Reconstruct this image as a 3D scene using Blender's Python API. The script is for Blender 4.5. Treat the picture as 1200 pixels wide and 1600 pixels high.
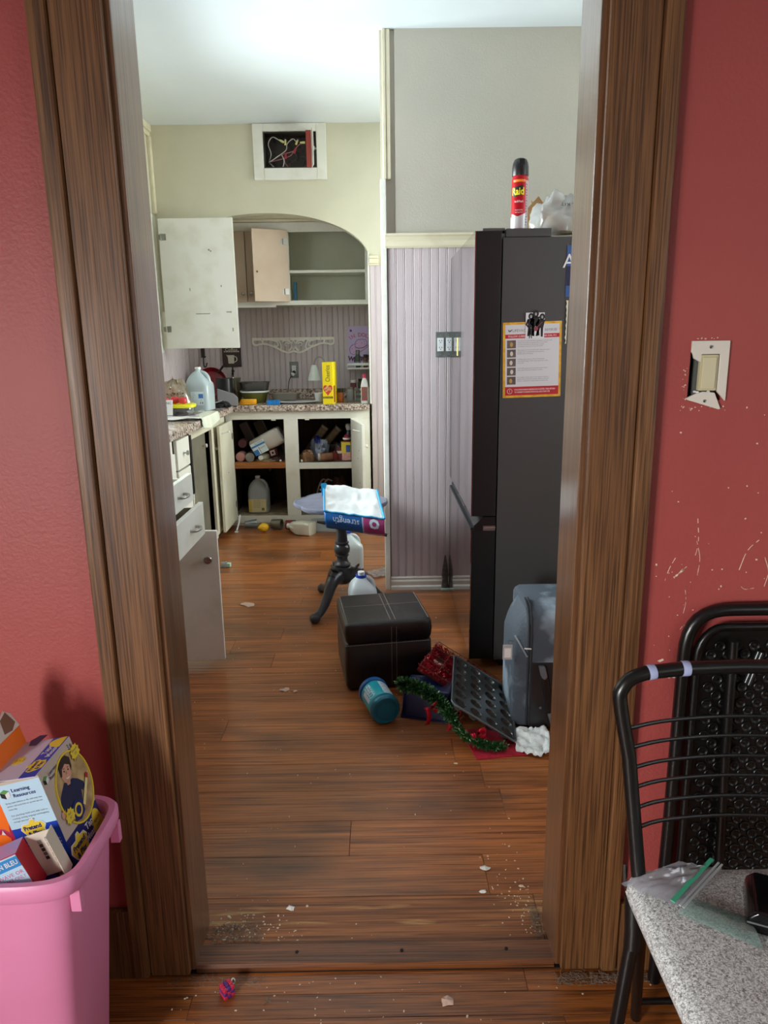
import bpy, bmesh, math, random
from mathutils import Matrix, Vector, noise as mnoise
for o in list(bpy.data.objects): bpy.data.objects.remove(o)
scene = bpy.context.scene
COL = scene.collection
rnd = random.Random(11)
rad = math.radians

# ------------------------------------------------------------------ camera
def set_camera():
    p, ro, ya = rad(13.4), rad(0.8), rad(0.15)
    f = Vector((math.sin(ya)*math.cos(p), math.cos(ya)*math.cos(p), -math.sin(p)))
    r0 = Vector((math.cos(ya), -math.sin(ya), 0)); u0 = r0.cross(f)
    r = r0*math.cos(ro) - u0*math.sin(ro); u = u0*math.cos(ro) + r0*math.sin(ro)
    cd = bpy.data.cameras.new('camera'); cd.sensor_fit = 'VERTICAL'; cd.sensor_height = 36
    cd.lens = 1120/1600*36; cd.clip_start = .02; cd.clip_end = 100
    co = bpy.data.objects.new('camera', cd); COL.objects.link(co)
    M = Matrix((r, u, -f)).transposed().to_4x4(); M.translation = (0, 0, 1.37)
    co.matrix_world = M; scene.camera = co
set_camera()

# ------------------------------------------------------------------ world, lights, exposure
def set_world():
    w = bpy.data.worlds.new('sky'); scene.world = w; w.use_nodes = True
    bg = w.node_tree.nodes['Background']; bg.inputs[0].default_value = (.72, .82, 1, 1); bg.inputs[1].default_value = 2.0
set_world()
def area(name, loc, direction, sx, sy, power, color=(1, 1, 1), spread=180):
    ld = bpy.data.lights.new(name, 'AREA'); ld.shape = 'RECTANGLE'; ld.size = sx; ld.size_y = sy
    ld.energy = power; ld.color = color; ld.spread = rad(spread)
    o = bpy.data.objects.new(name, ld); COL.objects.link(o); o.location = loc
    o.rotation_euler = Vector(direction).to_track_quat('-Z', 'Y').to_euler(); return o
# daylight through the kitchen window on the left, the back hall window on the right, and the front room's windows
area('kitchen_window_light', (-1.80, 3.55, 1.75), (1, .15, -.18), 1.7, 1.15, 235, (.94, .98, 1))
area('kitchen_right_fill', (1.45, 2.15, 1.75), (-1, .5, .15), 1.0, 1.1, 14, (.97, .98, 1))  # added fill from the unseen right side, brightening the back of the kitchen
area('back_hall_window_light', (1.75, 4.65, 1.55), (-1, 0, -.5), 1.0, 1.2, 95, (1, .95, .86))
area('front_window_light', (-2.0, -1.05, 1.05), (.6, .8, -.34), .8, .9, 60, (1, .98, .95), 105)
area('front_side_window_light', (2.35, -.6, 1.5), (-1, .45, -.1), 1.3, 1.2, 17, (.95, .98, 1))
scene.view_settings.view_transform = 'Standard'; scene.view_settings.look = 'None'
scene.view_settings.gamma = 1; scene.view_settings.use_curve_mapping = False
scene.view_settings.exposure = 0.0

# ------------------------------------------------------------------ materials
def lin(c):
    c = c/255.0
    return c/12.92 if c <= .04045 else ((c+.055)/1.055)**2.4
def S3(c): return (lin(c[0]), lin(c[1]), lin(c[2]), 1)
MATS = {}
def mat(name, c, rough=.5, metal=0, var=.0, vscale=8, bump=0, bscale=60, trans=0, alpha=1, c2=None, spec=.5, stretch=(1, 1, 1), coat=0, ramp=(.35, .65), rand=0, emit=0, detail=4):
    if name in MATS: return MATS[name]
    m = bpy.data.materials.new(name); m.use_nodes = True; nt = m.node_tree; N = nt.nodes; L = nt.links
    b = N['Principled BSDF']; b.inputs['Roughness'].default_value = rough; b.inputs['Metallic'].default_value = metal
    b.inputs['Specular IOR Level'].default_value = spec; b.inputs['Transmission Weight'].default_value = trans
    b.inputs['Alpha'].default_value = alpha; b.inputs['Coat Weight'].default_value = coat; b.inputs['Coat Roughness'].default_value = .1
    b.inputs['Base Color'].default_value = S3(c)
    if c2 is None and var: c2 = tuple(max(0, x*(1-var)) for x in c)
    tc = N.new('ShaderNodeTexCoord'); mp = N.new('ShaderNodeMapping'); mp.inputs['Scale'].default_value = stretch
    L.new(tc.outputs['Object'], mp.inputs[0]); vec = mp.outputs[0]
    if rand:
        oi = N.new('ShaderNodeObjectInfo'); ad = N.new('ShaderNodeVectorMath'); ad.operation = 'MULTIPLY_ADD'
        L.new(oi.outputs['Random'], ad.inputs[0]); ad.inputs[1].default_value = (37, 53, 71); L.new(mp.outputs[0], ad.inputs[2]); vec = ad.outputs[0]
    if c2 is not None:
        nz = N.new('ShaderNodeTexNoise'); nz.inputs['Scale'].default_value = vscale; nz.inputs['Detail'].default_value = detail
        L.new(vec, nz.inputs['Vector']); cr = N.new('ShaderNodeValToRGB')
        cr.color_ramp.elements[0].position = ramp[0]; cr.color_ramp.elements[1].position = ramp[1]
        cr.color_ramp.elements[0].color = S3(c2); cr.color_ramp.elements[1].color = S3(c)
        L.new(nz.outputs['Fac'], cr.inputs[0]); out = cr.outputs[0]
        if rand:
            hs = N.new('ShaderNodeHueSaturation'); ma = N.new('ShaderNodeMapRange'); ma.inputs[3].default_value = 1-rand; ma.inputs[4].default_value = 1+rand
            L.new(oi.outputs['Random'], ma.inputs[0]); L.new(ma.outputs[0], hs.inputs['Value']); L.new(out, hs.inputs['Color']); out = hs.outputs[0]
        L.new(out, b.inputs['Base Color'])
    if bump:
        n2 = N.new('ShaderNodeTexNoise'); n2.inputs['Scale'].default_value = bscale; n2.inputs['Detail'].default_value = 3; L.new(vec, n2.inputs['Vector'])
        bp = N.new('ShaderNodeBump'); bp.inputs['Strength'].default_value = bump; bp.inputs['Distance'].default_value = .01
        L.new(n2.outputs['Fac'], bp.inputs['Height']); L.new(bp.outputs[0], b.inputs['Normal'])
    MATS[name] = m; return m

def wood(name, light, dark, grain_axis='Z', rough=.35, scale=1.0, rand=.12, coat=.15, patch=None, fine=1.0, pore=.62):
    """long grained wood: broad figure, fine pores, slow tone changes and bump along the grain"""
    if name in MATS: return MATS[name]
    m = bpy.data.materials.new(name); m.use_nodes = True; nt = m.node_tree; N = nt.nodes; L = nt.links; b = N['Principled BSDF']
    tc = N.new('ShaderNodeTexCoord'); oi = N.new('ShaderNodeObjectInfo')
    ad = N.new('ShaderNodeVectorMath'); ad.operation = 'MULTIPLY_ADD'; ad.inputs[1].default_value = (13, 17, 19)
    L.new(oi.outputs['Random'], ad.inputs[0]); L.new(tc.outputs['Object'], ad.inputs[2])
    def noise(sc, along, detail=5, rough_=.6, dist=0.0):
        mp = N.new('ShaderNodeMapping'); s = [sc*scale]*3; s['XYZ'.index(grain_axis)] = along*scale; mp.inputs['Scale'].default_value = s
        L.new(ad.outputs[0], mp.inputs[0]); n = N.new('ShaderNodeTexNoise'); n.inputs['Scale'].default_value = 1; n.inputs['Detail'].default_value = detail
        n.inputs['Roughness'].default_value = rough_; n.inputs['Distortion'].default_value = dist; L.new(mp.outputs[0], n.inputs['Vector']); return n.outputs['Fac']
    a = noise(58, 1.5, 5, .65, .3); f = noise(330*fine, 5, 2); s = noise(6, .8, 3)
    def mathn(op, x, y):
        k = N.new('ShaderNodeMath'); k.operation = op
        for i, q in enumerate((x, y)):
            if isinstance(q, (int, float)): k.inputs[i].default_value = q
            else: L.new(q, k.inputs[i])
        return k.outputs[0]
    t = mathn('ADD', mathn('MULTIPLY', a, .5), mathn('ADD', mathn('MULTIPLY', f, .45), mathn('MULTIPLY', s, .25)))
    cr = N.new('ShaderNodeValToRGB'); cr.color_ramp.elements[0].position = .44; cr.color_ramp.elements[1].position = .74
    cr.color_ramp.elements[0].color = S3(dark); cr.color_ramp.elements[1].color = S3(light); L.new(t, cr.inputs[0]); col = cr.outputs[0]
    hs = N.new('ShaderNodeHueSaturation'); mr = N.new('ShaderNodeMapRange'); mr.inputs[3].default_value = 1-rand; mr.inputs[4].default_value = 1+rand
    L.new(oi.outputs['Random'], mr.inputs[0]); L.new(mr.outputs[0], hs.inputs['Value']); L.new(col, hs.inputs['Color']); col = hs.outputs[0]
    if patch:      # worn stain: (colour, scale, low, high) in room coordinates
        geo = N.new('ShaderNodeNewGeometry'); pn = N.new('ShaderNodeTexNoise'); pn.inputs['Scale'].default_value = patch[1]; pn.inputs['Detail'].default_value = 5
        pm = N.new('ShaderNodeMapping'); pm.inputs['Scale'].default_value = patch[4] if len(patch) > 4 else (1, 2.4, 1); L.new(geo.outputs['Position'], pm.inputs[0]); L.new(pm.outputs[0], pn.inputs['Vector'])
        pr = N.new('ShaderNodeMapRange'); pr.inputs[1].default_value = patch[2]; pr.inputs[2].default_value = patch[3]; L.new(pn.outputs['Fac'], pr.inputs[0])
        mx = N.new('ShaderNodeMix'); mx.data_type = 'RGBA'; L.new(pr.outputs[0], mx.inputs[0]); L.new(col, mx.inputs[6]); mx.inputs[7].default_value = S3(patch[0]); col = mx.outputs[2]
    fm_ = N.new('ShaderNodeMapRange'); fm_.inputs[1].default_value = .36; fm_.inputs[2].default_value = .52; fm_.inputs[3].default_value = pore; fm_.inputs[4].default_value = 1; L.new(f, fm_.inputs[0])
    h2 = N.new('ShaderNodeHueSaturation'); L.new(fm_.outputs[0], h2.inputs['Value']); L.new(col, h2.inputs['Color']); col = h2.outputs[0]
    L.new(col, b.inputs['Base Color']); b.inputs['Coat Weight'].default_value = coat; b.inputs['Coat Roughness'].default_value = .2
    rr = N.new('ShaderNodeMapRange'); rr.inputs[3].default_value = rough-.08; rr.inputs[4].default_value = rough+.14; L.new(s, rr.inputs[0]); L.new(rr.outputs[0], b.inputs['Roughness'])
    bp = N.new('ShaderNodeBump'); bp.inputs['Strength'].default_value = .25; bp.inputs['Distance'].default_value = .004; L.new(f, bp.inputs['Height']); L.new(bp.outputs[0], b.inputs['Normal'])
    MATS[name] = m; return m

def speckle(name, cols, scale=120, rough=.3, bump=0):
    """granite-like or speckled vinyl: voronoi cells with random tones"""
    m = bpy.data.materials.new(name); m.use_nodes = True; nt = m.node_tree; N = nt.nodes; L = nt.links; b = N['Principled BSDF']
    tc = N.new('ShaderNodeTexCoord'); v = N.new('ShaderNodeTexVoronoi'); v.inputs['Scale'].default_value = scale; L.new(tc.outputs['Object'], v.inputs['Vector'])
    nz = N.new('ShaderNodeTexNoise'); nz.inputs['Scale'].default_value = scale*.35; nz.inputs['Detail'].default_value = 3; L.new(tc.outputs['Object'], nz.inputs['Vector'])
    sx = N.new('ShaderNodeSeparateColor'); L.new(v.outputs['Color'], sx.inputs[0])
    ma = N.new('ShaderNodeMath'); ma.operation = 'MULTIPLY_ADD'; L.new(sx.outputs[0], ma.inputs[0]); ma.inputs[1].default_value = .55; L.new(nz.outputs['Fac'], ma.inputs[2])
    mr = N.new('ShaderNodeMapRange'); mr.inputs[1].default_value = .3; mr.inputs[2].default_value = 1.25; L.new(ma.outputs[0], mr.inputs[0])
    cr = N.new('ShaderNodeValToRGB'); e = cr.color_ramp.elements
    while len(e) < len(cols): e.new(.5)
    for i, c in enumerate(cols): e[i].position = i/(len(cols)-1); e[i].color = S3(c)
    L.new(mr.outputs[0], cr.inputs[0]); L.new(cr.outputs[0], b.inputs['Base Color']); b.inputs['Roughness'].default_value = rough
    if bump:
        bp = N.new('ShaderNodeBump'); bp.inputs['Strength'].default_value = bump; bp.inputs['Distance'].default_value = .003; L.new(ma.outputs[0], bp.inputs['Height']); L.new(bp.outputs[0], b.inputs['Normal'])
    MATS[name] = m; return m

def thin_clear(name, tint=(235, 240, 245), fac=.18, rough=.12, white=0.0):
    """thin clear plastic or glass: mostly see-through with gloss and a little haze"""
    m = bpy.data.materials.new(name); m.use_nodes = True; nt = m.node_tree; N = nt.nodes; L = nt.links
    out = N['Material Output']; N.remove(N['Principled BSDF'])
    tr = N.new('ShaderNodeBsdfTransparent'); tr.inputs[0].default_value = S3(tint)
    gl = N.new('ShaderNodeBsdfGlossy'); gl.inputs['Roughness'].default_value = rough
    mx = N.new('ShaderNodeMixShader'); fr = N.new('ShaderNodeFresnel'); fr.inputs[0].default_value = 1.45
    ad = N.new('ShaderNodeMath'); ad.operation = 'ADD'; ad.use_clamp = True; ad.inputs[1].default_value = fac*.4; L.new(fr.outputs[0], ad.inputs[0])
    L.new(ad.outputs[0], mx.inputs[0]); L.new(tr.outputs[0], mx.inputs[1]); L.new(gl.outputs[0], mx.inputs[2]); last = mx.outputs[0]
    if white:
        df = N.new('ShaderNodeBsdfDiffuse'); df.inputs[0].default_value = S3(tint); tl = N.new('ShaderNodeBsdfTranslucent'); tl.inputs[0].default_value = S3(tint)
        a2 = N.new('ShaderNodeMixShader'); a2.inputs[0].default_value = .5; L.new(df.outputs[0], a2.inputs[1]); L.new(tl.outputs[0], a2.inputs[2])
        m2 = N.new('ShaderNodeMixShader'); m2.inputs[0].default_value = white; L.new(last, m2.inputs[1]); L.new(a2.outputs[0], m2.inputs[2]); last = m2.outputs[0]
    L.new(last, out.inputs[0]); MATS[name] = m; return m

# ------------------------------------------------------------------ mesh helpers
def T(x, y, z): return Matrix.Translation((x, y, z))
def RX(a): return Matrix.Rotation(rad(a), 4, 'X')
def RY(a): return Matrix.Rotation(rad(a), 4, 'Y')
def RZ(a): return Matrix.Rotation(rad(a), 4, 'Z')
def frame(o, x, y, z):
    M = Matrix((Vector(x).normalized(), Vector(y).normalized(), Vector(z).normalized())).transposed().to_4x4(); M.translation = o; return M
FRONT = Matrix(((1, 0, 0, 0), (0, 0, -1, 0), (0, 1, 0, 0), (0, 0, 0, 1)))     # xy drawing stood up, facing -Y
RIGHT = Matrix(((0, 0, 1, 0), (1, 0, 0, 0), (0, 1, 0, 0), (0, 0, 0, 1)))      # xy drawing stood up, facing +X

class MB:
    def __init__(s): s.v = []; s.f = []; s.m = []
    def add(s, vs, fs, mi=0, M=None):
        b = len(s.v)
        for p in vs:
            p = Vector(p); s.v.append(M @ p if M is not None else p)
        for f in fs: s.f.append([b+i for i in f]); s.m.append(mi)
        return s
    def box(s, x0, x1, y0, y1, z0, z1, mi=0, M=None):
        vs = [(x, y, z) for z in (z0, z1) for y in (y0, y1) for x in (x0, x1)]
        return s.add(vs, [(0, 2, 3, 1), (4, 5, 7, 6), (0, 1, 5, 4), (2, 6, 7, 3), (0, 4, 6, 2), (1, 3, 7, 5)], mi, M)
    def prism(s, pts, z0, z1, mi=0, M=None):
        n = len(pts); vs = [(p[0], p[1], z0) for p in pts]+[(p[0], p[1], z1) for p in pts]
        return s.add(vs, [list(range(n-1, -1, -1)), list(range(n, 2*n))]+[(i, (i+1) % n, n+(i+1) % n, n+i) for i in range(n)], mi, M)
    def rect(s, x0, x1, y0, y1, z, mi=0, M=None, t=.0003): return s.box(x0, x1, y0, y1, z, z+t, mi, M)
    def disc(s, cx, cy, rx, ry, z, mi=0, M=None, n=20, t=.0003, a0=0, a1=360):
        pts = [(cx+rx*math.cos(rad(a0+(a1-a0)*i/(n if a1-a0 == 360 else n-1))), cy+ry*math.sin(rad(a0+(a1-a0)*i/(n if a1-a0 == 360 else n-1)))) for i in range(n)]
        return s.prism(pts, z, z+t, mi, M)
    def lathe(s, prof, n=20, mi=0, M=None, cap=True, sx=1, sy=1):
        vs = []; fs = []
        for r, z in prof:
            for i in range(n):
                a = 2*math.pi*i/n; vs.append((r*sx*math.cos(a), r*sy*math.sin(a), z))
        for j in range(len(prof)-1):
            for i in range(n): fs.append((j*n+i, j*n+(i+1) % n, (j+1)*n+(i+1) % n, (j+1)*n+i))
        if cap:
            fs.append(list(range(n-1, -1, -1))); k = (len(prof)-1)*n; fs.append([k+i for i in range(n)])
        return s.add(vs, fs, mi, M)
    def tube(s, pts, r, n=8, mi=0, M=None, closed=False):
        P = [Vector(p) for p in pts]; k = len(P); vs = []; fs = []; up = None
        for i, p in enumerate(P):
            a = P[i-1] if (i > 0 or closed) else P[i]; b = P[(i+1) % k] if (i < k-1 or closed) else P[i]
            d = (b-a).normalized() if (b-a).length > 1e-9 else Vector((0, 0, 1))
            if up is None: up = d.orthogonal().normalized()
            up = (up-d*up.dot(d)); up = up.normalized() if up.length > 1e-6 else d.orthogonal().normalized()
            w = d.cross(up); rr = r[i] if isinstance(r, (list, tuple)) else r
            for j in range(n):
                q = 2*math.pi*j/n; vs.append(p+(up*math.cos(q)+w*math.sin(q))*rr)
        for i in range(k if closed else k-1):
            for j in range(n): fs.append((i*n+j, i*n+(j+1) % n, ((i+1) % k)*n+(j+1) % n, ((i+1) % k)*n+j))
        if not closed: fs.append(list(range(n-1, -1, -1))); fs.append([(k-1)*n+j for j in range(n)])
        return s.add(vs, fs, mi, M)
    def grid(s, fn, nu, nv, mi=0, M=None):
        vs = [fn(i/nu, j/nv) for j in range(nv+1) for i in range(nu+1)]
        return s.add(vs, [(j*(nu+1)+i, j*(nu+1)+i+1, (j+1)*(nu+1)+i+1, (j+1)*(nu+1)+i) for j in range(nv) for i in range(nu)], mi, M)
    def loft(s, rings, mi=0, M=None, cap=True):
        n = len(rings[0]); vs = [p for r in rings for p in r]; fs = []
        for j in range(len(rings)-1):
            for i in range(n): fs.append((j*n+i, j*n+(i+1) % n, (j+1)*n+(i+1) % n, (j+1)*n+i))
        if cap: fs.append(list(range(n-1, -1, -1))); fs.append([(len(rings)-1)*n+i for i in range(n)])
        return s.add(vs, fs, mi, M)
    def text(s, txt, x, y, h, z=.0005, mi=0, M=None, w=None, bold=0.0, align='CENTER', rot=0, t=.0003, shear=0):
        """lettering of cap height h centred on (x, y) of the drawing plane, squeezed to width w if given"""
        c = bpy.data.curves.new('t', 'FONT'); c.body = txt; c.size = 1; c.align_x = align; c.resolution_u = 2; c.offset = bold; c.shear = shear
        o = bpy.data.objects.new('t', c); COL.objects.link(o); dg = bpy.context.evaluated_depsgraph_get(); me = bpy.data.meshes.new_from_object(o.evaluated_get(dg))
        vs = [v.co.copy() for v in me.vertices]; fs = [list(p.vertices) for p in me.polygons]
        bpy.data.objects.remove(o); bpy.data.curves.remove(c); bpy.data.meshes.remove(me)
        if not vs: return s
        x0 = min(v.x for v in vs); x1 = max(v.x for v in vs); sc = h/.7; sxx = (w/(x1-x0)) if w else sc
        R = Matrix.Rotation(rad(rot), 4, 'Z'); base = T(x, y, z) @ R
        cx = (x0+x1)/2 if align == 'CENTER' else x0
        pts = [base @ Vector(((v.x-cx)*sxx, (v.y-.35)*sc, 0)) for v in vs]
        return s.add(pts, fs, mi, M)
    def xform(s, M): s.v = [M @ p for p in s.v]; return s
    def build(s, name, mats, parent=None, smooth=None, bevel=0, segs=2, bang=30, solid=0, subsurf=0, weld=False):
        me = bpy.data.meshes.new(name); me.from_pydata([tuple(p) for p in s.v], [], s.f)
        if not isinstance(mats, (list, tuple)): mats = [mats]
        for m in mats: me.materials.append(m)
        for p, i in zip(me.polygons, s.m): p.material_index = i
        bm = bmesh.new(); bm.from_mesh(me)
        if weld: bmesh.ops.remove_doubles(bm, verts=bm.verts, dist=1e-5)
        bmesh.ops.recalc_face_normals(bm, faces=bm.faces)
        if bevel:
            ed = [e for e in bm.edges if len(e.link_faces) == 2 and e.calc_face_angle(0) > rad(bang)]
            bmesh.ops.bevel(bm, geom=ed, offset=bevel, segments=segs, profile=.5, affect='EDGES', clamp_overlap=True)
        bm.to_mesh(me); bm.free()
        if smooth or bevel:
            for p in me.polygons: p.use_smooth = True
            me.set_sharp_from_angle(angle=rad(smooth or 40))
        o = bpy.data.objects.new(name, me); COL.objects.link(o)
        if parent: o.parent = parent
        if bevel: q = o.modifiers.new("weighted_normals", "WEIGHTED_NORMAL"); q.keep_sharp = True
        if solid: q = o.modifiers.new('thickness', 'SOLIDIFY'); q.thickness = solid; q.offset = 0
        if subsurf: q = o.modifiers.new('smooth', 'SUBSURF'); q.levels = subsurf; q.render_levels = subsurf
        return o

def tag(o, label, cat, group=None, kind=None):
    o['label'] = label; o['category'] = cat
    if group: o['group'] = group
    if kind: o['kind'] = kind
    return o
def thing(name, label, cat, M=None, group=None):
    o = bpy.data.objects.new(name, None); COL.objects.link(o); o.empty_display_size = .05
    if M is not None: o.matrix_world = M
    return tag(o, label, cat, group)
def structure(o): o['kind'] = 'structure'; return o
def stuff(o): o['kind'] = 'stuff'; return o
def share(o, name, parent=None, M=None):
    c = o.copy(); c.name = name; COL.objects.link(c); c.parent = parent
    if M is not None: c.matrix_local = M
    return c
def copy_tree(o, M, label, parent=None):
    c = o.copy(); COL.objects.link(c)
    if parent: c.parent = parent
    else: c.matrix_world = M; c['label'] = label
    for ch in list(o.children): copy_tree(ch, None, None, c)
    return c
def ring(hx, hy, z, n=24, p=4.0, cx=0, cy=0):
    """rounded rectangle ring (superellipse)"""
    out = []
    for i in range(n):
        a = 2*math.pi*(i+.5)/n; c, s_ = math.cos(a), math.sin(a)
        out.append((cx+hx*math.copysign(abs(c)**(2/p), c), cy+hy*math.copysign(abs(s_)**(2/p), s_), z))
    return out
def rrect(x0, x1, y0, y1, r, n=5):
    pts = []
    for cx, cy, a in ((x1-r, y1-r, 0), (x0+r, y1-r, 90), (x0+r, y0+r, 180), (x1-r, y0+r, 270)):
        for i in range(n+1): q = rad(a+90*i/n); pts.append((cx+r*math.cos(q), cy+r*math.sin(q)))
    return pts
def bez(p0, p1, p2, p3, n=10):
    P = [Vector(p) for p in (p0, p1, p2, p3)]
    return [P[0]*(1-t)**3+P[1]*3*t*(1-t)**2+P[2]*3*t*t*(1-t)+P[3]*t**3 for t in [i/n for i in range(n+1)]]
def spline(pts, n=6):
    P = [Vector(p) for p in pts]; P = [P[0]*2-P[1]]+P+[P[-1]*2-P[-2]]; out = []
    for i in range(1, len(P)-2):
        for k in range(n):
            t = k/n; a, b, c, d = P[i-1:i+3]
            out.append(.5*((2*b)+(c-a)*t+(2*a-5*b+4*c-d)*t*t+(3*b-a-3*c+d)*t**3))
    return out+[P[-2]]
def nz(x, y, z=0, s=1): return mnoise.noise(Vector((x*s, y*s, z*s)))

# ================================================================== the setting
M_red = mat('red_wall_paint', (172, 78, 74), .5, c2=(165, 72, 69), vscale=3, bump=.12, bscale=140, ramp=(.3, .7))
M_cream = mat('cream_wall_paint', (216, 212, 188), .55, c2=(206, 203, 180), vscale=2.5, bump=.08, bscale=70)
M_grey = mat('grey_wall_paint', (190, 186, 173), .5, c2=(185, 182, 170), vscale=3, bump=.1, bscale=130)
M_ceil = mat('ceiling_paint', (224, 233, 236), .4, c2=(219, 228, 232), vscale=2, bump=.05, bscale=90)
M_trim = mat('white_trim_paint', (236, 236, 228), .35, c2=(222, 221, 210), vscale=14, bump=.05, bscale=50, ramp=(.25, .5))
M_ctrim = mat('cream_trim_paint', (226, 219, 192), .38, c2=(214, 206, 178), vscale=10, bump=.05, ramp=(.3, .5))
M_lilac = mat('lilac_board_paint', (204, 192, 195), .42, c2=(199, 187, 190), vscale=4, rand=.02)
M_oak = wood('oak_casing', (136, 93, 56), (86, 52, 28), 'Z', .45, 1.0, .05, .08, pore=.58)
M_jamb = wood('oak_jamb_varnished', (132, 88, 52), (84, 50, 28), 'Z', .4, 1.0, .03, 1.0, pore=.75)
M_floor = wood('plank_floor', (198, 120, 62), (104, 56, 27), 'X', .34, .75, .07, .3, patch=((86, 60, 42), 1.7, .52, .78), pore=.7)
M_worn = wood('plank_worn', (176, 108, 58), (90, 48, 24), 'X', .45, .75, .05, .1, patch=((190, 142, 88), 6, .58, .68, (.7, 7, 1)), pore=.7)
M_strip = wood('strip_floor', (168, 98, 42), (84, 42, 18), 'X', .36, .9, .14, .3)
M_thresh = wood('threshold_wood', (140, 84, 46), (70, 38, 20), 'X', .4, 1, .02, .2)
M_dark = mat('dark_gap', (14, 12, 11), .8)
M_oldwood = wood('brown_cabinet_inside', (92, 68, 48), (48, 33, 23), 'Z', .6, .8, .08, 0)
M_white = mat('white_cabinet_paint', (232, 232, 222), .38, c2=(220, 219, 204), vscale=7, bump=.05, bscale=40, ramp=(.28, .5))
M_ivory = mat('ivory_cabinet_paint', (222, 220, 200), .42, c2=(210, 206, 184), vscale=6, bump=.04, ramp=(.3, .55))
M_tan = mat('tan_cabinet_paint', (206, 186, 164), .42, c2=(196, 174, 150), vscale=5, ramp=(.3, .6))
M_sage = mat('sage_cabinet_inside', (206, 207, 186), .5, c2=(196, 197, 176), vscale=4)
M_steel = mat('brushed_steel', (176, 176, 172), .32, 1)
M_black = mat('black_plastic', (20, 20, 22), .35)
M_blackm = mat('black_matt', (16, 16, 17), .6)

# ---- floors: every plank its own part
fl = structure(MB().box(-1.7, 1.5, 1.33, 6.1, -.12, -.006).build('floor', M_dark))
pw = .1475; pm = {}
y = 1.398; row = 0
while y < 5.45:
    x = -1.62-rnd.random()*1.0
    while x < 1.3:
        L_ = 1.22; x0, x1 = max(x, -1.6), min(x+L_, 1.25)
        if x1-x0 > .05:
            ln = round(x1-x0, 3)
            b = MB().box(-ln/2+.0006, ln/2-.0006, 0, pw-.0012, -.006, 0); key = ln
            if key in pm: o = share(pm[key], 'plank', fl)
            else: o = b.build('plank', M_floor if y > 1.5 else M_worn, fl, bevel=.0008, segs=1); pm.update({key: o} if y > 1.5 else {})
            o.location = ((x0+x1)/2, y, 0)
        x += L_
    y += pw; row += 1
fl2 = structure(MB().box(-2.4, 2.4, -2.3, 1.332, -.12, -.018).build('floor', M_dark))
sw = .0572; first = None; y = 1.331-sw
while y > -.1:
    x = -1.6+rnd.random()*.8-.8
    for L_ in (1.3, 1.05, 1.4, 1.2):
        o = MB().box(.0004, L_-.0006, .0004, sw-.0006, -.018, -.008) if first is None else None
        if first is None: first = o.build('plank', M_strip, fl2, bevel=.0006, segs=1); q = first
        else: q = share(first, 'plank', fl2); q.scale = (L_/1.3, 1, 1)
        q.location = (x, y, 0); x += L_
    y -= sw
fl2b = MB().box(-2.4, 2.4, -2.3, y+sw, -.018, -.008).build('far_boards', M_strip, fl2)

# ---- ceilings and front room shell
structure(MB().box(-1.7, 1.3, 1.45, 6.1, 2.82, 2.92).build('ceiling', M_ceil))
structure(MB().box(-2.5, 2.5, -2.4, 1.45, 2.75, 2.85).build('ceiling', M_ceil))
def wall_hole(name, axis, pos, th, a0, a1, z0, z1, h, m):
    """wall slab on plane axis=pos (thickness th) from a0 to a1 with rectangular openings h = [(b0, b1, c0, c1)]"""
    mb = MB()
    def bx(p0, p1, q0, q1):
        if p1-p0 < 1e-4 or q1-q0 < 1e-4: return
        if axis == 'x': mb.box(pos, pos+th, p0, p1, q0, q1)
        else: mb.box(p0, p1, pos, pos+th, q0, q1)
    cur = a0
    for b0, b1, c0, c1 in sorted(h):
        bx(cur, b0, z0, z1); bx(b0, b1, z0, c0); bx(b0, b1, c1, z1); cur = b1
    bx(cur, a1, z0, z1)
    return structure(mb.build(name, m))
M_pane = thin_clear('window_glass', (246, 250, 250), .05, .02)
def window(name, axis, pos, a0, a1, z0, z1, m=None):
    """sash window: frame, meeting rail, muntin and panes"""
    m = m or M_trim; o = bpy.data.objects.new(name, None); COL.objects.link(o); structure(o)
    def pc(nm, p0, p1, q0, q1, d0, d1, mm):
        b = MB().box(pos+d0, pos+d1, p0, p1, q0, q1) if axis == 'x' else MB().box(p0, p1, pos+d0, pos+d1, q0, q1)
        return b.build(nm, mm, o)
    zm = (z0+z1)/2; am = (a0+a1)/2
    for nm, p in (('jamb', (a0, a0+.05, z0, z1)), ('jamb', (a1-.05, a1, z0, z1)), ('sill', (a0+.05, a1-.05, z0, z0+.05)), ('head', (a0+.05, a1-.05, z1-.05, z1)), ('meeting_rail', (a0+.05, a1-.05, zm-.025, zm+.025))):
        pc(nm, *p, -.03, .03, m)
    pc('muntin', am-.012, am+.012, z0+.05, zm-.025, -.012, .012, m); pc('muntin', am-.012, am+.012, zm+.025, z1-.05, -.012, .012, m)
    for p0, p1 in ((a0+.05, am-.012), (am+.012, a1-.05)):
        for q0, q1 in ((z0+.05, zm-.025), (zm+.025, z1-.05)): pc('pane', p0, p1, q0, q1, -.002, .002, M_pane)
wall_hole('wall_rear', 'y', -2.02, .12, -2.4, 2.4, -.02, 2.75, [(-2.3, -1.2, .5, 1.95)], M_cream)
window('window_1', 'y', -1.96, -2.3, -1.2, .5, 1.95)
wall_hole('wall_front_room_right', 'x', 2.2, .12, -2.02, 1.34, -.02, 2.75, [(-1.3, .1, .8, 2.1)], M_cream)
window('window_2', 'x', 2.26, -1.3, .1, .8, 2.1)
wall_hole('wall_front_room_left', 'x', -1.95, .1, -2.02, 1.34, -.02, 2.75, [(-1.55, -.5, .5, 1.5)], M_cream)
window('window_6', 'x', -1.90, -1.55, -.5, .5, 1.5)

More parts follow.
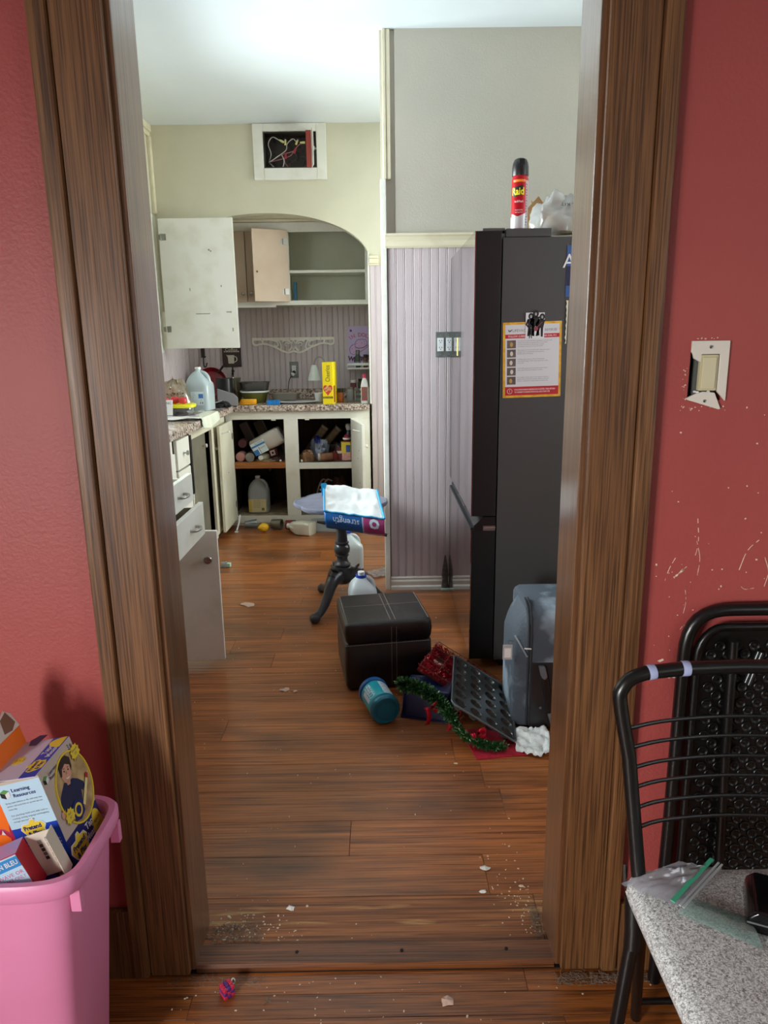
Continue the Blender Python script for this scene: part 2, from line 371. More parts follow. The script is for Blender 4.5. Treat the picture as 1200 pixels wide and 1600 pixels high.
# ---- the red wall with the cased opening
OL, OR, OH = -.432, .372, 2.35
wf = MB(); wf.box(-2.4, OL-.02, 1.335, 1.45, -.02, 2.82); wf.box(OL-.02, OR+.02, 1.335, 1.45, OH+.02, 2.82)
# hole behind the broken switch plate
hx0, hx1, hz0, hz1 = .5665, .628, 1.256, 1.352
wf.box(OR+.02, hx0, 1.335, 1.45, -.02, 2.82); wf.box(hx1, 2.3, 1.335, 1.45, -.02, 2.82); wf.box(hx0, hx1, 1.335, 1.45, -.02, hz0); wf.box(hx0, hx1, 1.335, 1.45, hz1, 2.82)
wall_front = structure(wf.build('wall_front', M_red))
M_chip = mat('bare_plaster', (232, 206, 190), .8)
def scratch(pts, w):
    mb = MB(); P = spline([(p[0], 0, p[1]) for p in pts], 5)
    for a, b in zip(P, P[1:]):
        k = w*(.4+.9*rnd.random())
        if rnd.random() < .22: continue
        d = (b-a).normalized(); n = Vector((-d.z, 0, d.x))*k
        mb.add([a+n, b+n, b-n, a-n, (a+n)+Vector((0, .001, 0)), (b+n)+Vector((0, .001, 0)), (b-n)+Vector((0, .001, 0)), (a-n)+Vector((0, .001, 0))], [(0, 1, 2, 3), (7, 6, 5, 4), (0, 4, 5, 1), (1, 5, 6, 2), (2, 6, 7, 3), (3, 7, 4, 0)])
    mb.xform(T(0, 1.3346, 0)); return mb.build('paint_scratch', M_chip, wall_front)
for pts, w in (([(.607, 1.03), (.612, .985), (.606, .95), (.585, .925), (.57, .912)], .0008), ([(.609, .985), (.618, .95), (.616, .915)], .0005), ([(.573, .957), (.56, .93), (.553, .905)], .0005), ([(.595, .885), (.598, .86), (.594, .83)], .0004),
               ([(.735, .99), (.71, .965), (.697, .925)], .0006), ([(.745, .95), (.755, .92), (.75, .89)], .0005), ([(.70, .895), (.712, .885), (.73, .887)], .0004), ([(.57, .911), (.578, .918), (.59, .93)], .0016), ([(.59, .80), (.597, .81), (.605, .808)], .0004)): scratch(pts, w)
ch = MB()
for k in range(130):   # little paint chips
    u = rnd.random()
    if k < 45: cx, cz = rnd.uniform(.535, .60), .703+rnd.gauss(0, .003)
    elif k < 60: cx, cz = rnd.uniform(.556, .64), rnd.uniform(1.235, 1.245)
    elif k < 75: cx, cz = rnd.uniform(.575, .615), rnd.uniform(1.366, 1.369)
    elif k < 88: cx, cz = rnd.uniform(.556, .5635), rnd.uniform(1.25, 1.33)
    else: cx, cz = rnd.uniform(.53, .75), rnd.uniform(.72, 1.25) if k < 118 else rnd.uniform(.8, .95)
    r_ = rnd.uniform(.0006, .0022) if k >= 88 or k < 45 else rnd.uniform(.0006, .0016)
    n = rnd.randint(4, 6); a0 = rnd.random()*6
    pts = [(cx+r_*rnd.uniform(.5, 1.4)*math.cos(a0+6.283*i/n)*(2.2 if k < 45 else 1), cz+r_*rnd.uniform(.5, 1.3)*math.sin(a0+6.283*i/n)) for i in range(n)]
    ch.prism(pts, 0, .0006, 0, T(0, 1.335, 0) @ FRONT)
ch.prism([(.536, .70), (.556, .712), (.575, .708), (.598, .714), (.61, .709), (.58, .704), (.56, .701), (.545, .694)], 0, .0006, 0, T(0, 1.335, 0) @ FRONT)
ch.prism([(.551, .735), (.562, .74), (.564, .736), (.556, .732)], 0, .0006, 0, T(0, 1.335, 0) @ FRONT)
stuff(ch.build('paint_chips', M_chip, wall_front))

# ---- cased opening: door_1
d1 = bpy.data.objects.new('door_1', None); COL.objects.link(d1); structure(d1)
def board(nm, *b, m=None, bev=.004): return MB().box(*b).build(nm, m or M_oak, d1, bevel=bev)
for s, e in ((-1, OL), (1, OR)):
    k = lambda a, b: (min(e+s*a, e+s*b), max(e+s*a, e+s*b))
    a, b = k(.011, .098); board('casing_board', a, b, 1.317, 1.334, 0, OH+.1)
    a, b = k(.0985, .132); board('back_band', a, b, 1.309, 1.334, 0, OH+.13, bev=.006)
    a, b = k(.0, .019); board('jamb_board', a, b, 1.331, 1.462, 0, OH, m=M_jamb)
    a, b = k(.005, .1); board('rear_casing', a, b, 1.4625, 1.48, 0, OH+.1)
    a, b = k(.1325, 1.4); MB().box(a, b, 1.318, 1.334, -.008, .17).build('baseboard', M_oak, d1, bevel=.004)
board('head_casing', OL-.098, OR+.098, 1.317, 1.334, OH+.1, OH+.2); board('head_jamb', OL, OR, 1.331, 1.462, OH, OH+.019)
th = MB().prism([(1.331, -.008), (1.331, .004), (1.337, .010), (1.388, .012), (1.395, .006), (1.395, -.006)], OL, OR, 0, Matrix(((0, 0, 1, 0), (1, 0, 0, 0), (0, 1, 0, 0), (0, 0, 0, 1)))).build('threshold', M_thresh, d1)
for x in (-.21, .03, .27): MB().lathe([(0, .0), (.004, .0), (.004, .0015), (0, .0018)], 10, 0, T(x, 1.365, .0115), cap=False).build('nail_head', M_dark, d1)

# ---- kitchen left wall, with window over the counter and built-in cupboard above
wl = wall_hole('wall_left', 'x', -1.66, .1, 1.45, 6.05, 0, 2.82, [(2.7, 4.4, 1.15, 2.3), (4.72, 5.235, 1.34, 2.2)], M_cream)
window('window_3', 'x', -1.62, 2.7, 4.4, 1.15, 2.3)
structure(MB().box(-1.56, -1.535, 3.95, 5.36, 2.775, 2.82).box(-1.56, -1.545, 3.95, 5.36, 2.745, 2.775).build('trim_1', M_ctrim, None, bevel=.004))
structure(MB().box(-1.56, -1.538, 5.315, 5.36, 2.25, 2.745).build('trim_2', M_ctrim, None, bevel=.004))
# ---- arch wall at the back
AW, AT = 5.36, .09
wb = MB()
hx0, hx1, hz0, hz1 = -.777, -.413, 2.538, 2.768
for b in ((-1.56, hx0, 2.30, 2.82), (hx1, .9, 2.30, 2.82), (hx0, hx1, 2.30, hz0), (hx0, hx1, hz1, 2.82), (-.066, .9, 0, 1.93)): wb.box(b[0], b[1], AW, AW+AT, b[2], b[3])
cx, ca, cb, cz = -.79, .725, .322, 1.93
arc = [(cx+ca*math.cos(rad(180*i/40)), cz+cb*math.sin(rad(180*i/40))) for i in range(41)]
for (xa, za), (xb, zb) in zip(arc, arc[1:]): wb.prism([(xb, zb), (xa, za), (xa, 2.30), (xb, 2.30)], -AT, 0, 0, T(0, AW, 0) @ FRONT)
wb.prism([(-.065, 1.93), (.9, 1.93), (.9, 2.30), (-.065, 2.30)], -AT, 0, 0, T(0, AW, 0) @ FRONT)
wb.box(-1.56, cx-ca, AW, AW+AT, 1.6, 2.3)
wall_back = structure(wb.build('wall_back', M_cream, smooth=20))
alc = MB(); alc.box(-1.66, .05, 5.975, 6.05, 0, 2.4); alc.box(-.064, .05, 5.45, 5.975, 0, 2.3); alc.box(-1.56, -.064, 5.45, 5.975, 2.30, 2.36)
wall_alcove = structure(alc.build('wall_alcove', M_cream))
# beadboard: one tongue-and-groove board, copied along each wall
def bead_profile(w):
    return [(0, 0), (0, .0065), (.0025, .009), (w*.76, .009), (w*.80, .0055), (w*.835, .0085), (w*.88, .0095), (w*.925, .0085), (w*.96, .0055), (w-.0003, .0055), (w-.0003, 0)]
BP = {}
def beadboards(parent, origin, xdir, outdir, n, w, z0, z1, first=0):
    M0 = frame(origin, xdir, outdir, (0, 0, 1)); key = (round(w, 4), round(z1-z0, 4), round(Vector(xdir).cross(Vector(outdir)).z))
    for i in range(first, n):
        if key not in BP:
            BP[key] = MB().prism(bead_profile(w), 0, z1-z0).build('bead_board', M_lilac, parent); o = BP[key]
        else: o = share(BP[key], 'bead_board', parent)
        o.matrix_local = M0 @ T(i*w, 0, z0)
beadboards(wall_alcove, (-1.552, 5.975, 0), (1, 0, 0), (0, -1, 0), 34, .0437, .99, 1.645)
beadboards(wl, (-1.56, 4.0, 0), (0, 1, 0), (1, 0, 0), 45, .0437, .93, 1.335)
beadboards(wall_back, (-.064, 5.36, 0), (1, 0, 0), (0, -1, 0), 3, .0437, .0, 1.893)
structure(MB().box(-.066, .0, 5.335, 5.36, 1.893, 1.905).box(-.066, .0, 5.328, 5.36, 1.905, 1.94).box(-.066, .0, 5.322, 5.36, 1.94, 1.958).build('trim_3', M_ctrim, bevel=.003))
structure(MB().box(-.078, -.066, 5.345, 5.62, .92, 1.98).build('trim_4', M_white, bevel=.002))

# ---- grey partition with wainscot
wm = structure(MB().box(.09, 1.2, 3.86, 3.98, 0, 2.82).box(.018, .09, 3.872, 3.98, 0, 2.82).build('wall_middle', M_grey))
beadboards(wm, (.0478, 3.86, 0), (1, 0, 0), (0, -1, 0), 24, .0435, .07, 1.832)
structure(MB().prism([(0, 1.828), (-.014, 1.828), (-.02, 1.838), (-.02, 1.85), (-.014, 1.862), (-.02, 1.882), (-.03, 1.888), (-.03, 1.897), (0, 1.899)], .034, 1.2, 0, Matrix(((0, 0, 1, 0), (1, 0, 0, 3.858), (0, 1, 0, 0), (0, 0, 0, 1)))).build('trim_5', M_ctrim, smooth=30))
structure(MB().prism([(0, 0), (-.018, 0), (-.018, .018), (-.012, .026), (-.014, .05), (-.008, .06), (-.012, .068), (-.009, .076), (0, .078)], .044, 1.2, 0, Matrix(((0, 0, 1, 0), (1, 0, 0, 3.858), (0, 1, 0, 0), (0, 0, 0, 1)))).build('baseboard_middle', M_trim, smooth=30))
structure(MB().box(.014, .043, 3.842, 3.985, 0, 2.153).build('trim_6', M_trim, bevel=.004))
structure(MB().box(.030, .0465, 3.852, 3.985, 2.154, 2.82).box(.0465, .068, 3.856, 3.985, 2.154, 2.82).build('trim_7', M_ctrim, bevel=.003))
wr = wall_hole('wall_right', 'x', 1.2, .1, 1.45, 5.45, 0, 2.82, [(1.6, 2.7, 1.05, 2.35), (4.15, 5.15, .9, 2.2)], M_grey)
window('window_5', 'x', 1.25, 1.6, 2.7, 1.05, 2.35)  # unseen opening, added along with the right-hand fill light
window('window_4', 'x', 1.25, 4.15, 5.15, .9, 2.2)

# ================================================================== cabinets
def knob(parent, M, m=None, r=.014):
    return MB().lathe([(0.0045, 0), (.0045, .012), (r*.8, .016), (r, .022), (r*.85, .028), (0, .031)], 14, 0, M, cap=False).build('knob', m or M_steel, parent, smooth=50)
def pull(parent, M, w=.075):
    P = [(-w/2, 0, 0), (-w/2, 0, .012), (-w/2+.01, 0, .024), (0, 0, .029), (w/2-.01, 0, .024), (w/2, 0, .012), (w/2, 0, 0)]
    return MB().tube(spline(P, 4), .0055, 8, 0, M).build('handle', M_steel, parent, smooth=60)
def hinge(parent, M):
    b = MB().box(0, .032, 0, .042, 0, .002, 0, M).box(-.02, -.004, .004, .038, -.002, .001, 0, M); b.tube([(-.003, 0, .002), (-.003, .042, .002)], .0045, 8, 0, M)
    return b.build('hinge', M_steel, parent, smooth=40)
M_granite = speckle('granite_laminate', [(46, 38, 36), (112, 92, 84), (168, 150, 138), (222, 212, 200), (92, 80, 78)], 95, .22)

# ---- built-in cupboard on the left wall with its door swung towards the camera
c = thing('wall_cupboard', 'large white wall cupboard at the left with its door swung wide open', 'cupboard', T(-1.56, 4.98, 1.34))
MB().box(-.02, .012, .255, .31, -.03, .9).box(-.02, .012, -.31, -.26, -.03, .9).box(-.02, .012, -.26, .255, .865, .9).box(-.02, .012, -.26, .255, -.03, -.0).build('face_frame', M_white, c, bevel=.002)
MB().box(-.32, -.3, -.26, .255, 0, .86).box(-.3, -.0, -.26, -.25, 0, .86).box(-.3, 0, .245, .255, 0, .86).box(-.3, 0, -.25, .245, 0, .01).box(-.3, 0, -.25, .245, .85, .86).build('carcass', M_sage, c)
MB().box(-.29, -.03, -.245, .24, .42, .44).build('shelf', M_white, c)
dM = T(.05, .275, .0) @ RZ(-1.0)
dr = MB().box(.0, .513, -.011, .011, -.002, .868, 0, dM).build('door', M_white, c, bevel=.003)
hinge(dr, dM @ T(.018, -.0115, .726) @ FRONT); hinge(dr, dM @ T(.006, -.0115, .112) @ FRONT)
MB().lathe([(0, 0), (.005, 0), (.006, .003), (0, .005)], 10, 0, dM @ T(.468, -.011, .245) @ FRONT, cap=False).box(-.004, .026, -.004, .004, 0, .002, 0, dM @ T(.44, -.011, .245) @ FRONT).build('catch_plate', M_steel, dr)
mk = MB()
for a, b, w_, h_ in ((.34, .66, .006, .006), (.352, .652, .005, .005), (.27, .235, .05, .003), (.475, .125, .004, .012), (.41, .42, .004, .006), (.19, .4, .003, .01)): mk.box(a-w_, a+w_, -.0114, -.011, b-h_, b+h_, 0, dM)
stuff(mk.build('scuff', mat('scuff_mark', (150, 148, 132), .6), dr))

# ---- cupboards in the alcove above the counter
u = thing('alcove_cupboard', 'cream built-in cupboard under the arch with open shelves and a tan door ajar', 'cupboard', T(-.82, 5.65, 1.645))
X = lambda v: v+.82
MB().box(X(-1.555), X(-.078), 0, .02, 0, .034).box(X(-1.555), X(-.078), 0, .02, .522, .59).box(X(-.70), X(-.668), 0, .02, .034, .522).box(X(-.103), X(-.080), 0, .02, .034, .522).box(X(-1.555), X(-1.29), 0, .02, .034, .522).build('face_frame', M_white, u, bevel=.002)
MB().box(X(-1.555), X(-.07), -.02, .02, .592, .612).box(X(-1.555), X(-.07), -.032, .02, .612, .655).build('crown_moulding', M_ctrim, u, bevel=.006)
MB().box(X(-.70), X(-.08), .30, .32, .0, .59).box(X(-.70), X(-.69), .02, .30, .0, .59).box(X(-.09), X(-.08), .02, .30, .0, .59).box(X(-1.555), X(-.08), .02, .30, .58, .59).build('carcass', M_sage, u)
MB().box(X(-1.555), X(-.078), .02, .30, .012, .034).build('bottom_board', M_sage, u)
MB().box(X(-.688), X(-.092), .012, .298, .233, .252).build('shelf', M_white, u)
MB().box(X(-1.30), X(-.78), -.012, .0, -.014, .002).build('light_rail', M_white, u)
for x0, x1, kx in ((-1.288, -.992, -1.02), (-.987, -.702, -.957)):
    d = MB().box(X(x0), X(x1), -.018, -.001, .026, .528).build('door', M_tan, u, bevel=.003); knob(d, T(X(kx), -.018, .085) @ FRONT)
dM = T(X(-.676), -.012, .024) @ RZ(180+27)
d = MB().box(0, .272, -.009, .009, 0, .508, 0, dM).build('door', M_tan, u, bevel=.003)
knob(d, dM @ T(.245, -.009, .055) @ FRONT @ T(0, 0, 0))
sM = dM @ T(0, .009, 0) @ Matrix(((-1, 0, 0, 0), (0, 0, 1, 0), (0, 1, 0, 0), (0, 0, 0, 1)))
hinge(d, sM @ T(-.034, .405, 0)); hinge(d, sM @ T(-.034, .052, 0))
MB().lathe([(.006, 0), (.007, .004), (.003, .006), (0, .006)], 10, 0, sM @ T(-.245, .21, 0), cap=False).build('screw_hole', mat('brown_stain', (110, 80, 56), .6), d)
# papers and a blue book inside
b = thing('paperback_book', 'blue paperback standing on the alcove cupboard bottom beside the tan door', 'book', T(-.655, 5.77, 1.6795))
MB().box(0, .014, 0, .085, 0, .14).build('pages', mat('paper_edge', (210, 205, 190), .8), b); MB().box(-.002, .0, -.001, .088, 0, .143).box(.014, .016, -.001, .088, 0, .143).box(-.002, .016, -.003, -.0005, 0, .143).build('cover', mat('blue_cover', (70, 130, 170), .5), b)
tag(MB().box(-.05, .05, -.004, .004, 0, .004, 0, T(-.56, 5.72, 1.6795) @ RZ(-28)).build('brown_stick', mat('dark_stick', (70, 46, 30), .6)), 'thin dark brown stick lying on the alcove cupboard bottom', 'stick')

# ---- base cabinet under the back counter, both doors open
b = thing('base_cabinet', 'white double base cabinet below the back counter with both doors swung open', 'cabinet', T(-.6, 5.36, 0))
X = lambda v: v+.6
MB().box(X(-1.16), X(-.082), 0, .02, .815, .874).box(X(-1.16), X(-1.112), 0, .02, .075, .815).box(X(-.725), X(-.622), 0, .02, .075, .815).box(X(-.226), X(-.082), 0, .02, .075, .815).box(X(-1.16), X(-.082), 0, .02, .022, .075).build('face_frame', M_white, b, bevel=.0015)
MB().box(X(-1.16), X(-.082), .012, .02, .0, .0225).build('toe_board', M_ivory, b)
MB().box(X(-1.16), X(-.09), .57, .58, .02, .85).box(X(-1.16), X(-1.14), .02, .57, .05, .85).box(X(-.11), X(-.09), .02, .57, .05, .85).box(X(-.68), X(-.67), .05, .57, .07, .85).build('carcass', M_oldwood, b)
for i in range(9):
    o = MB().box(X(-1.13)+i*.112, X(-1.13)+i*.112+.109, .562, .569, .07, .85).build('back_board', M_oldwood, b)
MB().box(X(-1.14), X(-.11), .018, .57, .055, .075).build('bottom_board', mat('dusty_shelf', (168, 152, 124), .7, c2=(132, 112, 86), vscale=18), b)
MB().box(X(-1.112), X(-.70), .004, .55, .446, .490).build('shelf', wood('orange_shelf_edge', (182, 116, 58), (140, 82, 40), 'X', .5, 1, .02, 0), b)
o = MB().box(X(-.622), X(-.226), .022, .55, .446, .488).build('shelf', M_oldwood, b); MB().box(X(-.622), X(-.226), .002, .022, .438, .484).build('shelf_edge', M_white, o)
for x in (-.80, -.55): MB().box(X(x)-.016, X(x)+.016, -.004, .003, .806, .814).build('catch', M_white, b)
def cab_door(parent, hx, hz0, hz1, w, ang, m, name_knob=True, flip=1):
    """door hinged on its local x=0 edge; closed it spans +x (flip=1) or -x (flip=-1); ang opens it towards -y"""
    dM = T(hx, -.004, hz0) @ RZ(-ang*flip)
    d = MB().box(0, w*flip, -.02, 0, 0, hz1-hz0, 0, dM) if flip > 0 else MB().box(-w, 0, -.02, 0, 0, hz1-hz0, 0, dM)
    d = d.build('door', m, parent, bevel=.003)
    return d, dM
d, dM = cab_door(b, X(-1.112), .055, .812, .40, 90.5, M_ivory)
knob(d, dM @ T(.362, -.02, .60) @ FRONT, mat('white_knob', (232, 230, 222), .25))
for z in (.1, .62): MB().box(.0, .03, 0, .0022, z, z+.045, 0, dM).build('hinge', M_steel, d)
MB().tube([(.352, .001, .70), (.352, .012, .705), (.34, .05, .715)], .0045, 6, 0, dM).lathe([(0, 0), (.009, .001), (.008, .01), (0, .012)], 8, 0, dM @ T(.338, .05, .708), cap=False).build('child_latch', mat('latch_white', (235, 235, 232), .3), d)
MB().lathe([(0, 0), (.004, 0), (.004, .001), (0, .0015)], 8, 0, dM @ T(.2, 0, .4) @ RX(-90), cap=False).build('screw_hole', M_dark, d)
d, dM = cab_door(b, X(-.226), .055, .812, .41, 103, M_white, flip=-1)
knob(d, dM @ T(-.372, -.02, .60) @ FRONT, MATS['white_knob'])
MB().tube([(-.352, .001, .70), (-.352, .012, .705), (-.34, .05, .715)], .0045, 6, 0, dM).build('child_latch', MATS['latch_white'], d)
for z, x in ((.56, -.3), (.5, -.26), (.33, -.32), (.20, -.30)): MB().lathe([(0, 0), (.004, 0), (.004, .001), (0, .0015)], 8, 0, dM @ T(x, 0, z) @ RX(-90), cap=False).build('screw_hole', M_dark, d)

# ---- worktops
tag(MB().box(-1.555, -.082, 5.325, 5.948, .876, .922).build('worktop', M_granite, None, bevel=.006), 'speckled granite-look worktop at the back below the arch', 'worktop')
bs = tag(MB().box(-1.552, -.082, 5.949, 5.963, .9225, 1.0).build('backsplash', M_granite, None, bevel=.003), 'low granite-look backsplash strip behind the back worktop', 'backsplash')
tag(MB().box(-1.555, -1.085, 1.75, 5.318, .876, .922).build('worktop', M_granite, None, bevel=.006), 'speckled granite-look worktop along the left wall', 'worktop')

# ---- left run: drawer unit, door unit, second drawer unit, black gap panel, corner cabinet
def unit(y0, y1, label, name='base_cabinet', fx=-1.12):
    t = thing(name, label, 'cabinet', T(fx, (y0+y1)/2, 0)); w = y1-y0
    MB().box(-.39, -.02, -w/2, -w/2+.015, .05, .874).box(-.39, -.02, w/2-.015, w/2, .05, .874).box(-.39, -.38, -w/2+.015, w/2-.015, .05, .874).box(-.38, -.02, -w/2+.015, w/2-.015, .05, .065).box(-.38, -.03, -w/2+.01, w/2-.01, 0, .05).build('carcass', M_oldwood, t)
    return t, w
def drawer(t, z0, z1, w, outx, m=M_white, y=0, hm='pull', floor_m=None):
    d = MB().box(outx, outx+.02, y-w/2, y+w/2, z0, z1).build('drawer', m, t, bevel=.003)
    if outx > .01: MB().box(outx-.36, outx, y-w/2+.012, y-w/2+.022, z0+.015, z1-.02).box(outx-.36, outx, y+w/2-.022, y+w/2-.012, z0+.015, z1-.02).box(outx-.36, outx-.35, y-w/2+.022, y+w/2-.022, z0+.015, z1-.02).build('drawer_side', M_white, d); MB().box(outx-.35, outx, y-w/2+.022, y+w/2-.022, z0+.015, z0+.022).build('drawer_bottom', floor_m or M_oldwood, d)
    pull(d, T(outx+.02, y+w*.12, (z0+z1)/2) @ Matrix(((0, 0, 1, 0), (1, 0, 0, 0), (0, 1, 0, 0), (0, 0, 0, 1)))) if hm == 'pull' else knob(d, T(outx+.02, y, (z0+z1)/2) @ RY(90))
    return d
t, w = unit(2.36, 2.86, 'white drawer unit on the left with two drawers pulled out')
MB().box(-.02, 0, -.25, .25, .05, .085).box(-.02, 0, -.25, .25, .866, .874).build('face_frame', M_white, t)
drawer(t, .752, .864, .482, .335); drawer(t, .612, .745, .482, .372, floor_m=mat('yellow_liner', (222, 218, 150), .6, c2=(150, 150, 90), vscale=40))
drawer(t, .35, .605, .482, 0); drawer(t, .09, .345, .482, 0)
t, w = unit(2.87, 3.82, 'white left base cabinet with its near door swung out into the room')
MB().box(-.02, 0, -.475, -.435, .05, .874).box(-.02, 0, .435, .475, .05, .874).box(-.02, 0, -.435, .435, .05, .085).box(-.02, 0, -.435, .435, .80, .874).box(-.02, 0, -.02, .02, .085, .80).build('face_frame', M_white, t)
dM = T(.004, -.462, .032) @ RZ(2)
d = MB().box(0, .425, -.01, .01, 0, .58, 0, dM).build('door', M_white, t, bevel=.003); knob(d, dM @ T(.385, -.01, .46) @ FRONT, r=.018)
d = MB().box(.002, .02, .01, .45, .07, .80).build('door', M_white, t, bevel=.003); knob(d, T(.02, .05, .70) @ RY(90))
t, w = unit(3.83, 4.10, 'narrow white drawer unit on the left, all drawers shut')
for z0, z1 in ((.70, .862), (.52, .69), (.32, .51), (.09, .31)): drawer(t, z0, z1, .25, .0, y=.0, hm='knob')
MB().box(-.02, 0, -.135, .135, .05, .085).box(-.02, 0, -.135, .135, .864, .874).build('face_frame', M_white, t)
t = thing('black_gap_panel', 'black narrow panel filling the gap beside the shut drawers', 'appliance', T(-1.12, 4.16, 0))  # plain black panel in the gap between drawer unit and corner cabinet
MB().box(-.4, -.012, -.05, .06, .02, .872).build('body', M_blackm, t); MB().box(-.012, -.002, -.045, -.0, .45, .86).box(-.012, .004, .012, .05, .5, .85).build('trim_bar', M_black, t, bevel=.003)
t, w = unit(4.24, 5.335, 'ivory corner base cabinet with a warped dark door standing ajar', fx=-1.16)
MB().box(-.02, 0, -w/2, -w/2+.11, .05, .874).box(-.02, 0, w/2-.43, w/2, .05, .874).box(-.02, 0, -w/2+.11, w/2-.43, .80, .874).box(-.02, 0, -w/2+.11, w/2-.43, .03, .08).build('face_frame', M_ivory, t, bevel=.002)
MB().box(-.37, -.10, -w/2+.02, w/2-.02, .46, .482).build('shelf', MATS['orange_shelf_edge'], t)
def warp(u_, v_): return (-.060+.020*math.sin(v_*5.2+.6)*(1-u_), -.30+.02*math.sin(v_*6)*(1-u_)+u_*.40, .085+v_*.71)
dm = MB(); dm.grid(warp, 6, 14); dm.grid(lambda a, c_: (warp(a, c_)[0]+.016, warp(a, c_)[1], warp(a, c_)[2]), 6, 14)
for e in (0, 1):
    dm.grid(lambda a, c_, e=e: (warp(e, c_)[0]+.016*a, warp(e, c_)[1], warp(e, c_)[2]), 1, 14); dm.grid(lambda a, c_, e=e: (warp(a, e)[0]+.016*c_, warp(a, e)[1], warp(a, e)[2]), 6, 1)
d = dm.build('door', mat('grey_green_door', (126, 122, 108), .42, c2=(108, 104, 92), vscale=5), t, smooth=40, weld=True); knob(d, T(-.045, .04, .70) @ RY(90), MATS['white_knob'])

# ---- fuse box above the arch
t = thing('fuse_box', 'old open fuse box of loose wires above the arch in a white board', 'fuse box', T(-.597, 5.36, 2.64))
bd = MB()
for b4 in ((-.25, -.18, -.178, .178), (.184, .25, -.178, .178), (-.18, .184, -.178, -.102), (-.18, .184, .128, .178)): bd.box(b4[0], b4[1], -.018, 0, b4[2], b4[3])
bd.build('mounting_board', M_white, t, bevel=.003)
bx = MB(); bx.box(-.178, .182, .105, .112, -.1, .126); bx.box(-.178, -.172, -.01, .105, -.1, .126); bx.box(.176, .182, -.01, .105, -.1, .126); bx.box(-.172, .176, -.01, .105, -.1, -.094); bx.box(-.172, .176, -.01, .105, .12, .126)
bx.build('box', mat('fuse_box_black', (24, 23, 22), .55, 0, c2=(52, 46, 38), vscale=30, ramp=(.6, .3)), t)
Mfd = mat('fuse_door_red', (172, 70, 58), .5)
d = MB().box(0, .004, -.105, 0, -.105, .125, 0, T(.146, -.018, 0) @ RZ(13)).build('door', M_white, t); MB().box(-.034, -.0005, -.040, -.034, -.105, .128, 0, T(.150, -.0, 0)).build('door_lining', Mfd, d, bevel=.002)
MB().box(.165, .175, -.045, -.02, .002, .026).tube([(.15, -.03, .014), (.185, -.03, .014)], .006, 8).build('latch', M_steel, d)
wires = (([(-.155, .06, -.05), (-.135, .04, .0), (-.15, .03, .06), (-.12, .02, .1), (-.08, .02, .085), (-.055, .02, .068)], 0), ([(-.15, .05, -.05), (-.09, .03, -.02), (-.03, .03, .02), (-.02, .03, .06), (.02, .02, .088), (.045, .02, .07)], 0), ([(-.15, .06, -.055), (-.11, .03, -.09), (-.06, .02, -.094), (-.045, .02, -.05), (-.06, .03, -.01)], 0),
         ([(-.15, .05, -.05), (-.06, .03, -.035), (.0, .03, -.015), (.02, .03, .01), (.06, .02, .05), (.09, .02, .062)], 1), ([(-.14, .06, -.045), (-.07, .04, -.01), (.01, .03, .01), (.035, .03, .02)], 1), ([(-.045, .03, -.03), (-.04, .03, -.06), (-.02, .03, -.085)], 1), ([(.03, .04, .01), (.04, .04, -.03), (.0, .04, -.06), (-.01, .04, -.08)], 2), ([(.06, .05, -.02), (.1, .05, -.02), (.11, .05, -.06), (.09, .05, -.085)], 2))
Mw = [mat('white_wire', (206, 200, 196), .5), mat('pink_wire', (176, 112, 116), .5), mat('dark_wire', (66, 58, 50), .5)]
for P, k in wires: MB().tube(spline(P, 5), .0024 if k else .0032, 6).build('wire', Mw[k], t, smooth=60)
My, Mr = mat('yellow_nut', (226, 222, 150), .4), mat('red_nut', (178, 48, 66), .4)
for (x, z, a, m) in ((-.055, .074, -60, My), (-.03, .066, 0, My), (.048, .066, 25, My), (.088, .064, -90, My), (-.033, -.02, 0, Mr), (.032, .012, 25, Mr)): MB().lathe([(.0075, -.016), (.0075, 0), (.0055, .016), (.003, .019)], 10, 0, T(x, .018, z) @ RY(a)).build('wire_nut', m, t, smooth=50)
for x in (-.04, .0, .05): MB().lathe([(.012, 0), (.012, .012), (.009, .014), (0, .014)], 12, 0, T(x, .104, .1) @ RX(90)).build('fuse_socket', mat('fuse_brown', (70, 66, 84), .4), t, smooth=40)

# ================================================================== large things in the kitchen
def polymat(n, c, r=.4, **k): return mat(n, c, r, **k)
M_paper = mat('white_paper', (232, 232, 228), .7)
M_ink = mat('black_ink', (26, 24, 24), .6)
M_inkr = mat('red_ink', (176, 30, 40), .5)
M_inkg = mat('grey_ink', (112, 110, 112), .6)
M_milk = mat('milky_plastic', (214, 226, 232), .3, trans=.25)
M_whitep = mat('white_plastic', (232, 236, 238), .3)
M_haze = thin_clear('hazy_plastic', (226, 232, 234), .2, .2, .68)
M_clear = thin_clear('clear_plastic', (228, 236, 238), .2, .08, .12)

# ---- fridge
t = thing('fridge', 'tall black french door fridge with glossy reflecting doors beside the lilac boards', 'fridge', T(.361, 2.83, 0))
M_fbody = mat('fridge_side', (70, 71, 71), .42, .0, bump=.03, bscale=400)
M_fedge = mat('fridge_door_edge', (9, 10, 12), .45)
M_ffront = mat('fridge_front_gloss', (168, 164, 166), .07, 1, bump=.05, bscale=5, stretch=(1, 2.2, .12))
MB().box(.106, .76, .008, .915, .035, 1.742).build('body', M_fbody, t, bevel=.003)
MB().box(.13, .74, .03, .89, .0, .035).build('base_grille', M_blackm, t)
def fdoor(nm, y0, y1, z0, z1):
    d = MB().box(.0035, .1, y0, y1, z0, z1).build(nm, M_fedge, t, bevel=.002); MB().box(0, .0035, y0+.001, y1-.001, z0, z1).build('front_panel', M_ffront, d); return d
for y0, y1 in ((0, .4565), (.4605, .918)): fdoor('upper_door', y0, y1, .672, 1.764)
d = fdoor('freezer_drawer', 0, .918, .045, .612)
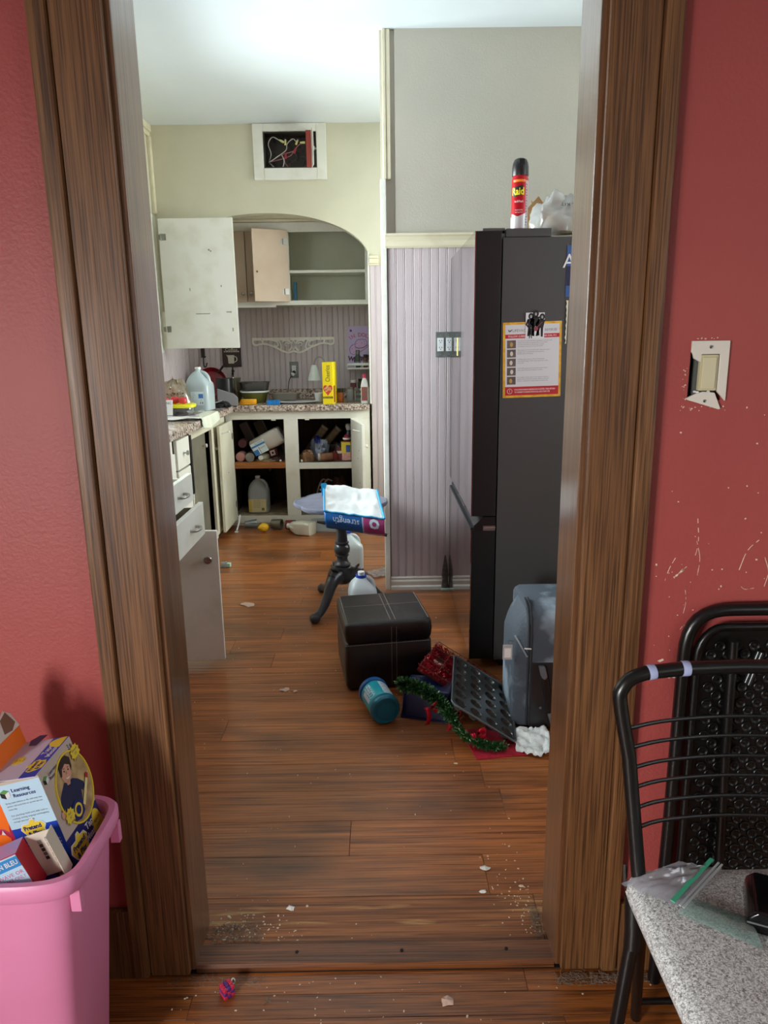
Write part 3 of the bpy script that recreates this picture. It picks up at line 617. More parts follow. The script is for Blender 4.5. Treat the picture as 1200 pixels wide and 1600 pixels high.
MB().prism([(.012, .612), (.012, .632), (.05, .668), (.1, .668), (.1, .612)], 0, .918, 0, Matrix(((1, 0, 0, 0), (0, 0, 1, 0), (0, 1, 0, 0), (0, 0, 0, 1)))).build('handle_recess', M_black, t)
MB().box(.0, .02, .01, .908, .612, .622).build('handle_lip', mat('handle_lip', (34, 34, 38), .4), d)
MB().box(.012, .016, .34, .60, .636, .641).build('handle_trim', M_steel, t)
for y0 in (-.002, .82): 
    h = MB().box(.115, .286, y0+.005, y0+.10, 1.742, 1.772).build('hinge_cover', M_fbody, t, bevel=.004); MB().box(.03, .115, y0+.02, y0+.09, 1.764, 1.776).build('hinge_arm', mat('hinge_grey', (92, 92, 90), .4), h, bevel=.003)
MB().box(.05, .098, -.004, .0, .612, .632).tube([(.055, -.004, .622), (.1, -.004, .624)], .004, 8).build('centre_hinge', M_steel, t)
MB().box(-.0012, -.0002, .56, .60, 1.30, 1.38).build('energy_sticker', mat('yellow_sticker', (226, 200, 90), .5), t)

# ---- things held to the fridge side
P0 = T(.589, 2.8365, 1.292) @ RY(-1.2) @ FRONT      # sheet centre, xy drawing
t = thing('instruction_sheet', 'yellow-bordered sheet with red bands and printed steps, on the fridge side', 'poster', P0)
MB().rect(-.113, .113, -.143, .143, 0, t=.0012).build('border', mat('yellow_border', (232, 186, 58), .5, c2=(206, 150, 40), vscale=40), t)
MB().rect(-.104, .104, -.134, .134, .0013).build('paper', mat('pale_sheet', (214, 214, 216), .5), t)
MB().rect(-.104, .104, .083, .098, .0018).build('red_band', mat('band_red', (186, 30, 40), .5), t); MB().rect(-.104, .104, -.134, -.101, .0018).build('red_band', MATS['band_red'], t)
for k in range(5):
    p = MB().rect(-.097, -.063, .046-k*.0345, .076-k*.0345, .0018).build('step_photo', mat('photo_brown', (112, 98, 92), .6, c2=(84, 74, 72), vscale=50), t)
    MB().disc(-.08+.004*math.sin(k*3), .06-k*.0345, .006, .009, .0022, n=10).build('photo_subject', [mat('photo_light', (214, 206, 190), .6), mat('photo_yellow', (190, 150, 70), .6)][k in (0, 4)], p)
mb = MB(); mb.text('LIFEVAC', -.051, .112, .0105, .0019, w=.05); mb.text('INSTRUCTIONS FOR USE', .048, .112, .0095, .0019, w=.092); mb.build('heading', M_inkg, t); MB().prism([(-.094, .117), (-.086, .112), (-.083, .107), (-.0765, .117), (-.0785, .117), (-.084, .109), (-.09, .106)], .0018, .0021).build('logo_mark', M_inkg, t)
mb = MB(); mb.text('FOLLOW CURRENT PROTOCOL AND DIAL 911', 0, .0905, .0068, .0023, w=.184, bold=.01); mb.text('IF NO SPONTANEOUS RESPIRATION IS NOTED, THEN RETURN', .012, -.1125, .0058, .0023, w=.158, bold=.01); mb.text('TO CURRENT CHOKING PROTOCOL AND START CPR', .002, -.122, .0058, .0023, w=.138, bold=.01)
mb.text('!', -.086, -.118, .011, .0023); mb.tube([(-.086+.0095*math.cos(i*.3927), -.118+.0095*math.sin(i*.3927), .0024) for i in range(16)], .0008, 4, closed=True)
mb.build('white_lettering', M_paper, t)
mb = MB(); steps = (['Choose the mask that fits and attach it to the unit', 'firmly, then lay the person flat on the back', 'and tilt the head so the airway is open', 'and keep the mask over nose and mouth'], ['Place mask over nose and mouth, make sure that a', 'proper seal is made before you push the', 'handle down to the base'], ['Holding mask in place with one hand push', 'down firmly again, while mask stays over nose', 'and mouth'], ['Pull handle upward in one quick motion with a', 'quick upward tug and repeat as needed'], ['If an object can be seen in the mouth remove it', 'gently, then check the airway. Repeat until the', 'object is cleared or help arrives to take over'])
for k, ls in enumerate(steps):
    for j, l in enumerate(ls): mb.text(l, -.056, .073-k*.0345-j*.0068, .0042, .0018, w=.0026*len(l), align='LEFT')
mb.build('step_text', M_inkg, t)
P1 = T(.596, 2.834, 1.4205) @ RY(-.5) @ FRONT
t = thing('photo_magnet', 'small black and white photo magnet of a band pinning the yellow-bordered sheet', 'magnet', P1)
MB().rect(-.036, .036, -.048, .048, -.001, t=.0022).build('card', mat('magnet_white', (222, 224, 226), .4), t)
mb = MB()
def figure(mb, x, y, s, lean=0, mi=0):
    M = T(x, y, .0014) @ RZ(lean)
    mb.disc(0, .032*s, .011*s, .013*s, 0, mi, M, 14); mb.prism([(-.014*s, .022*s), (.014*s, .022*s), (.011*s, -.012*s), (-.011*s, -.012*s)], 0, .0003, mi, M)
    mb.prism([(-.011*s, -.010*s), (-.001*s, -.010*s), (-.006*s, -.045*s), (-.014*s, -.045*s)], 0, .0003, mi, M); mb.prism([(.001*s, -.010*s), (.011*s, -.010*s), (.015*s, -.045*s), (.007*s, -.045*s)], 0, .0003, mi, M)
    mb.prism([(-.014*s, .02*s), (-.022*s, .0), (-.012*s, -.012*s), (-.009*s, -.006*s), (-.015*s, .0), (-.009*s, .015*s)], 0, .0003, mi, M)
figure(mb, -.016, .004, .95); figure(mb, .002, .010, 1.05); figure(mb, .022, .002, .95, -8); figure(mb, -.017, -.028, .42)
mb.build('band_figures', M_ink, t)
mb = MB(); 
for x, y in ((-.016, .0335), (.002, .0425), (.0265, .031)): mb.disc(x, y, .004, .006, .0018, 0, None, 12)
mb.build('faces', mat('photo_grey', (170, 168, 166), .5), t)
MB().disc(.004, -.012, .009, .008, .0019, 0, None, 14).prism([(.008, -.008), (.028, .012), (.0265, .0135), (.006, -.006)], .0018, .0021).build('guitar', mat('photo_red', (138, 62, 72), .5), t)
t = thing('blue_sheet', 'blue and navy printed sheet high on the fridge side by the door casing', 'poster', T(.745, 2.8365, 1.615) @ FRONT)
MB().rect(-.037, .06, -.09, .095, 0, t=.001).build('paper', mat('sheet_blue', (52, 92, 150), .5), t); MB().rect(-.036, .059, -.05, .02, .0012).build('navy_band', mat('sheet_navy', (26, 30, 66), .5), t); MB().text('A', -.028, .04, .05, .0014).build('lettering', M_paper, t)
t = thing('green_sheet', 'dark green torn-edged sheet below the blue sheet on the fridge side', 'poster', T(.745, 2.8365, 1.43) @ FRONT)
pts = [(-.034, .085), (.06, .085), (.06, -.085), (-.034, -.075)]
MB().prism(pts, 0, .001).build('paper', mat('sheet_green', (34, 58, 46), .5), t)
zig = [(-.034+.004*(i % 2)+.003*rnd.random(), .082-i*.0115) for i in range(15)]+[(-.026, -.078), (-.024, .082)]
MB().prism(zig, .0011, .0014).build('torn_edge', mat('sheet_cream', (222, 216, 190), .6), t)

# ---- spray can on the fridge
t = thing('spray_can', 'red bug spray can with black cap standing on top of the fridge', 'spray can', T(.541, 2.93, 1.7725) @ Matrix.Scale(.97, 4))
MB().lathe([(0.030, 0), (.0335, .003), (.0335, .008), (.0325, .012), (.0325, .19), (.0295, .2), (.029, .206)], 28).build('can', mat('can_red', (190, 26, 38), .25, .2), t, smooth=30)
MB().lathe([(.0326, .008), (.0331, .0085), (.0331, .052), (.0326, .0525)], 28).build('white_base', mat('can_white', (206, 204, 204), .3, .2), t, smooth=30)
mb = MB(); cy = lambda a, z, r=.0334: (r*math.cos(rad(a)), r*math.sin(rad(a)), z)
mb.grid(lambda a, b: cy(-160+a*110, .052+b*(.018 if True else 0)*(abs(a-.45)*1.5)), 12, 1); mb.build('label_wedge', MATS['can_white'], t)
cap = MB().lathe([(.0315, .203), (.0322, .206), (.0318, .235), (.029, .25), (.024, .262), (.015, .267), (0, .268)], 28).build('cap', mat('can_cap', (28, 28, 30), .35), t, smooth=40)
MB().box(-.011, .011, -.03, -.0235, .236, .262).build('nozzle_recess', M_dark, cap, bevel=.003)
def wraptext(mb, txt, a0, z, h, r, w, mi=0, rot=0, bold=.0):
    k = MB(); k.text(txt, 0, 0, h, 0, w=w, bold=bold, rot=rot); 
    vs = [Vector(((r+p.z)*math.cos(rad(a0)+p.x/r), (r+p.z)*math.sin(rad(a0)+p.x/r), z+p.y)) for p in k.v]; mb.add(vs, k.f, mi)
mb = MB(); mb.grid(lambda a, b: cy(-150+a*72, .123+b*.036+.008*a, .0329), 14, 1); mb.build('logo_ground', M_ink, t)
mb = MB(); wraptext(mb, 'Raid', -114, .145, .026, .0334, .05, bold=.03); mb.build('logo', mat('logo_yellow', (244, 226, 40), .4), t)
mb = MB(); wraptext(mb, 'Ant & Roach', -106, .108, .008, .0334, .036, bold=.01); wraptext(mb, 'FRAGRANCE FREE', -104, .076, .004, .0334, .03); wraptext(mb, 'kills bugs dead', -104, .068, .004, .0334, .03); mb.build('small_lettering', M_paper, t)
mb = MB(); mb.grid(lambda a, b: cy(-150+a*90, .178+b*.009, .0329), 14, 1); mb.build('orange_band', mat('band_orange', (236, 140, 40), .4), t)
mb = MB(); mb.grid(lambda a, b: cy(-58+a*40, .014+b*.17, .0328), 8, 1); mb.build('side_panel', mat('panel_grey', (200, 170, 172), .4), t)
mb = MB(); 
for i in range(16): mb.grid(lambda a, b, i=i: cy(-55+a*(8+(i*7) % 14), .02+i*.0098+b*.0045, .0331), 3, 1)
mb.build('side_text', M_inkg, t)
# ---- bag and carton on the fridge
t = thing('carton', 'small opened brown carton behind the clear bag on top of the fridge', 'box', T(.64, 3.15, 1.7725) @ RZ(22) @ Matrix.Scale(.92, 4))
MB().box(-.06, .06, -.04, -.037, 0, .12).box(-.06, .06, .037, .04, 0, .11).box(-.06, -.057, -.037, .037, 0, .12).box(.057, .06, -.037, .037, 0, .11).box(-.057, .057, -.037, .037, 0, .003).build('carton_wall', mat('kraft', (214, 172, 112), .7, c2=(196, 152, 96), vscale=9), t)
MB().prism([(-.06, 0), (.0, .055), (.05, .0)], 0, .002, 0, T(0, -.04, .12) @ FRONT @ RX(-6)).prism([(-.0, .05), (.06, .02), (.06, -.01), (.03, -.01)], 0, .002, 0, T(0, .037, .12) @ FRONT @ RX(12)).build('flap', mat('kraft_dark', (186, 146, 96), .7), t)
t = thing('plastic_bag', 'crumpled clear plastic bag with black lettering on top of the fridge', 'bag', T(.735, 3.02, 1.7725))
def blob(a, b):
    th = 2*math.pi*a; ph = b*math.pi*.5
    n = 1+.28*nz(math.cos(th)*2, math.sin(th)*2, b*3)+.10*nz(math.cos(th)*6, math.sin(th)*6, b*8)
    return (.125*math.cos(th)*math.cos(ph)**.6*n, .10*math.sin(th)*math.cos(ph)**.6*n, .128*math.sin(ph)**.75*n if b > 0 else 0)
MB().grid(blob, 40, 14).build('film', thin_clear('bag_film', (236, 236, 234), .35, .15, .34), t, smooth=70)
MB().lathe([(.05, .002), (.07, .03), (.055, .07), (.02, .085), (0, .088)], 18, sx=1.2, sy=.8).build('contents', mat('bag_contents', (218, 196, 150), .6, c2=(200, 200, 200), vscale=14), t, smooth=60)
mb = MB(); mb.text('LA. KIT', 0, .0, .016, 0, w=.075, rot=176, M=T(.0, -.096, .095) @ FRONT @ RX(-38)); mb.text('ELAC', 0, 0, .018, 0, w=.05, rot=182, M=T(.03, -.118, .055) @ FRONT @ RX(-12)); mb.build('marker_lettering', M_ink, t)

# ---- ottoman
OM = Matrix(((.988, -.153, 0, -.153), (.153, .988, 0, 2.632), (0, 0, 1, 0), (0, 0, 0, 1)))
t = thing('ottoman', 'dark brown leather cube ottoman with pale stitching in the middle of the floor', 'ottoman', OM)
M_lea = mat('brown_leather', (27, 19, 18), .36, c2=(21, 15, 14), vscale=22, bump=.22, bscale=220, spec=.55)
M_sti = mat('pale_stitch', (150, 138, 128), .7)
W, D, H = .352, .35, .29
def cube(z0, z1, ins, p): 
    r_ = []
    for z, k in ((z0, ins), (z0+.012, 0), ((z0+z1)/2, -.003), (z1-.014, 0), (z1-.004, .008), (z1, .022)): r_.append(ring(W/2-k, D/2-k, z, 40, p, W/2, D/2))
    return r_
MB().loft(cube(.012, .206, .004, 16)).build('body', M_lea, t, smooth=45)
MB().loft(cube(.2065, H, .004, 16)).build('lid', M_lea, t, smooth=45)
for x in (.03, W-.03):
    for y_ in (.03, D-.03): MB().lathe([(.014, 0), (.016, .012)], 10, 0, T(x, y_, 0)).build('foot', M_black, t)
st = MB(); dash = []
def stitch(p, q, n):
    p, q = Vector(p), Vector(q)
    for i in range(n):
        a = p.lerp(q, i/n); b_ = p.lerp(q, (i+.72)/n); st.tube([a, b_], .0011, 4)
for x in (.185, .205): stitch((x, .022, H+.0005), (x, D-.022, H+.0005), 42); stitch((x, -.0035, .02), (x, -.0035, H-.02), 30)
stitch((.02, D*.55, H+.0005), (W-.02, D*.55, H+.0005), 42); stitch((.0, -.0025, .2), (W, -.0025, .2), 40); stitch((.012, .025, H-.002), (.012, D-.025, H-.002), 36); stitch((W-.012, .025, H-.002), (W-.012, D-.025, H-.002), 36)
stuff(st.build('stitching', M_sti, t))

# ---- pedestal table
t = thing('pedestal_table', 'small dark grey pedestal table with a scalloped top and clawed legs', 'table', T(-.213, 3.6, -.0))
M_ped = mat('charcoal_paint', (62, 63, 66), .32, c2=(50, 51, 54), vscale=20)
M_top = mat('blue_grey_top', (118, 120, 136), .4, c2=(100, 102, 118), vscale=16)
def scal(k): return [((.222*k+.021*abs(math.cos(3*q))**.7*k)*math.cos(q), (.222*k+.021*abs(math.cos(3*q))**.7*k)*math.sin(q)) for q in [2*math.pi*i/96+.26 for i in range(96)]]
rings_ = [[(x, y_, z) for x, y_ in scal(k)] for z, k in ((.552, .93), (.556, .985), (.566, 1.0), (.575, .99), (.577, .965), (.573, .945), (.5725, .5))]
MB().loft(rings_).build('table_top', M_top, t, smooth=35)
MB().lathe([(.055, .552), (.05, .545), (.022, .54), (.023, .5), (.028, .40), (.031, .36), (.037, .357), (.037, .350), (.031, .346), (.039, .338), (.043, .32), (.04, .302), (.031, .292), (.036, .289), (.036, .283), (.029, .278), (.028, .262), (.036, .243), (.043, .238), (.043, .231), (.037, .229)], 28).build('column', M_ped, t, smooth=35)
MB().loft([ring(.036, .036, .228, 18, 2.6), ring(.047, .047, .222, 18, 2.6), ring(.047, .047, .15, 18, 2.6), ring(.032, .032, .132, 18, 2.6), ring(.012, .012, .128, 18, 2.6)]).build('hub', M_ped, t, smooth=45)
for az in (240, 120, 2):
    P = bez((.03, 0, .175), (.135, 0, .20), (.125, 0, .06), (.235, 0, .030), 16)+[Vector((.27, 0, .026))]
    R_ = [.042-.020*(i/16) for i in range(17)]+[.024]
    L_ = MB().tube(P, R_, 12, 0, RZ(az) @ Matrix.Scale(.8, 4, (0, 1, 0))).lathe([(0, 0), (.02, .004), (.028, .016), (.026, .034), (.014, .046), (0, .048)], 14, 0, RZ(az) @ T(.262, 0, 0), cap=False).build('leg', M_ped, t, smooth=50)
    lf = MB()
    for s_ in (-1, 0, 1):
        for k in range(3): lf.lathe([(0, -.02), (.006, -.012), (.008, 0), (.005, .012), (0, .022)], 8, 0, RZ(az) @ T(.075+k*.02, s_*.013, .218-k*.027) @ RY(48) @ Matrix.Scale(.6, 4, (1, 0, 0)), cap=False)
    lf.build('leaf_carving', M_ped, L_, smooth=60)

# ---- open blue bag on the table with a rod in its fold
t = thing('dog_food_bag', 'torn blue and pink bag with white lining lying open on the pedestal table', 'bag', T(-.14, 3.40, .578))
Q = lambda x, y_, z: Vector((x+.14, y_-3.40, z-.578))
FL, FR, BL, BR = Q(-.276, 3.315, .590), Q(.008, 3.31, .548), Q(-.288, 3.50, .685), Q(-.027, 3.505, .648)
def lining(a, b):
    p = FL.lerp(FR, a).lerp(BL.lerp(BR, a), b); sag = math.sin(math.pi*b)*math.sin(math.pi*min(1, a*1.15+.05))
    return p+Vector((0, 0, -.014*sag+.008*nz(a*4, b*4, 1)+.005*nz(a*11, b*9, 3)))
lm = MB().grid(lining, 30, 18).build('white_lining', mat('bag_lining', (214, 218, 217), .5, bump=.15, bscale=30), t, smooth=70, solid=.0012)
HL, HR = Q(-.268, 3.315, .508), Q(.013, 3.315, .459)
def hang(a, b):
    p = FL.lerp(FR, a).lerp(HL.lerp(HR, a), b); return p+Vector((0, -.018*math.sin(math.pi*b)+.004*nz(a*5, b*3, 7), .003*nz(a*9, b*5, 2)))
MB().grid(lambda a, b: hang(a*.64, b), 20, 8).build('blue_front', mat('bag_blue', (24, 96, 168), .35), t, smooth=70, solid=.0012)
MB().grid(lambda a, b: hang(.64+.36*a, b), 12, 8).build('pink_front', mat('bag_pink', (164, 62, 122), .35), t, smooth=70, solid=.0012)
MB().grid(lambda a, b: hang(.625+.02*a, b)+Vector((0, -.001, 0)), 2, 8).grid(lambda a, b: hang(.64+.34*a, .92+.05*b)+Vector((0, -.0015, 0)), 6, 1).build('grey_stripe', mat('bag_stripe', (172, 186, 206), .4), t, smooth=70)
M_sky = mat('bag_sky_blue', (48, 160, 214), .35)
hem = MB(); hem.tube([lining(i/24, 0)+Vector((0, -.003, .001)) for i in range(25)], .0048, 6); hem.tube([lining(0, i/16) for i in range(17)], .004, 6); hem.tube([lining(1, i/16)+Vector((.002, 0, 0)) for i in range(17)], .0055, 6)
hem.prism([(0, 0), (.03, .0), (.016, -.05), (.004, -.07)], 0, .0015, 0, T(BL.x-.012, BL.y-.03, BL.z+.008) @ FRONT); hem.build('bag_hem', M_sky, t, smooth=50)
MB().grid(lambda a, b: lining(1, .15+.8*b)+Vector((.006+.014*math.sin(math.pi*b)*a, 0, -.045*a)), 4, 10).build('pink_side', MATS['bag_pink'], t, smooth=60, solid=.001)
MB().grid(lambda a, b: lining(0, b)+Vector((-.003*a, 0, -a*max(.004, min(.075, lining(0, b).z-(.008 if b > .2 else -.07))))), 3, 10).build('blue_side', MATS['bag_blue'], t, smooth=60, solid=.001)
mb = MB()
def on_hang(txt, a, b, h, w, bold=0, rot=180):
    k = MB(); k.text(txt, 0, 0, h, 0, w=w, bold=bold, rot=rot); L_ = (FR-FL).length; V_ = (HL-FL).length
    mb.add([hang(a+p.x/L_, min(1, max(0, b-p.y/V_)))+Vector((0, -.0022, 0)) for p in k.v], k.f)
on_hang('strength', .36, .42, .030, .125); on_hang('O', .83, .35, .04, .05, .06); mb.build('lettering', mat('bag_lettering', (196, 214, 232), .4), t)
r0, r1 = Q(-.312, 3.325, .536), Q(.022, 3.325, .463)
tag(MB().tube([(t.location+r0.lerp(r1, i/6)) for i in range(7)], [.0075, .0085, .006, .006, .006, .007, .0085], 10).build('rod', [mat('rod_dark', (60, 52, 48), .4)], None, smooth=50), 'dark rod with rounded ends held in the fold of the blue bag on the table', 'rod')

# ---- blue canister lying on the floor
ax = Vector((.046, -.149, 0)).normalized()
CM = frame((-.045, 2.534, .0575), (-ax.y, ax.x, 0), (0, 0, 1), ax)
t = thing('coffee_canister', 'turquoise plastic canister lying on its side in front of the ottoman', 'canister', CM)
M_cb = mat('canister_blue', (18, 116, 142), .3, c2=(14, 104, 130), vscale=6); M_teal = mat('canister_teal', (40, 176, 196), .25)
MB().lathe([(.046, .012), (.051, .014), (.053, .02), (.053, .135), (.055, .14), (.057, .15), (.056, .158), (.050, .165), (.044, .165), (.042, .160), (.033, .160), (.032, .163), (0, .163)], 36).build('body', M_cb, t, smooth=35)
MB().lathe([(.050, -.006), (.056, -.005), (.057, .0), (.057, .014), (.054, .017)], 36).build('lid', mat('canister_lid', (20, 90, 160), .35), t, smooth=35)
MB().lathe([(.0534, .024), (.0536, .025), (.0536, .130), (.0534, .131)], 36, cap=False).build('label', M_teal, t, smooth=35)
cyl = lambda a, z, r=.0541: (r*math.cos(rad(a)), r*math.sin(rad(a)), z)
MB().grid(lambda a, b: cyl(38+a*44, .03+b*.097), 10, 1).build('nutrition_panel', mat('panel_pale', (196, 216, 226), .5), t)
mb = MB()
for i in range(11): mb.grid(lambda a, b, i=i: cyl(42+a*(34 if i % 3 else 22), .036+i*.008+b*.002, .0544), 6, 1)
mb.build('panel_text', M_inkg, t)
mb = MB(); k = MB(); k.text('COFFEE', 0, 0, .026, 0, w=.085, bold=.02); mb.add([Vector(cyl(134+p.y/.0545*57.3, .078-p.x, .0544)) for p in k.v], k.f); mb.grid(lambda a, b: cyl(150+a*16, .05+b*.07, .0543), 6, 1); mb.build('lettering', mat('label_pale', (206, 222, 232), .4), t)

# ---- navy tub upside down
t = thing('storage_tub', 'navy plastic tub turned upside down under the green garland', 'tub', Matrix(((.966, .258, 0, .058), (-.258, .966, 0, 2.43), (0, 0, 1, 0), (0, 0, 0, 1))))
M_navy = mat('navy_plastic', (14, 22, 74), .38)
MB().loft([ring(.108, .080, .0, 44, 12, .103, .078), ring(.108, .080, .006, 44, 12, .103, .078)]).build('rim', M_navy, t, smooth=40)
MB().loft([ring(.100, .074, .0065, 44, 12, .100, .078), ring(.092, .066, .102, 44, 12, .098, .078), ring(.088, .062, .110, 44, 12, .097, .078), ring(.078, .054, .113, 44, 12, .097, .078), ring(.074, .05, .111, 44, 12, .097, .078)]).build('body', M_navy, t, smooth=45)

# ---- red tinsel decoration and garland
def tinsel(path, r, n, mi, seed, L0=.012, L1=.022, w=.0022):
    rr = random.Random(seed); mb = MB(); P = [Vector(p) for p in path]
    for i in range(n):
        u_ = rr.random()*(len(P)-1); k = int(u_); p = P[k].lerp(P[min(k+1, len(P)-1)], u_-k)
        d = Vector((rr.gauss(0, 1), rr.gauss(0, 1), rr.gauss(0, 1))).normalized(); side = d.cross(Vector((rr.gauss(0, 1), rr.gauss(0, 1), rr.gauss(0, 1)))).normalized()
        L_ = rr.uniform(L0, L1)*r/.02; tip = p+d*L_; mid = p+d*L_*.45
        mb.add([mid+side*w, mid-side*w, tip-side*w*.6, tip+side*w*.6], [(0, 1, 2, 3)], mi)
    return mb
M_tred = mat('tinsel_red', (178, 20, 42), .25, .4); M_tgrn = mat('tinsel_green', (34, 92, 44), .28, .5); M_rib = mat('red_ribbon', (178, 34, 48), .4); M_wire = mat('frame_wire', (104, 66, 48), .5, .4)
DM = frame((0, 0, 0), (.841, -.101, -.532), (.0, 0, 0) if False else Vector((.30, .94, -.12)), Vector((.841, -.101, -.532)).cross(Vector((.30, .94, -.12))))
DM.translation = (.118, 2.472, .186)
t = thing('tinsel_gift_decoration', 'red tinsel covered wire decoration tilted against the black fridge behind the muffin tin', 'decoration', T(.128, 2.470, .186))
ux, uy, un = Vector((.841, -.101, -.532)), Vector((.30, .94, -.12)).normalized(), None
un = ux.cross(uy).normalized()
dp = lambda a, b, c_=0: ux*a*.30+uy*b*.31+un*c_
rr = random.Random(5); tb = MB()
for i in range(5200):
    a, b = rr.random(), rr.random()
    if .10 < a < .24 and .42 < b < .66: continue
    p = dp(a, b, rr.uniform(-.012, .004)); d = Vector((rr.gauss(0, 1), rr.gauss(0, 1), rr.gauss(.3, .8))).normalized(); s_ = d.cross(Vector((rr.gauss(0, 1), rr.gauss(0, 1), rr.gauss(0, 1)))).normalized(); L_ = rr.uniform(.006, .015)
    tb.add([p+s_*.0016, p-s_*.0016, p+d*L_-s_*.0012, p+d*L_+s_*.0012], [(0, 1, 2, 3)])
stuff(tb.build('red_tinsel', M_tred, t))
MB().add([dp(0, 0, -.014), dp(1, 0, -.014), dp(1, 1, -.014), dp(0, 1, -.014), dp(0, 0, -.018), dp(1, 0, -.018), dp(1, 1, -.018), dp(0, 1, -.018)], [(0, 1, 2, 3), (7, 6, 5, 4), (0, 4, 5, 1), (1, 5, 6, 2), (2, 6, 7, 3), (3, 7, 4, 0)]).build('backing', mat('decoration_backing', (70, 12, 22), .6), t)
for a0, b0, a1, b1 in ((0, 0, 1, 0), (1, 0, 1, 1), (1, 1, 0, 1), (0, 1, 0, 0), (0, .28, 1, .28), (0, .52, 1, .52), (0, .76, 1, .76), (.24, 0, .24, 1), (.48, 0, .48, 1), (.74, 0, .74, 1)): MB().tube([dp(a0, b0, .009), dp(a1, b1, .009)], .0016, 5).build('frame_wire', M_wire, t)
MB().prism([(0, 0), (.05, .0), (.05, .03), (.02, .022), (0, .03)], 0, .0006, 0, T(*dp(.10, .42, -.006)) @ frame((0, 0, 0), ux, uy, un)).build('pale_gap', mat('decoration_gap', (216, 176, 160), .6), t)
G = [(.062, 2.405, .150), (.09, 2.385, .152), (.13, 2.372, .146), (.17, 2.36, .125), (.205, 2.335, .10), (.235, 2.29, .075), (.262, 2.235, .05), (.31, 2.205, .03), (.36, 2.19, .024), (.405, 2.19, .022)]
t = thing('tinsel_garland', 'green and silver tinsel garland draped over the navy tub and under the muffin tin', 'garland', T(.2, 2.35, .1))
Gl = [Vector(p)-Vector((.2, 2.35, .1)) for p in spline(G, 5)]
M_tsil = mat('tinsel_pale_green', (150, 190, 140), .2, .6)  # pale blades among the green put the tinsel's bright sparkles into colour
nG = int(len(Gl)*.58); g1 = tinsel(Gl[:nG], .032, 2500, 0, 3); g2 = tinsel(Gl[:nG], .032, 800, 1, 4, .014, .022)
g3 = tinsel(Gl[nG-1:], .021, 1300, 0, 6); g4 = tinsel(Gl[nG-1:], .021, 350, 1, 7); g1.add(g3.v, g3.f, 0); g1.add(g4.v, g4.f, 1)
g1.add(g2.v, g2.f, 1); stuff(g1.build('tinsel', [M_tgrn, M_tsil], t)); MB().tube(Gl, .003, 6).build('core', M_wire, t)
for c_, s_ in (((.235, 2.325, .062), 1), ((.16, 2.345, .075), 2), ((.31, 2.225, .04), 3)):
    bw = MB(); q = Vector(c_)-Vector((.2, 2.35, .1))
    bw.grid(lambda a, b: q+Vector((-.012+.0*a+.010*math.sin(b*3), -.014-.006*math.sin(b*3.1), .02-b*.07+.016*(a-.5)*.3))+Vector(((a-.5)*.017, 0, 0)), 2, 8); bw.grid(lambda a, b: q+Vector((.004+.030*math.sin(b*3.1), -.016, .02+.014*math.sin(b*6.28)+(a-.5)*.018)), 2, 10)
    bw.build('ribbon_bow', M_rib if s_ == 1 else M_tred, t, smooth=60, solid=.0008)
tg = MB().rect(-.016, .016, -.021, .021, 0, 0, T(.058, -.042, -.062) @ FRONT @ RZ(-14) @ RX(14), t=.0008).build('gift_tag', mat('tag_red', (172, 44, 52), .5), t)
MB().disc(0, 0, .012, .015, .0009, 0, T(.058, -.042, -.062) @ FRONT @ RZ(-14) @ RX(14)).build('tag_oval', mat('tag_pale', (226, 190, 180), .6), tg); MB().text('Merry', 0, .003, .005, .0014, M=T(.058, -.042, -.062) @ FRONT @ RZ(-14) @ RX(14)).text('Christmas', 0, -.005, .004, .0014, M=T(.058, -.042, -.062) @ FRONT @ RZ(-14) @ RX(14)).build('lettering', M_inkr, tg)

# ---- muffin tin
t = thing('muffin_tin', 'dark grey muffin tin with 24 cups tilted on the garland beside the suitcase', 'muffin tin', frame((.229, 2.238, .160), (.841, -.101, -.532), (.124, .992, .008), (.527, -.072, .847)))
M_tin = mat('dark_tin', (96, 100, 100), .27, .6); PW, PL = .262, .382
sh = MB(); nx, ny = 4, 6; cxs = [.035+i*.064 for i in range(nx)]; cys = [.036+j*.062 for j in range(ny)]; R0 = .0235
# flat web with round openings: each cell is a square ring of quads round its cup
for i in range(nx):
    for j in range(ny):
        xa = 0.003 if i == 0 else (cxs[i]+cxs[i-1])/2; xb = PW-.003 if i == nx-1 else (cxs[i]+cxs[i+1])/2; ya = .003 if j == 0 else (cys[j]+cys[j-1])/2; yb = PL-.003 if j == ny-1 else (cys[j]+cys[j+1])/2
        n = 24; inner = []; outer = []
        for k in range(n):
            q = 2*math.pi*k/n; c_, s_ = math.cos(q), math.sin(q); inner.append((cxs[i]+R0*c_, cys[j]+R0*s_, 0))
            tx = ((xb-cxs[i]) if c_ > 0 else (xa-cxs[i]))/c_ if abs(c_) > 1e-6 else 9; ty = ((yb-cys[j]) if s_ > 0 else (ya-cys[j]))/s_ if abs(s_) > 1e-6 else 9
            m_ = min(tx, ty); outer.append((cxs[i]+c_*m_, cys[j]+s_*m_, 0))
        for cxn, cyn in ((xa, ya), (xb, ya), (xa, yb), (xb, yb)):
            k = min(range(n), key=lambda z: (outer[z][0]-cxn)**2+(outer[z][1]-cyn)**2); outer[k] = (cxn, cyn, 0)
        sh.add(inner+outer, [(k, (k+1) % n, n+(k+1) % n, n+k) for k in range(n)])
sh.build('plate', M_tin, t, weld=True)
MB().tube([(x, y_, 0) for x, y_ in rrect(0, PW, 0, PL, .02, 6)], .0042, 8, closed=True).build('rolled_rim', mat('rim_tin', (120, 130, 134), .3, .9), t, smooth=60)
cup0 = None
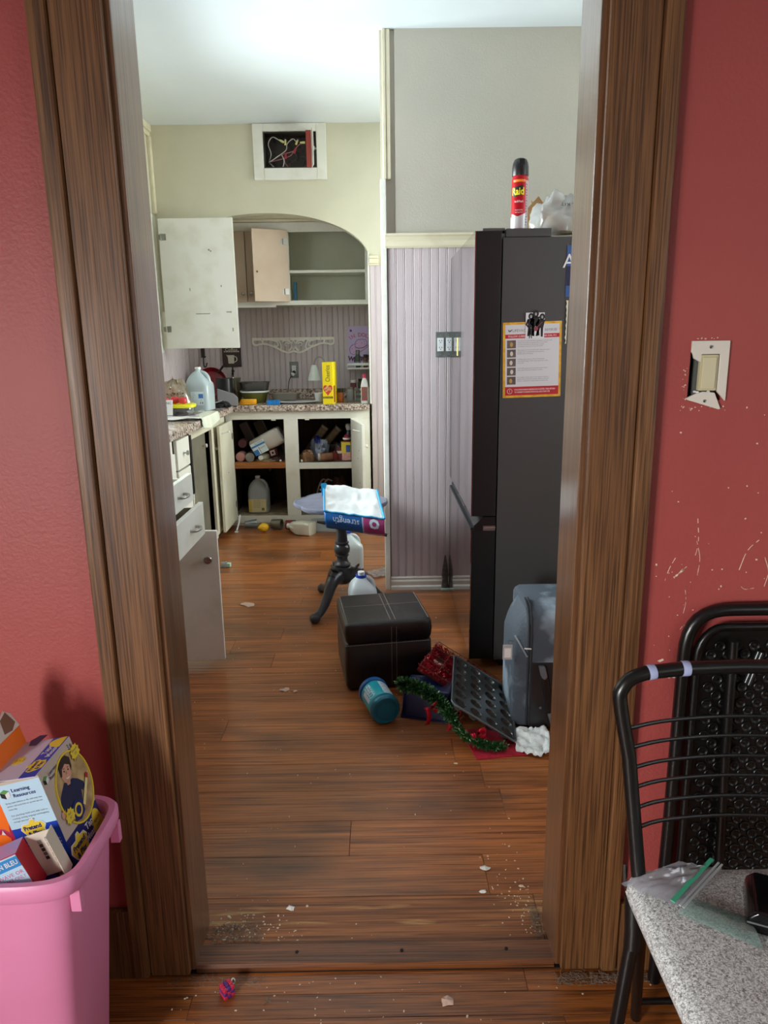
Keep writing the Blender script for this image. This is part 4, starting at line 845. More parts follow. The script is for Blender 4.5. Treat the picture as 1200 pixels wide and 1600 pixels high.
for i in range(nx):
    for j in range(ny):
        if cup0 is None: cup0 = MB().lathe([(R0, 0), (R0-.001, -.003), (.0185, -.021), (.0165, -.023), (0, -.0235)], 24, cap=False).build('cup', M_tin, t, smooth=50); o = cup0
        else: o = share(cup0, 'cup', t)
        o.location = (cxs[i], cys[j], 0)

# ---- suitcase
t = thing('suitcase', 'dusty black soft suitcase standing against the fridge by the right door casing', 'suitcase', T(.472, 2.33, 0))
M_case = mat('suitcase_fabric', (132, 146, 158), .75, c2=(64, 72, 82), vscale=5, bump=.2, bscale=130, ramp=(.5, .62)); M_cased = mat('suitcase_dark_fabric', (40, 43, 48), .7, bump=.15, bscale=160); M_cpan = mat('suitcase_panel', (34, 35, 38), .35)
prof = [(0, .02)]+[(0, .2)]+[(0+.0*i, .38) for i in (1,)]+[(.012, .425), (.04, .452), (.10, .463), (.20, .463)]
body = MB()
rg = []
for x, k in ((.030, .010), (.045, .0), (.30, .0), (.33, .01)):
    rg.append([(x, 0+k, .02), (x, 0+k, .2), (x, .0+k, .36), (x, .012+k, .415), (x, .045, .45-k), (x, .10, .462-k), (x, .26, .462-k), (x, .29, .43), (x, .29, .02)])
body.loft(rg).build('shell', M_case, t, smooth=35)
MB().box(.046, .31, -.006, .0, .012, .262).build('bottom_panel', M_cpan, t, bevel=.003)
pk = []
for x, s_ in ((.031, 0), (.018, .012), (.004, .03), (-.010, .055), (-.012, .07)):
    pk.append([(x+.0, .004+s_*.3, .015), (x, .004+s_*.3, .24-s_*.3), (x, .010+s_*.4, .40-s_*1.5), (x, .05+s_*.5, .445-s_*1.5), (x, .20-s_*.4, .445-s_*1.6), (x, .27-s_*.5, .40-s_*1.5), (x, .27-s_*.5, .015)])
MB().loft(pk).build('front_pocket', M_case, t, smooth=50)
zp = MB(); zp.tube([(.034, -.001, .02), (.034, -.001, .36), (.034, .012, .42), (.036, .05, .455), (.036, .1, .467)], .0035, 6); zp.tube([(.044, -.002, .02), (.044, -.002, .36), (.044, .010, .42), (.046, .05, .457), (.046, .1, .468)], .003, 6); zp.build('piping', M_cased, t, smooth=60)
MB().tube([(-.012, .012, .36), (.005, .004, .33), (.03, -.003, .285)], .003, 6).build('zip', mat('zip_pale', (150, 164, 176), .4, .4), t)
MB().tube([(.018, -.006, .318), (.042, -.008, .317)], .0028, 6).build('zip_puller', mat('puller_white', (206, 208, 206), .4), t)
MB().prism([(.075, .245), (.098, .24), (.132, .055), (.105, .06)], 0, .012, 0, T(0, -.006, 0) @ FRONT).build('handle_strap', M_black, t, bevel=.003)
M_clip = mat('clip_grey', (96, 100, 106), .35)
for p in ([(.068, .255), (.09, .255), (.1, .215), (.09, .205), (.078, .215)], [(.105, .075), (.125, .075), (.13, .035), (.118, .03), (.112, .05)]): MB().prism(p, 0, .018, 0, T(0, -.006, 0) @ FRONT).build('clip', M_clip, t, bevel=.003)
for x, z in ((.128, .235), (.082, .09)): MB().lathe([(0, 0), (.005, 0), (.005, .002), (0, .003)], 10, 0, T(x, -.006, z) @ FRONT, cap=False).build('rivet', M_clip, t)
for x in (.06, .28): MB().lathe([(.02, 0), (.022, .006), (.02, .02)], 12, 0, T(x, .02, 0)).lathe([(.02, 0), (.022, .006), (.02, .02)], 12, 0, T(x, .25, 0)).build('foot', M_black, t)
tg = MB().rect(-.017, .017, -.028, .028, 0, 0, T(-.034, .03, .29) @ FRONT, t=.004).build('luggage_tag', mat('tag_grey', (176, 178, 180), .4), t, bevel=.001)
MB().rect(-.012, .012, -.02, .016, .0042, 0, T(-.034, .03, .29) @ FRONT).build('tag_card', M_paper, tg); MB().tube([(-.034, .032, .316), (-.03, .03, .335), (-.012, .03, .33)], .0022, 6).build('tag_loop', M_clip, tg)

# ---- flat things under the heap
tag(MB().prism([(.305, 2.142), (.484, 2.167), (.47, 2.36), (.268, 2.326)], .001, .005).build('felt_mat', mat('red_felt', (186, 24, 54), .9, c2=(160, 14, 40), vscale=90, bump=.3, bscale=200)), 'bright red felt mat lying on the floor under the muffin tin', 'mat')
def crumple(a, b):
    x = .445+a*.13; y_ = 2.145+b*.165-a*.0+.03*(1-b)*abs(a-.55)*2; return (x+.006*nz(a*6, b*6), y_, .012+.012*nz(a*5, b*5, 2)+.008*nz(a*13, b*11, 6)+.01*b)
tag(MB().grid(crumple, 22, 20).build('paper_towel', mat('towel_paper', (222, 228, 228), .8, bump=.3, bscale=180), None, smooth=70, solid=.0015), 'crumpled white paper towel on the floor in front of the suitcase', 'paper')

# ================================================================== small things in the kitchen
def jug(name, label, cat, M, h, w, m, cap, lab=None, fill=None, hand=0, group=None):
    """plastic gallon jug: square body, shoulders, off-centre loop handle, neck and cap"""
    t = thing(name, label, cat, M, group); a = w/2; S_ = []
    for z, k, p, dx in ((0, .88, 5, 0), (.02, .99, 5, 0), (.30, 1, 5, 0), (.56, .99, 5, 0), (.63, .97, 4, 0), (.72, .82, 3.2, -.10), (.80, .62, 2.6, -.16), (.87, .40, 2.2, -.14), (.91, .235, 2, -.08), (.97, .22, 2, -.06)):
        S_.append(ring(a*k, a*k, z*h, 28, p, a*dx, 0))
    MB().loft(S_).build('body', m, t, smooth=50)
    MB().tube(spline([(a*.12, 0, .885*h), (a*.45, 0, .86*h), (a*.72, 0, .77*h), (a*.80, 0, .66*h), (a*.78, 0, .58*h)], 5), a*.16, 10).build('handle', m, t, smooth=60)
    MB().lathe([(a*.25, .955*h), (a*.25, 1.0*h), (a*.22, 1.005*h), (0, 1.005*h)], 18, 0, T(-a*.06, 0, 0)).build('cap', cap, t, smooth=40)
    if fill: MB().loft([ring(a*k*.97, a*k*.97, z*h, 24, 5) for z, k in ((.01, .9), (.03, .98), (fill[0], .98))]).build('liquid', fill[1], t, smooth=50)
    if lab:
        z0, z1, x0, x1, mm, txt = lab
        l = MB().rect(x0*a, x1*a, z0*h, z1*h, 0, 0, T(0, -a*1.005, 0) @ FRONT, t=.0008).build('label', mm, t)
        if txt: txt(l, T(0, -a*1.005, 0) @ FRONT, a, h)
    return t
M_bl = mat('label_blue', (60, 128, 200), .5); M_lw = mat('label_white', (212, 232, 236), .5)
def waterlab(l, M, a, h):
    MB().rect(.18*a, .58*a, .30*h, .40*h, .0012, 0, M).build('blue_square', M_bl, l)
    mb = MB()
    for i, (x, w_) in enumerate(((-.34, .2), (-.3, .26), (-.36, .16), (-.36, .14), (-.36, .12))): mb.text('NATURAL WATER'[:int(w_*40)], x*a, (.42-i*.045)*h, .006, .0012, 0, M, w=w_*a, align='LEFT')
    mb.rect(.3*a, .36*a, .17*h, .22*h, .0012, 0, M); mb.rect(.46*a, .54*a, .17*h, .22*h, .0012, 0, M); mb.text('1', .38*a, .26*h, .012, .0012, 0, M)
    mb.build('lettering', M_inkg, l)
jug('water_jug', 'big blue-tinted water jug with a white label on the left worktop corner', 'jug', T(-1.24, 5.0, .9225) @ RZ(-6), .292, .168, mat('water_plastic', (212, 230, 236), .14, trans=.35), mat('cap_white', (236, 238, 238), .35), (.14, .45, -.45, .62, M_lw, waterlab))
def juglab(l, M, a, h):
    mb = MB(); mb.rect(.36*a, .62*a, .09*h, .16*h, .0012, 0, M)
    for i in range(5): mb.text('WHITE VINEGAR', -.1*a, (.36-i*.045)*h, .006, .0012, 0, M, w=.7*a)
    mb.build('lettering', mat('label_brown', (112, 96, 60), .6), l); MB().rect(-.86*a, -.62*a, .05*h, .38*h, .0012, 0, M).build('yellow_edge', mat('label_gold', (206, 176, 66), .5), l)
jug('vinegar_jug', 'half-empty clear jug with a cream label inside the lower left cabinet', 'jug', T(-.965, 5.52, .0755), .285, .158, M_haze, MATS['cap_white'], (.05, .40, -.9, .82, mat('label_cream', (206, 192, 148), .6), juglab), (.16, mat('vinegar', (206, 180, 70), .2, trans=.4)))
# --- beside the jug
def lathething(nm, label, cat, x, y, z, prof, m, n=24, sm=40, parts=()):
    t = thing(nm, label, cat, T(x, y, z)); MB().lathe(prof, n).build('body', m, t, smooth=sm)
    for pn, pp, pm_ in parts: MB().lathe(pp, n).build(pn, pm_, t, smooth=sm)
    return t
lathething('crock', 'black cylindrical canister behind the water jug in the counter corner', 'canister', -1.19, 5.56, .9225, [(.06, 0), (.064, .004), (.064, .188), (.06, .19), (.058, .186), (.058, .02), (0, .02)], mat('crock_black', (26, 26, 28), .3))
t = thing('red_pot_handle', 'dark red pan leaning against the boards behind the water jug', 'pan', T(-1.335, 5.80, .9225))
MB().lathe([(0, 0), (.10, 0), (.125, .035), (.127, .035), (.102, -.003), (0, -.003)], 28, 0, T(0, -.02, .135) @ RX(78), cap=False).build('pan_bowl', mat('dark_red_enamel', (128, 18, 34), .25), t, smooth=40); MB().tube([(.05, -.02, .22), (.10, -.03, .275)], .009, 8).build('handle', M_black, t, smooth=50)
t = thing('grey_caddy', 'grey sloped plastic caddy between the water jug and the black canister', 'caddy', T(-1.10, 5.36, .9225) @ RZ(8))
MB().prism([(-.10, 0), (.045, 0), (.045, .055), (.02, .085), (-.10, .125)], 0, .05, 0, FRONT).build('body', mat('caddy_grey', (138, 138, 142), .5), t, bevel=.004); MB().box(-.08, .03, -.048, -.002, .0545, .056).build('lip', mat('caddy_dark', (92, 92, 96), .5), t)
def crum(cx, cy, cz, rx, ry, rz, amp, sd, nu=28, nv=12, flat=.0):
    def fn(a, b):
        th = 2*math.pi*a; ph = b*math.pi/2; n = 1+amp*nz(math.cos(th)*1.6+sd, math.sin(th)*1.6, b*2+sd)+amp*.5*nz(math.cos(th)*5, math.sin(th)*5+sd, b*6)
        return (cx+rx*math.cos(th)*math.cos(ph)**.7*n, cy+ry*math.sin(th)*math.cos(ph)**.7*n, cz+rz*math.sin(ph)**.8*n if b > 0 else cz)
    return MB().grid(fn, nu, nv)
t = thing('oven_mitt', 'black rubbery mitt with grey lines drooping off the counter corner', 'mitt', T(-1.165, 5.20, .9225))
crum(0, 0, 0, .065, .045, .035, .5, 3).build('palm', mat('mitt_black', (30, 31, 34), .4), t, smooth=60); MB().tube(spline([(.02, .0, .03), (.045, -.02, .032), (.065, -.03, .01)], 5), .016, 8).tube(spline([(.03, .02, .03), (.06, .01, .026), (.083, .0, .004)], 5), .014, 8).build('finger', MATS['mitt_black'], t, smooth=60)
MB().tube(spline([(-.02, -.03, .036), (.02, -.012, .044), (.05, -.025, .044)], 4), .0035, 5).tube(spline([(.015, -.01, .047), (.02, .012, .046), (.045, .02, .043)], 4), .003, 5).build('pale_line', mat('mitt_line', (170, 172, 176), .5), t)
# --- left worktop clutter
t = thing('bread_bag', 'clear bag of brown bread standing at the left wall beside the water jug', 'bag', T(-1.385, 4.86, .9225))
crum(0, 0, 0, .115, .07, .215, .22, 9).build('bag_film', thin_clear('bread_film', (228, 214, 188), .4, .15, .25), t, smooth=60); crum(.01, 0, .002, .085, .05, .11, .25, 4).build('loaf', mat('crust', (176, 132, 66), .7, c2=(136, 92, 44), vscale=16), t, smooth=60)
sp = MB()
for k in range(16): sp.lathe([(0, -.006), (.006, 0), (0, .006)], 6, 0, T(rnd.uniform(-.08, .09), -.062-rnd.random()*.01, rnd.uniform(.05, .17)) @ RX(90), cap=False)
stuff(sp.build('printed_spots', mat('spot_brown', (52, 36, 24), .6), t))
t = thing('fruit_tub', 'clear tub with a bright yellow lid and red fruit on the left worktop', 'tub', T(-1.29, 4.57, .9225) @ RZ(6))
MB().loft([ring(.10, .07, 0, 28, 5), ring(.112, .08, .06, 28, 5)]).build('tub_wall', M_clear, t, smooth=50); MB().loft([ring(.117, .085, .0605, 28, 5), ring(.117, .085, .078, 28, 5), ring(.105, .073, .080, 28, 5)]).build('lid', mat('lid_yellow', (240, 232, 40), .35), t, smooth=40); crum(0, 0, .003, .09, .06, .05, .3, 2).build('fruit', mat('dark_fruit', (116, 84, 96), .5, c2=(70, 60, 64), vscale=30), t, smooth=60)
for i, (x, y_, s_) in enumerate(((-.06, -.03, .026), (-.01, .01, .03), (.045, -.02, .028))):
    t2 = thing('tomato', ['small red tomato nearest the jamb on the yellow tub lid', 'biggest red tomato in the middle of the yellow tub lid', 'red tomato on the jug side of the yellow tub lid'][i], 'tomato', T(-1.29, 4.57, .9225) @ RZ(6) @ T(x, y_, .0805), 'tomatoes on the yellow lid')
    MB().lathe([(0, 0), (s_*.7, s_*.12), (s_, s_*.75), (s_*.75, s_*1.4), (s_*.2, s_*1.55), (0, s_*1.5)], 16, cap=False).build('flesh', mat('tomato_red', (196, 56, 62), .3), t2, smooth=60); MB().lathe([(.006, s_*1.5), (.002, s_*1.7)], 6).build('stem', mat('stem_green', (70, 96, 50), .6), t2)
t = thing('price_card', 'small white printed card propped on the yellow tub on the left worktop', 'card', T(-1.335, 4.45, .923) @ RX(-14))
MB().box(-.05, .05, 0, .002, 0, .115).build('card', M_paper, t); mb = MB(); mb.text('ORGANIC', 0, .095, .014, .0005, 0, FRONT, w=.08); mb.text('fresh', 0, .07, .010, .0005, 0, FRONT); mb.build('lettering', M_ink, t)
def flat(nm, label, cat, M, sx, sy, amp, m, sd=0, t_=.001, droop=None):
    def fn(a, b):
        x, y_ = (a-.5)*sx, (b-.5)*sy; z = .004+amp*(1+nz(a*3+sd, b*3, sd))*.5
        return droop(a, b, x, y_, z) if droop else (x, y_, z)
    return tag(MB().xform(Matrix()).grid(fn, 18, 14).xform(M).build(nm, m, None, smooth=60, solid=t_), label, cat)
o = flat('newspaper', 'white printed paper spread on the left worktop in front of the yellow tub', 'paper', T(-1.245, 4.36, .9225) @ RZ(8), .30, .17, .02, M_paper, 3)
mb = MB(); 
for k, (x, y_, w_, h_) in enumerate(((-.03, .01, .05, .04), (.03, -.0, .03, .03), (-.10, .03, .06, .025))): mb.rect(x-w_/2, x+w_/2, y_-h_/2, y_+h_/2, .027, 0, T(-1.245, 4.36, .9225) @ RZ(8))
mb.build('printed_block', mat('print_grey', (92, 92, 98), .6), o)
def drape(a, b, x, y_, z):
    over = max(0, x-.002); return (min(x, .002)+over*.12, y_+.02*nz(a*3, b*4, 5), z-over*(.95-.55*abs(b-.42))*1.05)
flat('dish_cloth', 'pale cream cloth hanging over the left worktop edge beside the water jug', 'cloth', T(-1.08, 4.56, .924) @ RZ(0), .17, .46, .012, mat('cloth_cream', (226, 226, 208), .8, c2=(206, 214, 200), vscale=10, bump=.2), 7, .002, drape)
flat('grey_cloth_scrap', 'crumpled grey and white packet on top of the cream cloth', 'packet', T(-1.13, 4.42, .953) @ RZ(20), .11, .08, .02, mat('packet_grey', (172, 178, 178), .5, c2=(112, 116, 116), vscale=20), 5)
# --- back worktop
lathething('glass_pitcher', 'clear glass pitcher between the black canister and the green bowl', 'pitcher', -1.135, 5.72, .9225, [(.035, 0), (.04, .003), (.047, .06), (.040, .12), (.036, .15), (.042, .185), (.0405, .185), (.0345, .15), (.0385, .12), (.0455, .06), (.038, .006), (0, .006)], thin_clear('pitcher_glass', (214, 214, 200), .3, .05, .12), 24)
lathething('green_bowl', 'olive green plastic bowl with a white rim holding a loaf tin', 'bowl', -.975, 5.63, .9225, [(.075, 0), (.08, .004), (.105, .075), (.108, .078), (.1035, .078), (.076, .008), (0, .008)], mat('olive_plastic', (112, 116, 52), .35), 32, parts=(('rim', [(.106, .0785), (.113, .0785), (.114, .084), (.110, .090), (.106, .089), (.103, .083), (.106, .0785)], M_whitep),))
t = thing('loaf_tin', 'grey metal loaf tin stacked in the green bowl', 'tin', T(-.972, 5.63, 1.0135) @ RZ(-4))
def openbox(mb, x0, x1, y0, y1, h, fl, th, mi=0, p=8):
    cx, cy, hx, hy = (x0+x1)/2, (y0+y1)/2, (x1-x0)/2, (y1-y0)/2
    return mb.loft([ring(hx-fl, hy-fl, 0, 32, p, cx, cy), ring(hx, hy, h, 32, p, cx, cy), ring(hx+.006, hy+.006, h+.001, 32, p, cx, cy), ring(hx+.006, hy+.006, h+.003, 32, p, cx, cy), ring(hx-th, hy-th, h+.002, 32, p, cx, cy), ring(hx-fl-th, hy-fl-th, th, 32, p, cx, cy)], mi)
openbox(MB(), -.11, .11, -.055, .055, .062, .014, .002).build('tin', mat('loaf_grey', (118, 118, 114), .4, .6, c2=(72, 72, 70), vscale=5, ramp=(.45, .5)), t, smooth=40)
t = thing('scrub_cloth', 'folded orange-yellow cloth on the back worktop in front of the green bowl', 'cloth', T(-.998, 5.43, .9225))
mb = MB()
for k in range(3): mb.loft([ring(.066-.004*k, .03-.003*k, .001+.0125*k, 28, 3, .004*k, .002*k), ring(.068-.004*k, .032-.003*k, .006+.0125*k, 28, 3, .004*k, .002*k), ring(.066-.004*k, .030-.003*k, .0125+.0125*k, 28, 3, .004*k, .002*k)])
mb.build('fold', mat('cloth_orange', (238, 170, 30), .7, bump=.2, bscale=120), t, smooth=60)
tag(MB().box(-.046, .046, -.025, .025, 0, .033, 0, T(-.797, 5.385, .9225) @ RZ(4)).build('sponge', mat('sponge_blue', (24, 130, 206), .85, c2=(16, 100, 176), vscale=60, bump=.5, bscale=120), None, bevel=.004), 'bright blue sponge on the back worktop edge', 'sponge')
t = thing('serving_plate', 'white oblong plate with a dark underside on the back worktop', 'plate', T(-.64, 5.50, .9225))
MB().loft([ring(.13, .06, 0, 36, 2.4), ring(.16, .075, .008, 36, 2.4)]).build('underside', mat('plate_blue', (70, 84, 110), .4), t, smooth=40); MB().loft([ring(.161, .076, .0082, 36, 2.4), ring(.166, .08, .013, 36, 2.4), ring(.16, .075, .0145, 36, 2.4), ring(.12, .05, .011, 36, 2.4)]).build('plate_top', M_whitep, t, smooth=40)
t = thing('baking_dish', 'grey metal baking dish resting on the white plate by the backsplash', 'dish', T(-.73, 5.585, .9400) @ RZ(-5))
openbox(MB(), -.105, .105, -.065, .065, .05, .018, .002).build('dish', mat('dish_grey', (138, 132, 124), .35, .5), t, smooth=40)
tag(MB().lathe([(0, 0), (.045, .004), (.052, .035), (.049, .036), (.043, .008), (0, .005)], 24, 0, T(-.695, 5.585, .9465), cap=False).build('teal_bowl', mat('teal_grey', (112, 150, 142), .4), None, smooth=50), 'small teal bowl sitting in the grey baking dish', 'bowl')
t = thing('desk_lamp', 'white cone shaded gooseneck lamp behind the yellow cereal box', 'lamp', T(-.43, 5.70, .9225))
MB().lathe([(.055, 0), (.055, .012), (.02, .018), (0, .018)], 24).build('base', M_whitep, t, smooth=40)
MB().tube(spline([(0, 0, .015), (.0, .0, .17), (-.004, 0, .30), (-.03, 0, .335), (-.06, 0, .33), (-.078, 0, .30), (-.083, 0, .27)], 5), .0055, 8).build('gooseneck', M_steel, t, smooth=60)
MB().lathe([(.018, .275), (.02, .27), (.024, .262), (.053, .158), (.0515, .158), (.0225, .258), (0, .265)], 28, 0, T(-.083, 0, 0), cap=False).build('lamp_shade', mat('shade_white', (224, 232, 228), .4), t, smooth=40)
# cereal box, spine towards the camera
t = thing('cereal_box', 'tall yellow cereal box standing spine forward on the back worktop', 'box', Matrix(((.995, .099, 0, -.425), (-.099, .995, 0, 5.345), (0, 0, 1, .9225), (0, 0, 0, 1))) @ Matrix.Diagonal((1.02, .92, 1.02, 1)) )
M_cy = mat('cereal_yellow', (246, 222, 20), .4)
MB().box(0, .076, 0, .2, 0, .298).build('carton', M_cy, t, bevel=.002)
C_ = T(.038, 0, .149) @ FRONT
MB().text('Cheerios', .0, .07, .034, .0006, 0, C_, w=.115, rot=90).build('lettering', M_ink, t)
hp = [(.034*(16*math.sin(q)**3)/16, -.045+.046*(13*math.cos(q)-5*math.cos(2*q)-2*math.cos(3*q)-math.cos(4*q))/17) for q in [2*math.pi*i/36 for i in range(36)]]
h = MB().prism(hp, .0005, .0009, 0, C_).build('heart_print', mat('heart_red', (206, 62, 34), .5), t)
mb = MB()
for i in range(26):
    q = rnd.random()*6.28; r_ = .024*rnd.random()**.5; x, y_ = r_*math.cos(q), -.040+r_*math.sin(q)
    mb.tube([(x+.004*math.cos(k*.785), y_+.004*math.sin(k*.785), .0012) for k in range(8)], .0012, 4, 0, C_, closed=True)
stuff(mb.build('cereal_rings', mat('ring_cream', (240, 206, 150), .6), h))
MB().rect(-.036, .036, -.108, -.094, .0006, 0, C_).build('brown_band', mat('band_brown', (86, 66, 40), .5), t); MB().text('Heart Healthy', 0, -.101, .008, .0011, 0, C_, w=.06).build('small_lettering', M_cy, t)
mb = MB(); mb.rect(.02, .10, .01, .13, .0003, 0, T(.076, .0, 0) @ RIGHT); mb.build('side_print', mat('side_brown', (140, 84, 40), .5), t)
lathething('white_cup', 'small white cup tucked behind the left edge of the cereal box', 'cup', -.472, 5.55, .9225, [(.024, 0), (.026, .003), (.034, .07), (.032, .07), (.024, .006), (0, .006)], M_whitep)
lathething('spice_jar', 'spice jar of orange powder with a black cap right of the cereal box', 'jar', -.303, 5.50, .9225, [(.022, 0), (.024, .003), (.024, .07), (.021, .075), (0, .075)], mat('orange_spice', (176, 100, 48), .35, c2=(140, 72, 34), vscale=60), parts=(('cap', [(.0225, .0755), (.0235, .0765), (.0235, .102), (.021, .105), (0, .105)], M_black),))
for i, (x, y_, hh, mm, lab) in enumerate(((-.235, 5.63, .105, M_haze, 'clear square jar nearest the cereal box by the wire rack'), (-.180, 5.535, .10, M_clear, 'clear square jar against the white wire rack'), (-.215, 5.80, .15, mat('dark_red_tin', (106, 30, 44), .4), 'tall dark red tin standing behind the clear jars'), (-.155, 5.78, .16, mat('dark_green_jar', (46, 60, 42), .4), 'dark green jar standing behind the clear jars'))):
    t = thing('square_jar', lab, 'jar', T(x, y_, .9225)); MB().loft([ring(.022, .022, 0, 20, 6), ring(.024, .024, .004, 20, 6), ring(.024, .024, hh*.82, 20, 6), ring(.02, .02, hh*.86, 20, 4)]).build('body', mm, t, smooth=45); MB().lathe([(.021, hh*.862), (.021, hh), (0, hh)], 16).build('lid', [M_steel, M_inkg, MATS['cap_white'], M_black][i], t, smooth=40)
t = thing('wire_rack', 'white wire rack standing on the back worktop at the right end', 'rack', T(-.145, 5.66, .9225))
for z in (.012, .05, .085): MB().tube([(-.05, -.09, z), (.055, -.09, z), (.055, .04, z), (-.05, .04, z)], .0035, 6, closed=True).build('wire', M_whitep, t, smooth=60)
for x in (-.05, .055):
    for y_ in (-.09, .04): MB().tube([(x, y_, 0), (x, y_, .1)], .0035, 6).build('leg', M_whitep, t, smooth=60)
t = thing('cleaner_bottle', 'white bottle with pink cap at the right end of the back worktop', 'bottle', T(-.118, 5.40, .9225))
MB().loft([ring(.026, .022, 0, 24, 3), ring(.028, .024, .006, 24, 3), ring(.028, .024, .13, 24, 3), ring(.02, .018, .165, 24, 2.4), ring(.011, .011, .185, 24, 2)]).build('body', M_whitep, t, smooth=45); MB().lathe([(.013, .1855), (.013, .212), (0, .214)], 14).build('cap', mat('cap_pink', (216, 52, 100), .4), t); MB().rect(-.022, .022, .02, .12, 0, 0, T(0, -.0238, 0) @ FRONT, t=.001).build('label', mat('label_green', (86, 110, 84), .5, c2=(190, 60, 80), vscale=40), t)
# rack shelf with spices on the back boards
t = thing('corner_shelf', 'white plastic ledge shelf on the boards holding spice bottles', 'shelf', T(-.165, 5.83, 1.158))
MB().box(-.095, .085, -.09, .133, 0, .012).build('shelf_board', M_whitep, t, bevel=.002); MB().box(-.095, .085, -.093, -.089, .03, .048).box(-.095, -.091, -.093, .13, .03, .048).build('guard_rail', M_whitep, t)
for x in (-.093, -.03, .03, .083): MB().box(x-.003, x+.003, -.092, -.089, .012, .03).build('rail_post', M_whitep, t)
for i, (x, y_, m1, lab) in enumerate(((-.175, 5.79, mat('spice_green', (66, 80, 72), .4), 'dark green spice bottle on the white ledge in front of the purple poster'), (-.115, 5.79, mat('spice_brown', (104, 62, 40), .4), 'brown spice bottle at the wall end of the white ledge'))):
    t = thing('spice_bottle', lab, 'bottle', T(x, y_, 1.1705)); hh = (.135, .1)[i]
    MB().lathe([(.018, 0), (.021, .003), (.021, hh*.66), (.015, hh*.74), (0, hh*.74)], 18).build('body', m1, t, smooth=45); MB().lathe([(.0165, hh*.742), (.0165, hh), (0, hh)], 16).build('cap', [mat('cap_grey', (92, 96, 98), .4), M_black][i], t); MB().lathe([(.0213, .012), (.0215, .013), (.0215, .045), (.0213, .046)], 18, cap=False).build('label', mat('spice_label', (130, 146, 158), .5), t)
# --- on the alcove boards
BW = 5.9655
t = thing('fretwork_ornament', 'grey-white scrolled fretwork bracket hung on the boards over the counter', 'ornament', T(-.697, BW, 1.41) @ FRONT)
M_fret = mat('fret_white', (244, 242, 232), .4, c2=(232, 229, 218), vscale=14)
mb = MB(); mb.prism([(-.335, 0), (.335, 0), (.315, -.022), (-.315, -.022)], 0, .012)
def strip(pts, w):
    P = spline([(p[0], p[1], 0) for p in pts], 6); ws = w if isinstance(w, (list, tuple)) else None; L_ = []; R_ = []
    for i, p in enumerate(P):
        d = (P[min(i+1, len(P)-1)]-P[max(i-1, 0)]).normalized(); k = .68*((ws[0]+(ws[1]-ws[0])*i/(len(P)-1)) if ws else w)
        L_.append((p.x-d.y*k, p.y+d.x*k)); R_.append((p.x+d.y*k, p.y-d.x*k))
    for i in range(len(P)-1): mb.prism([L_[i], R_[i], R_[i+1], L_[i+1]], 0, .011)
for s_ in (-1, 1):
    strip([(s_*.325, -.005), (s_*.325, -.045), (s_*.30, -.058), (s_*.27, -.05), (s_*.22, -.05), (s_*.15, -.075), (s_*.09, -.105), (s_*.05, -.118), (s_*.02, -.113), (0, -.105)], .011)
    strip([(s_*.255, -.012), (s_*.245, -.045)], .010); strip([(s_*.19, -.015), (s_*.165, -.022), (s_*.13, -.035), (s_*.125, -.062), (s_*.15, -.066), (s_*.157, -.05)], [.009, .006]); strip([(s_*.16, -.012), (s_*.115, -.03), (s_*.10, -.07), (s_*.105, -.095)], .009)
    strip([(s_*.09, -.03), (s_*.055, -.022), (s_*.022, -.04), (s_*.018, -.08), (s_*.04, -.105)], .010); strip([(s_*.03, -.05), (s_*.055, -.04), (s_*.07, -.055), (s_*.055, -.068)], [.008, .005])
strip([(0, -.015), (.014, -.055), (0, -.1)], .006); strip([(0, -.015), (-.014, -.055), (0, -.1)], .006)
mb.build('fretwork', M_fret, t)
for x in (-.255, -.03, .22): MB().lathe([(0, 0), (.003, 0), (.003, .001), (0, .0014)], 8, 0, T(x, -.012, .012), cap=False).build('nail_hole', M_dark, t)
def receptacle(parent, M, w, h):
    r_ = MB().box(-w/2, w/2, -h/2, h/2, 0, .004, 0, M).build('receptacle', M_whitep, parent, bevel=.001)
    for s_ in (-1, 1): MB().rect(-w*.24, -w*.16, s_*h*.26-.001, s_*h*.26+.006, .0042, 0, M).rect(w*.14, w*.22, s_*h*.26-.001, s_*h*.26+.006, .0042, 0, M).disc(0, s_*h*.26-.007, .0026, .0026, .0042, 0, M, 10).build('socket_slots', M_dark, r_)
M_plate = mat('steel_plate', (128, 134, 131), .4, .25, c2=(112, 116, 114), vscale=30)
t = thing('wall_outlet', 'grey metal wall outlet with a plug in it above the back worktop', 'outlet', T(-.702, BW, 1.153) @ FRONT)
MB().box(-.036, .036, -.064, .064, 0, .005).build('cover_plate', M_plate, t, bevel=.002); receptacle(t, T(0, 0, .005), .034, .07)
p = MB().lathe([(.014, 0), (.016, .012), (.012, .026), (0, .028)], 12, 0, T(0, -.02, .009)).build('black_plug', M_black, t, smooth=40)
t = thing('power_cord', 'thin cord with a white plug running from the outlet down to the worktop', 'cord', T(-.71, 5.93, 1.10))
MB().lathe([(.012, 0), (.013, .014), (.005, .03)], 10, 0, T(.012, -.004, .012) @ RY(-50)).build('white_plug', M_whitep, t, smooth=40); MB().tube(spline([(.0, -.006, .004), (-.022, -.01, -.01), (-.036, -.012, -.06), (-.044, -.012, -.13), (-.05, -.015, -.172)], 6), .003, 6).build('flex', M_black, t, smooth=60)
t = thing('coffee_sign', 'small dark sign with a cup picture, partly behind the open cupboard door', 'sign', T(-1.202, BW, 1.255) @ FRONT)
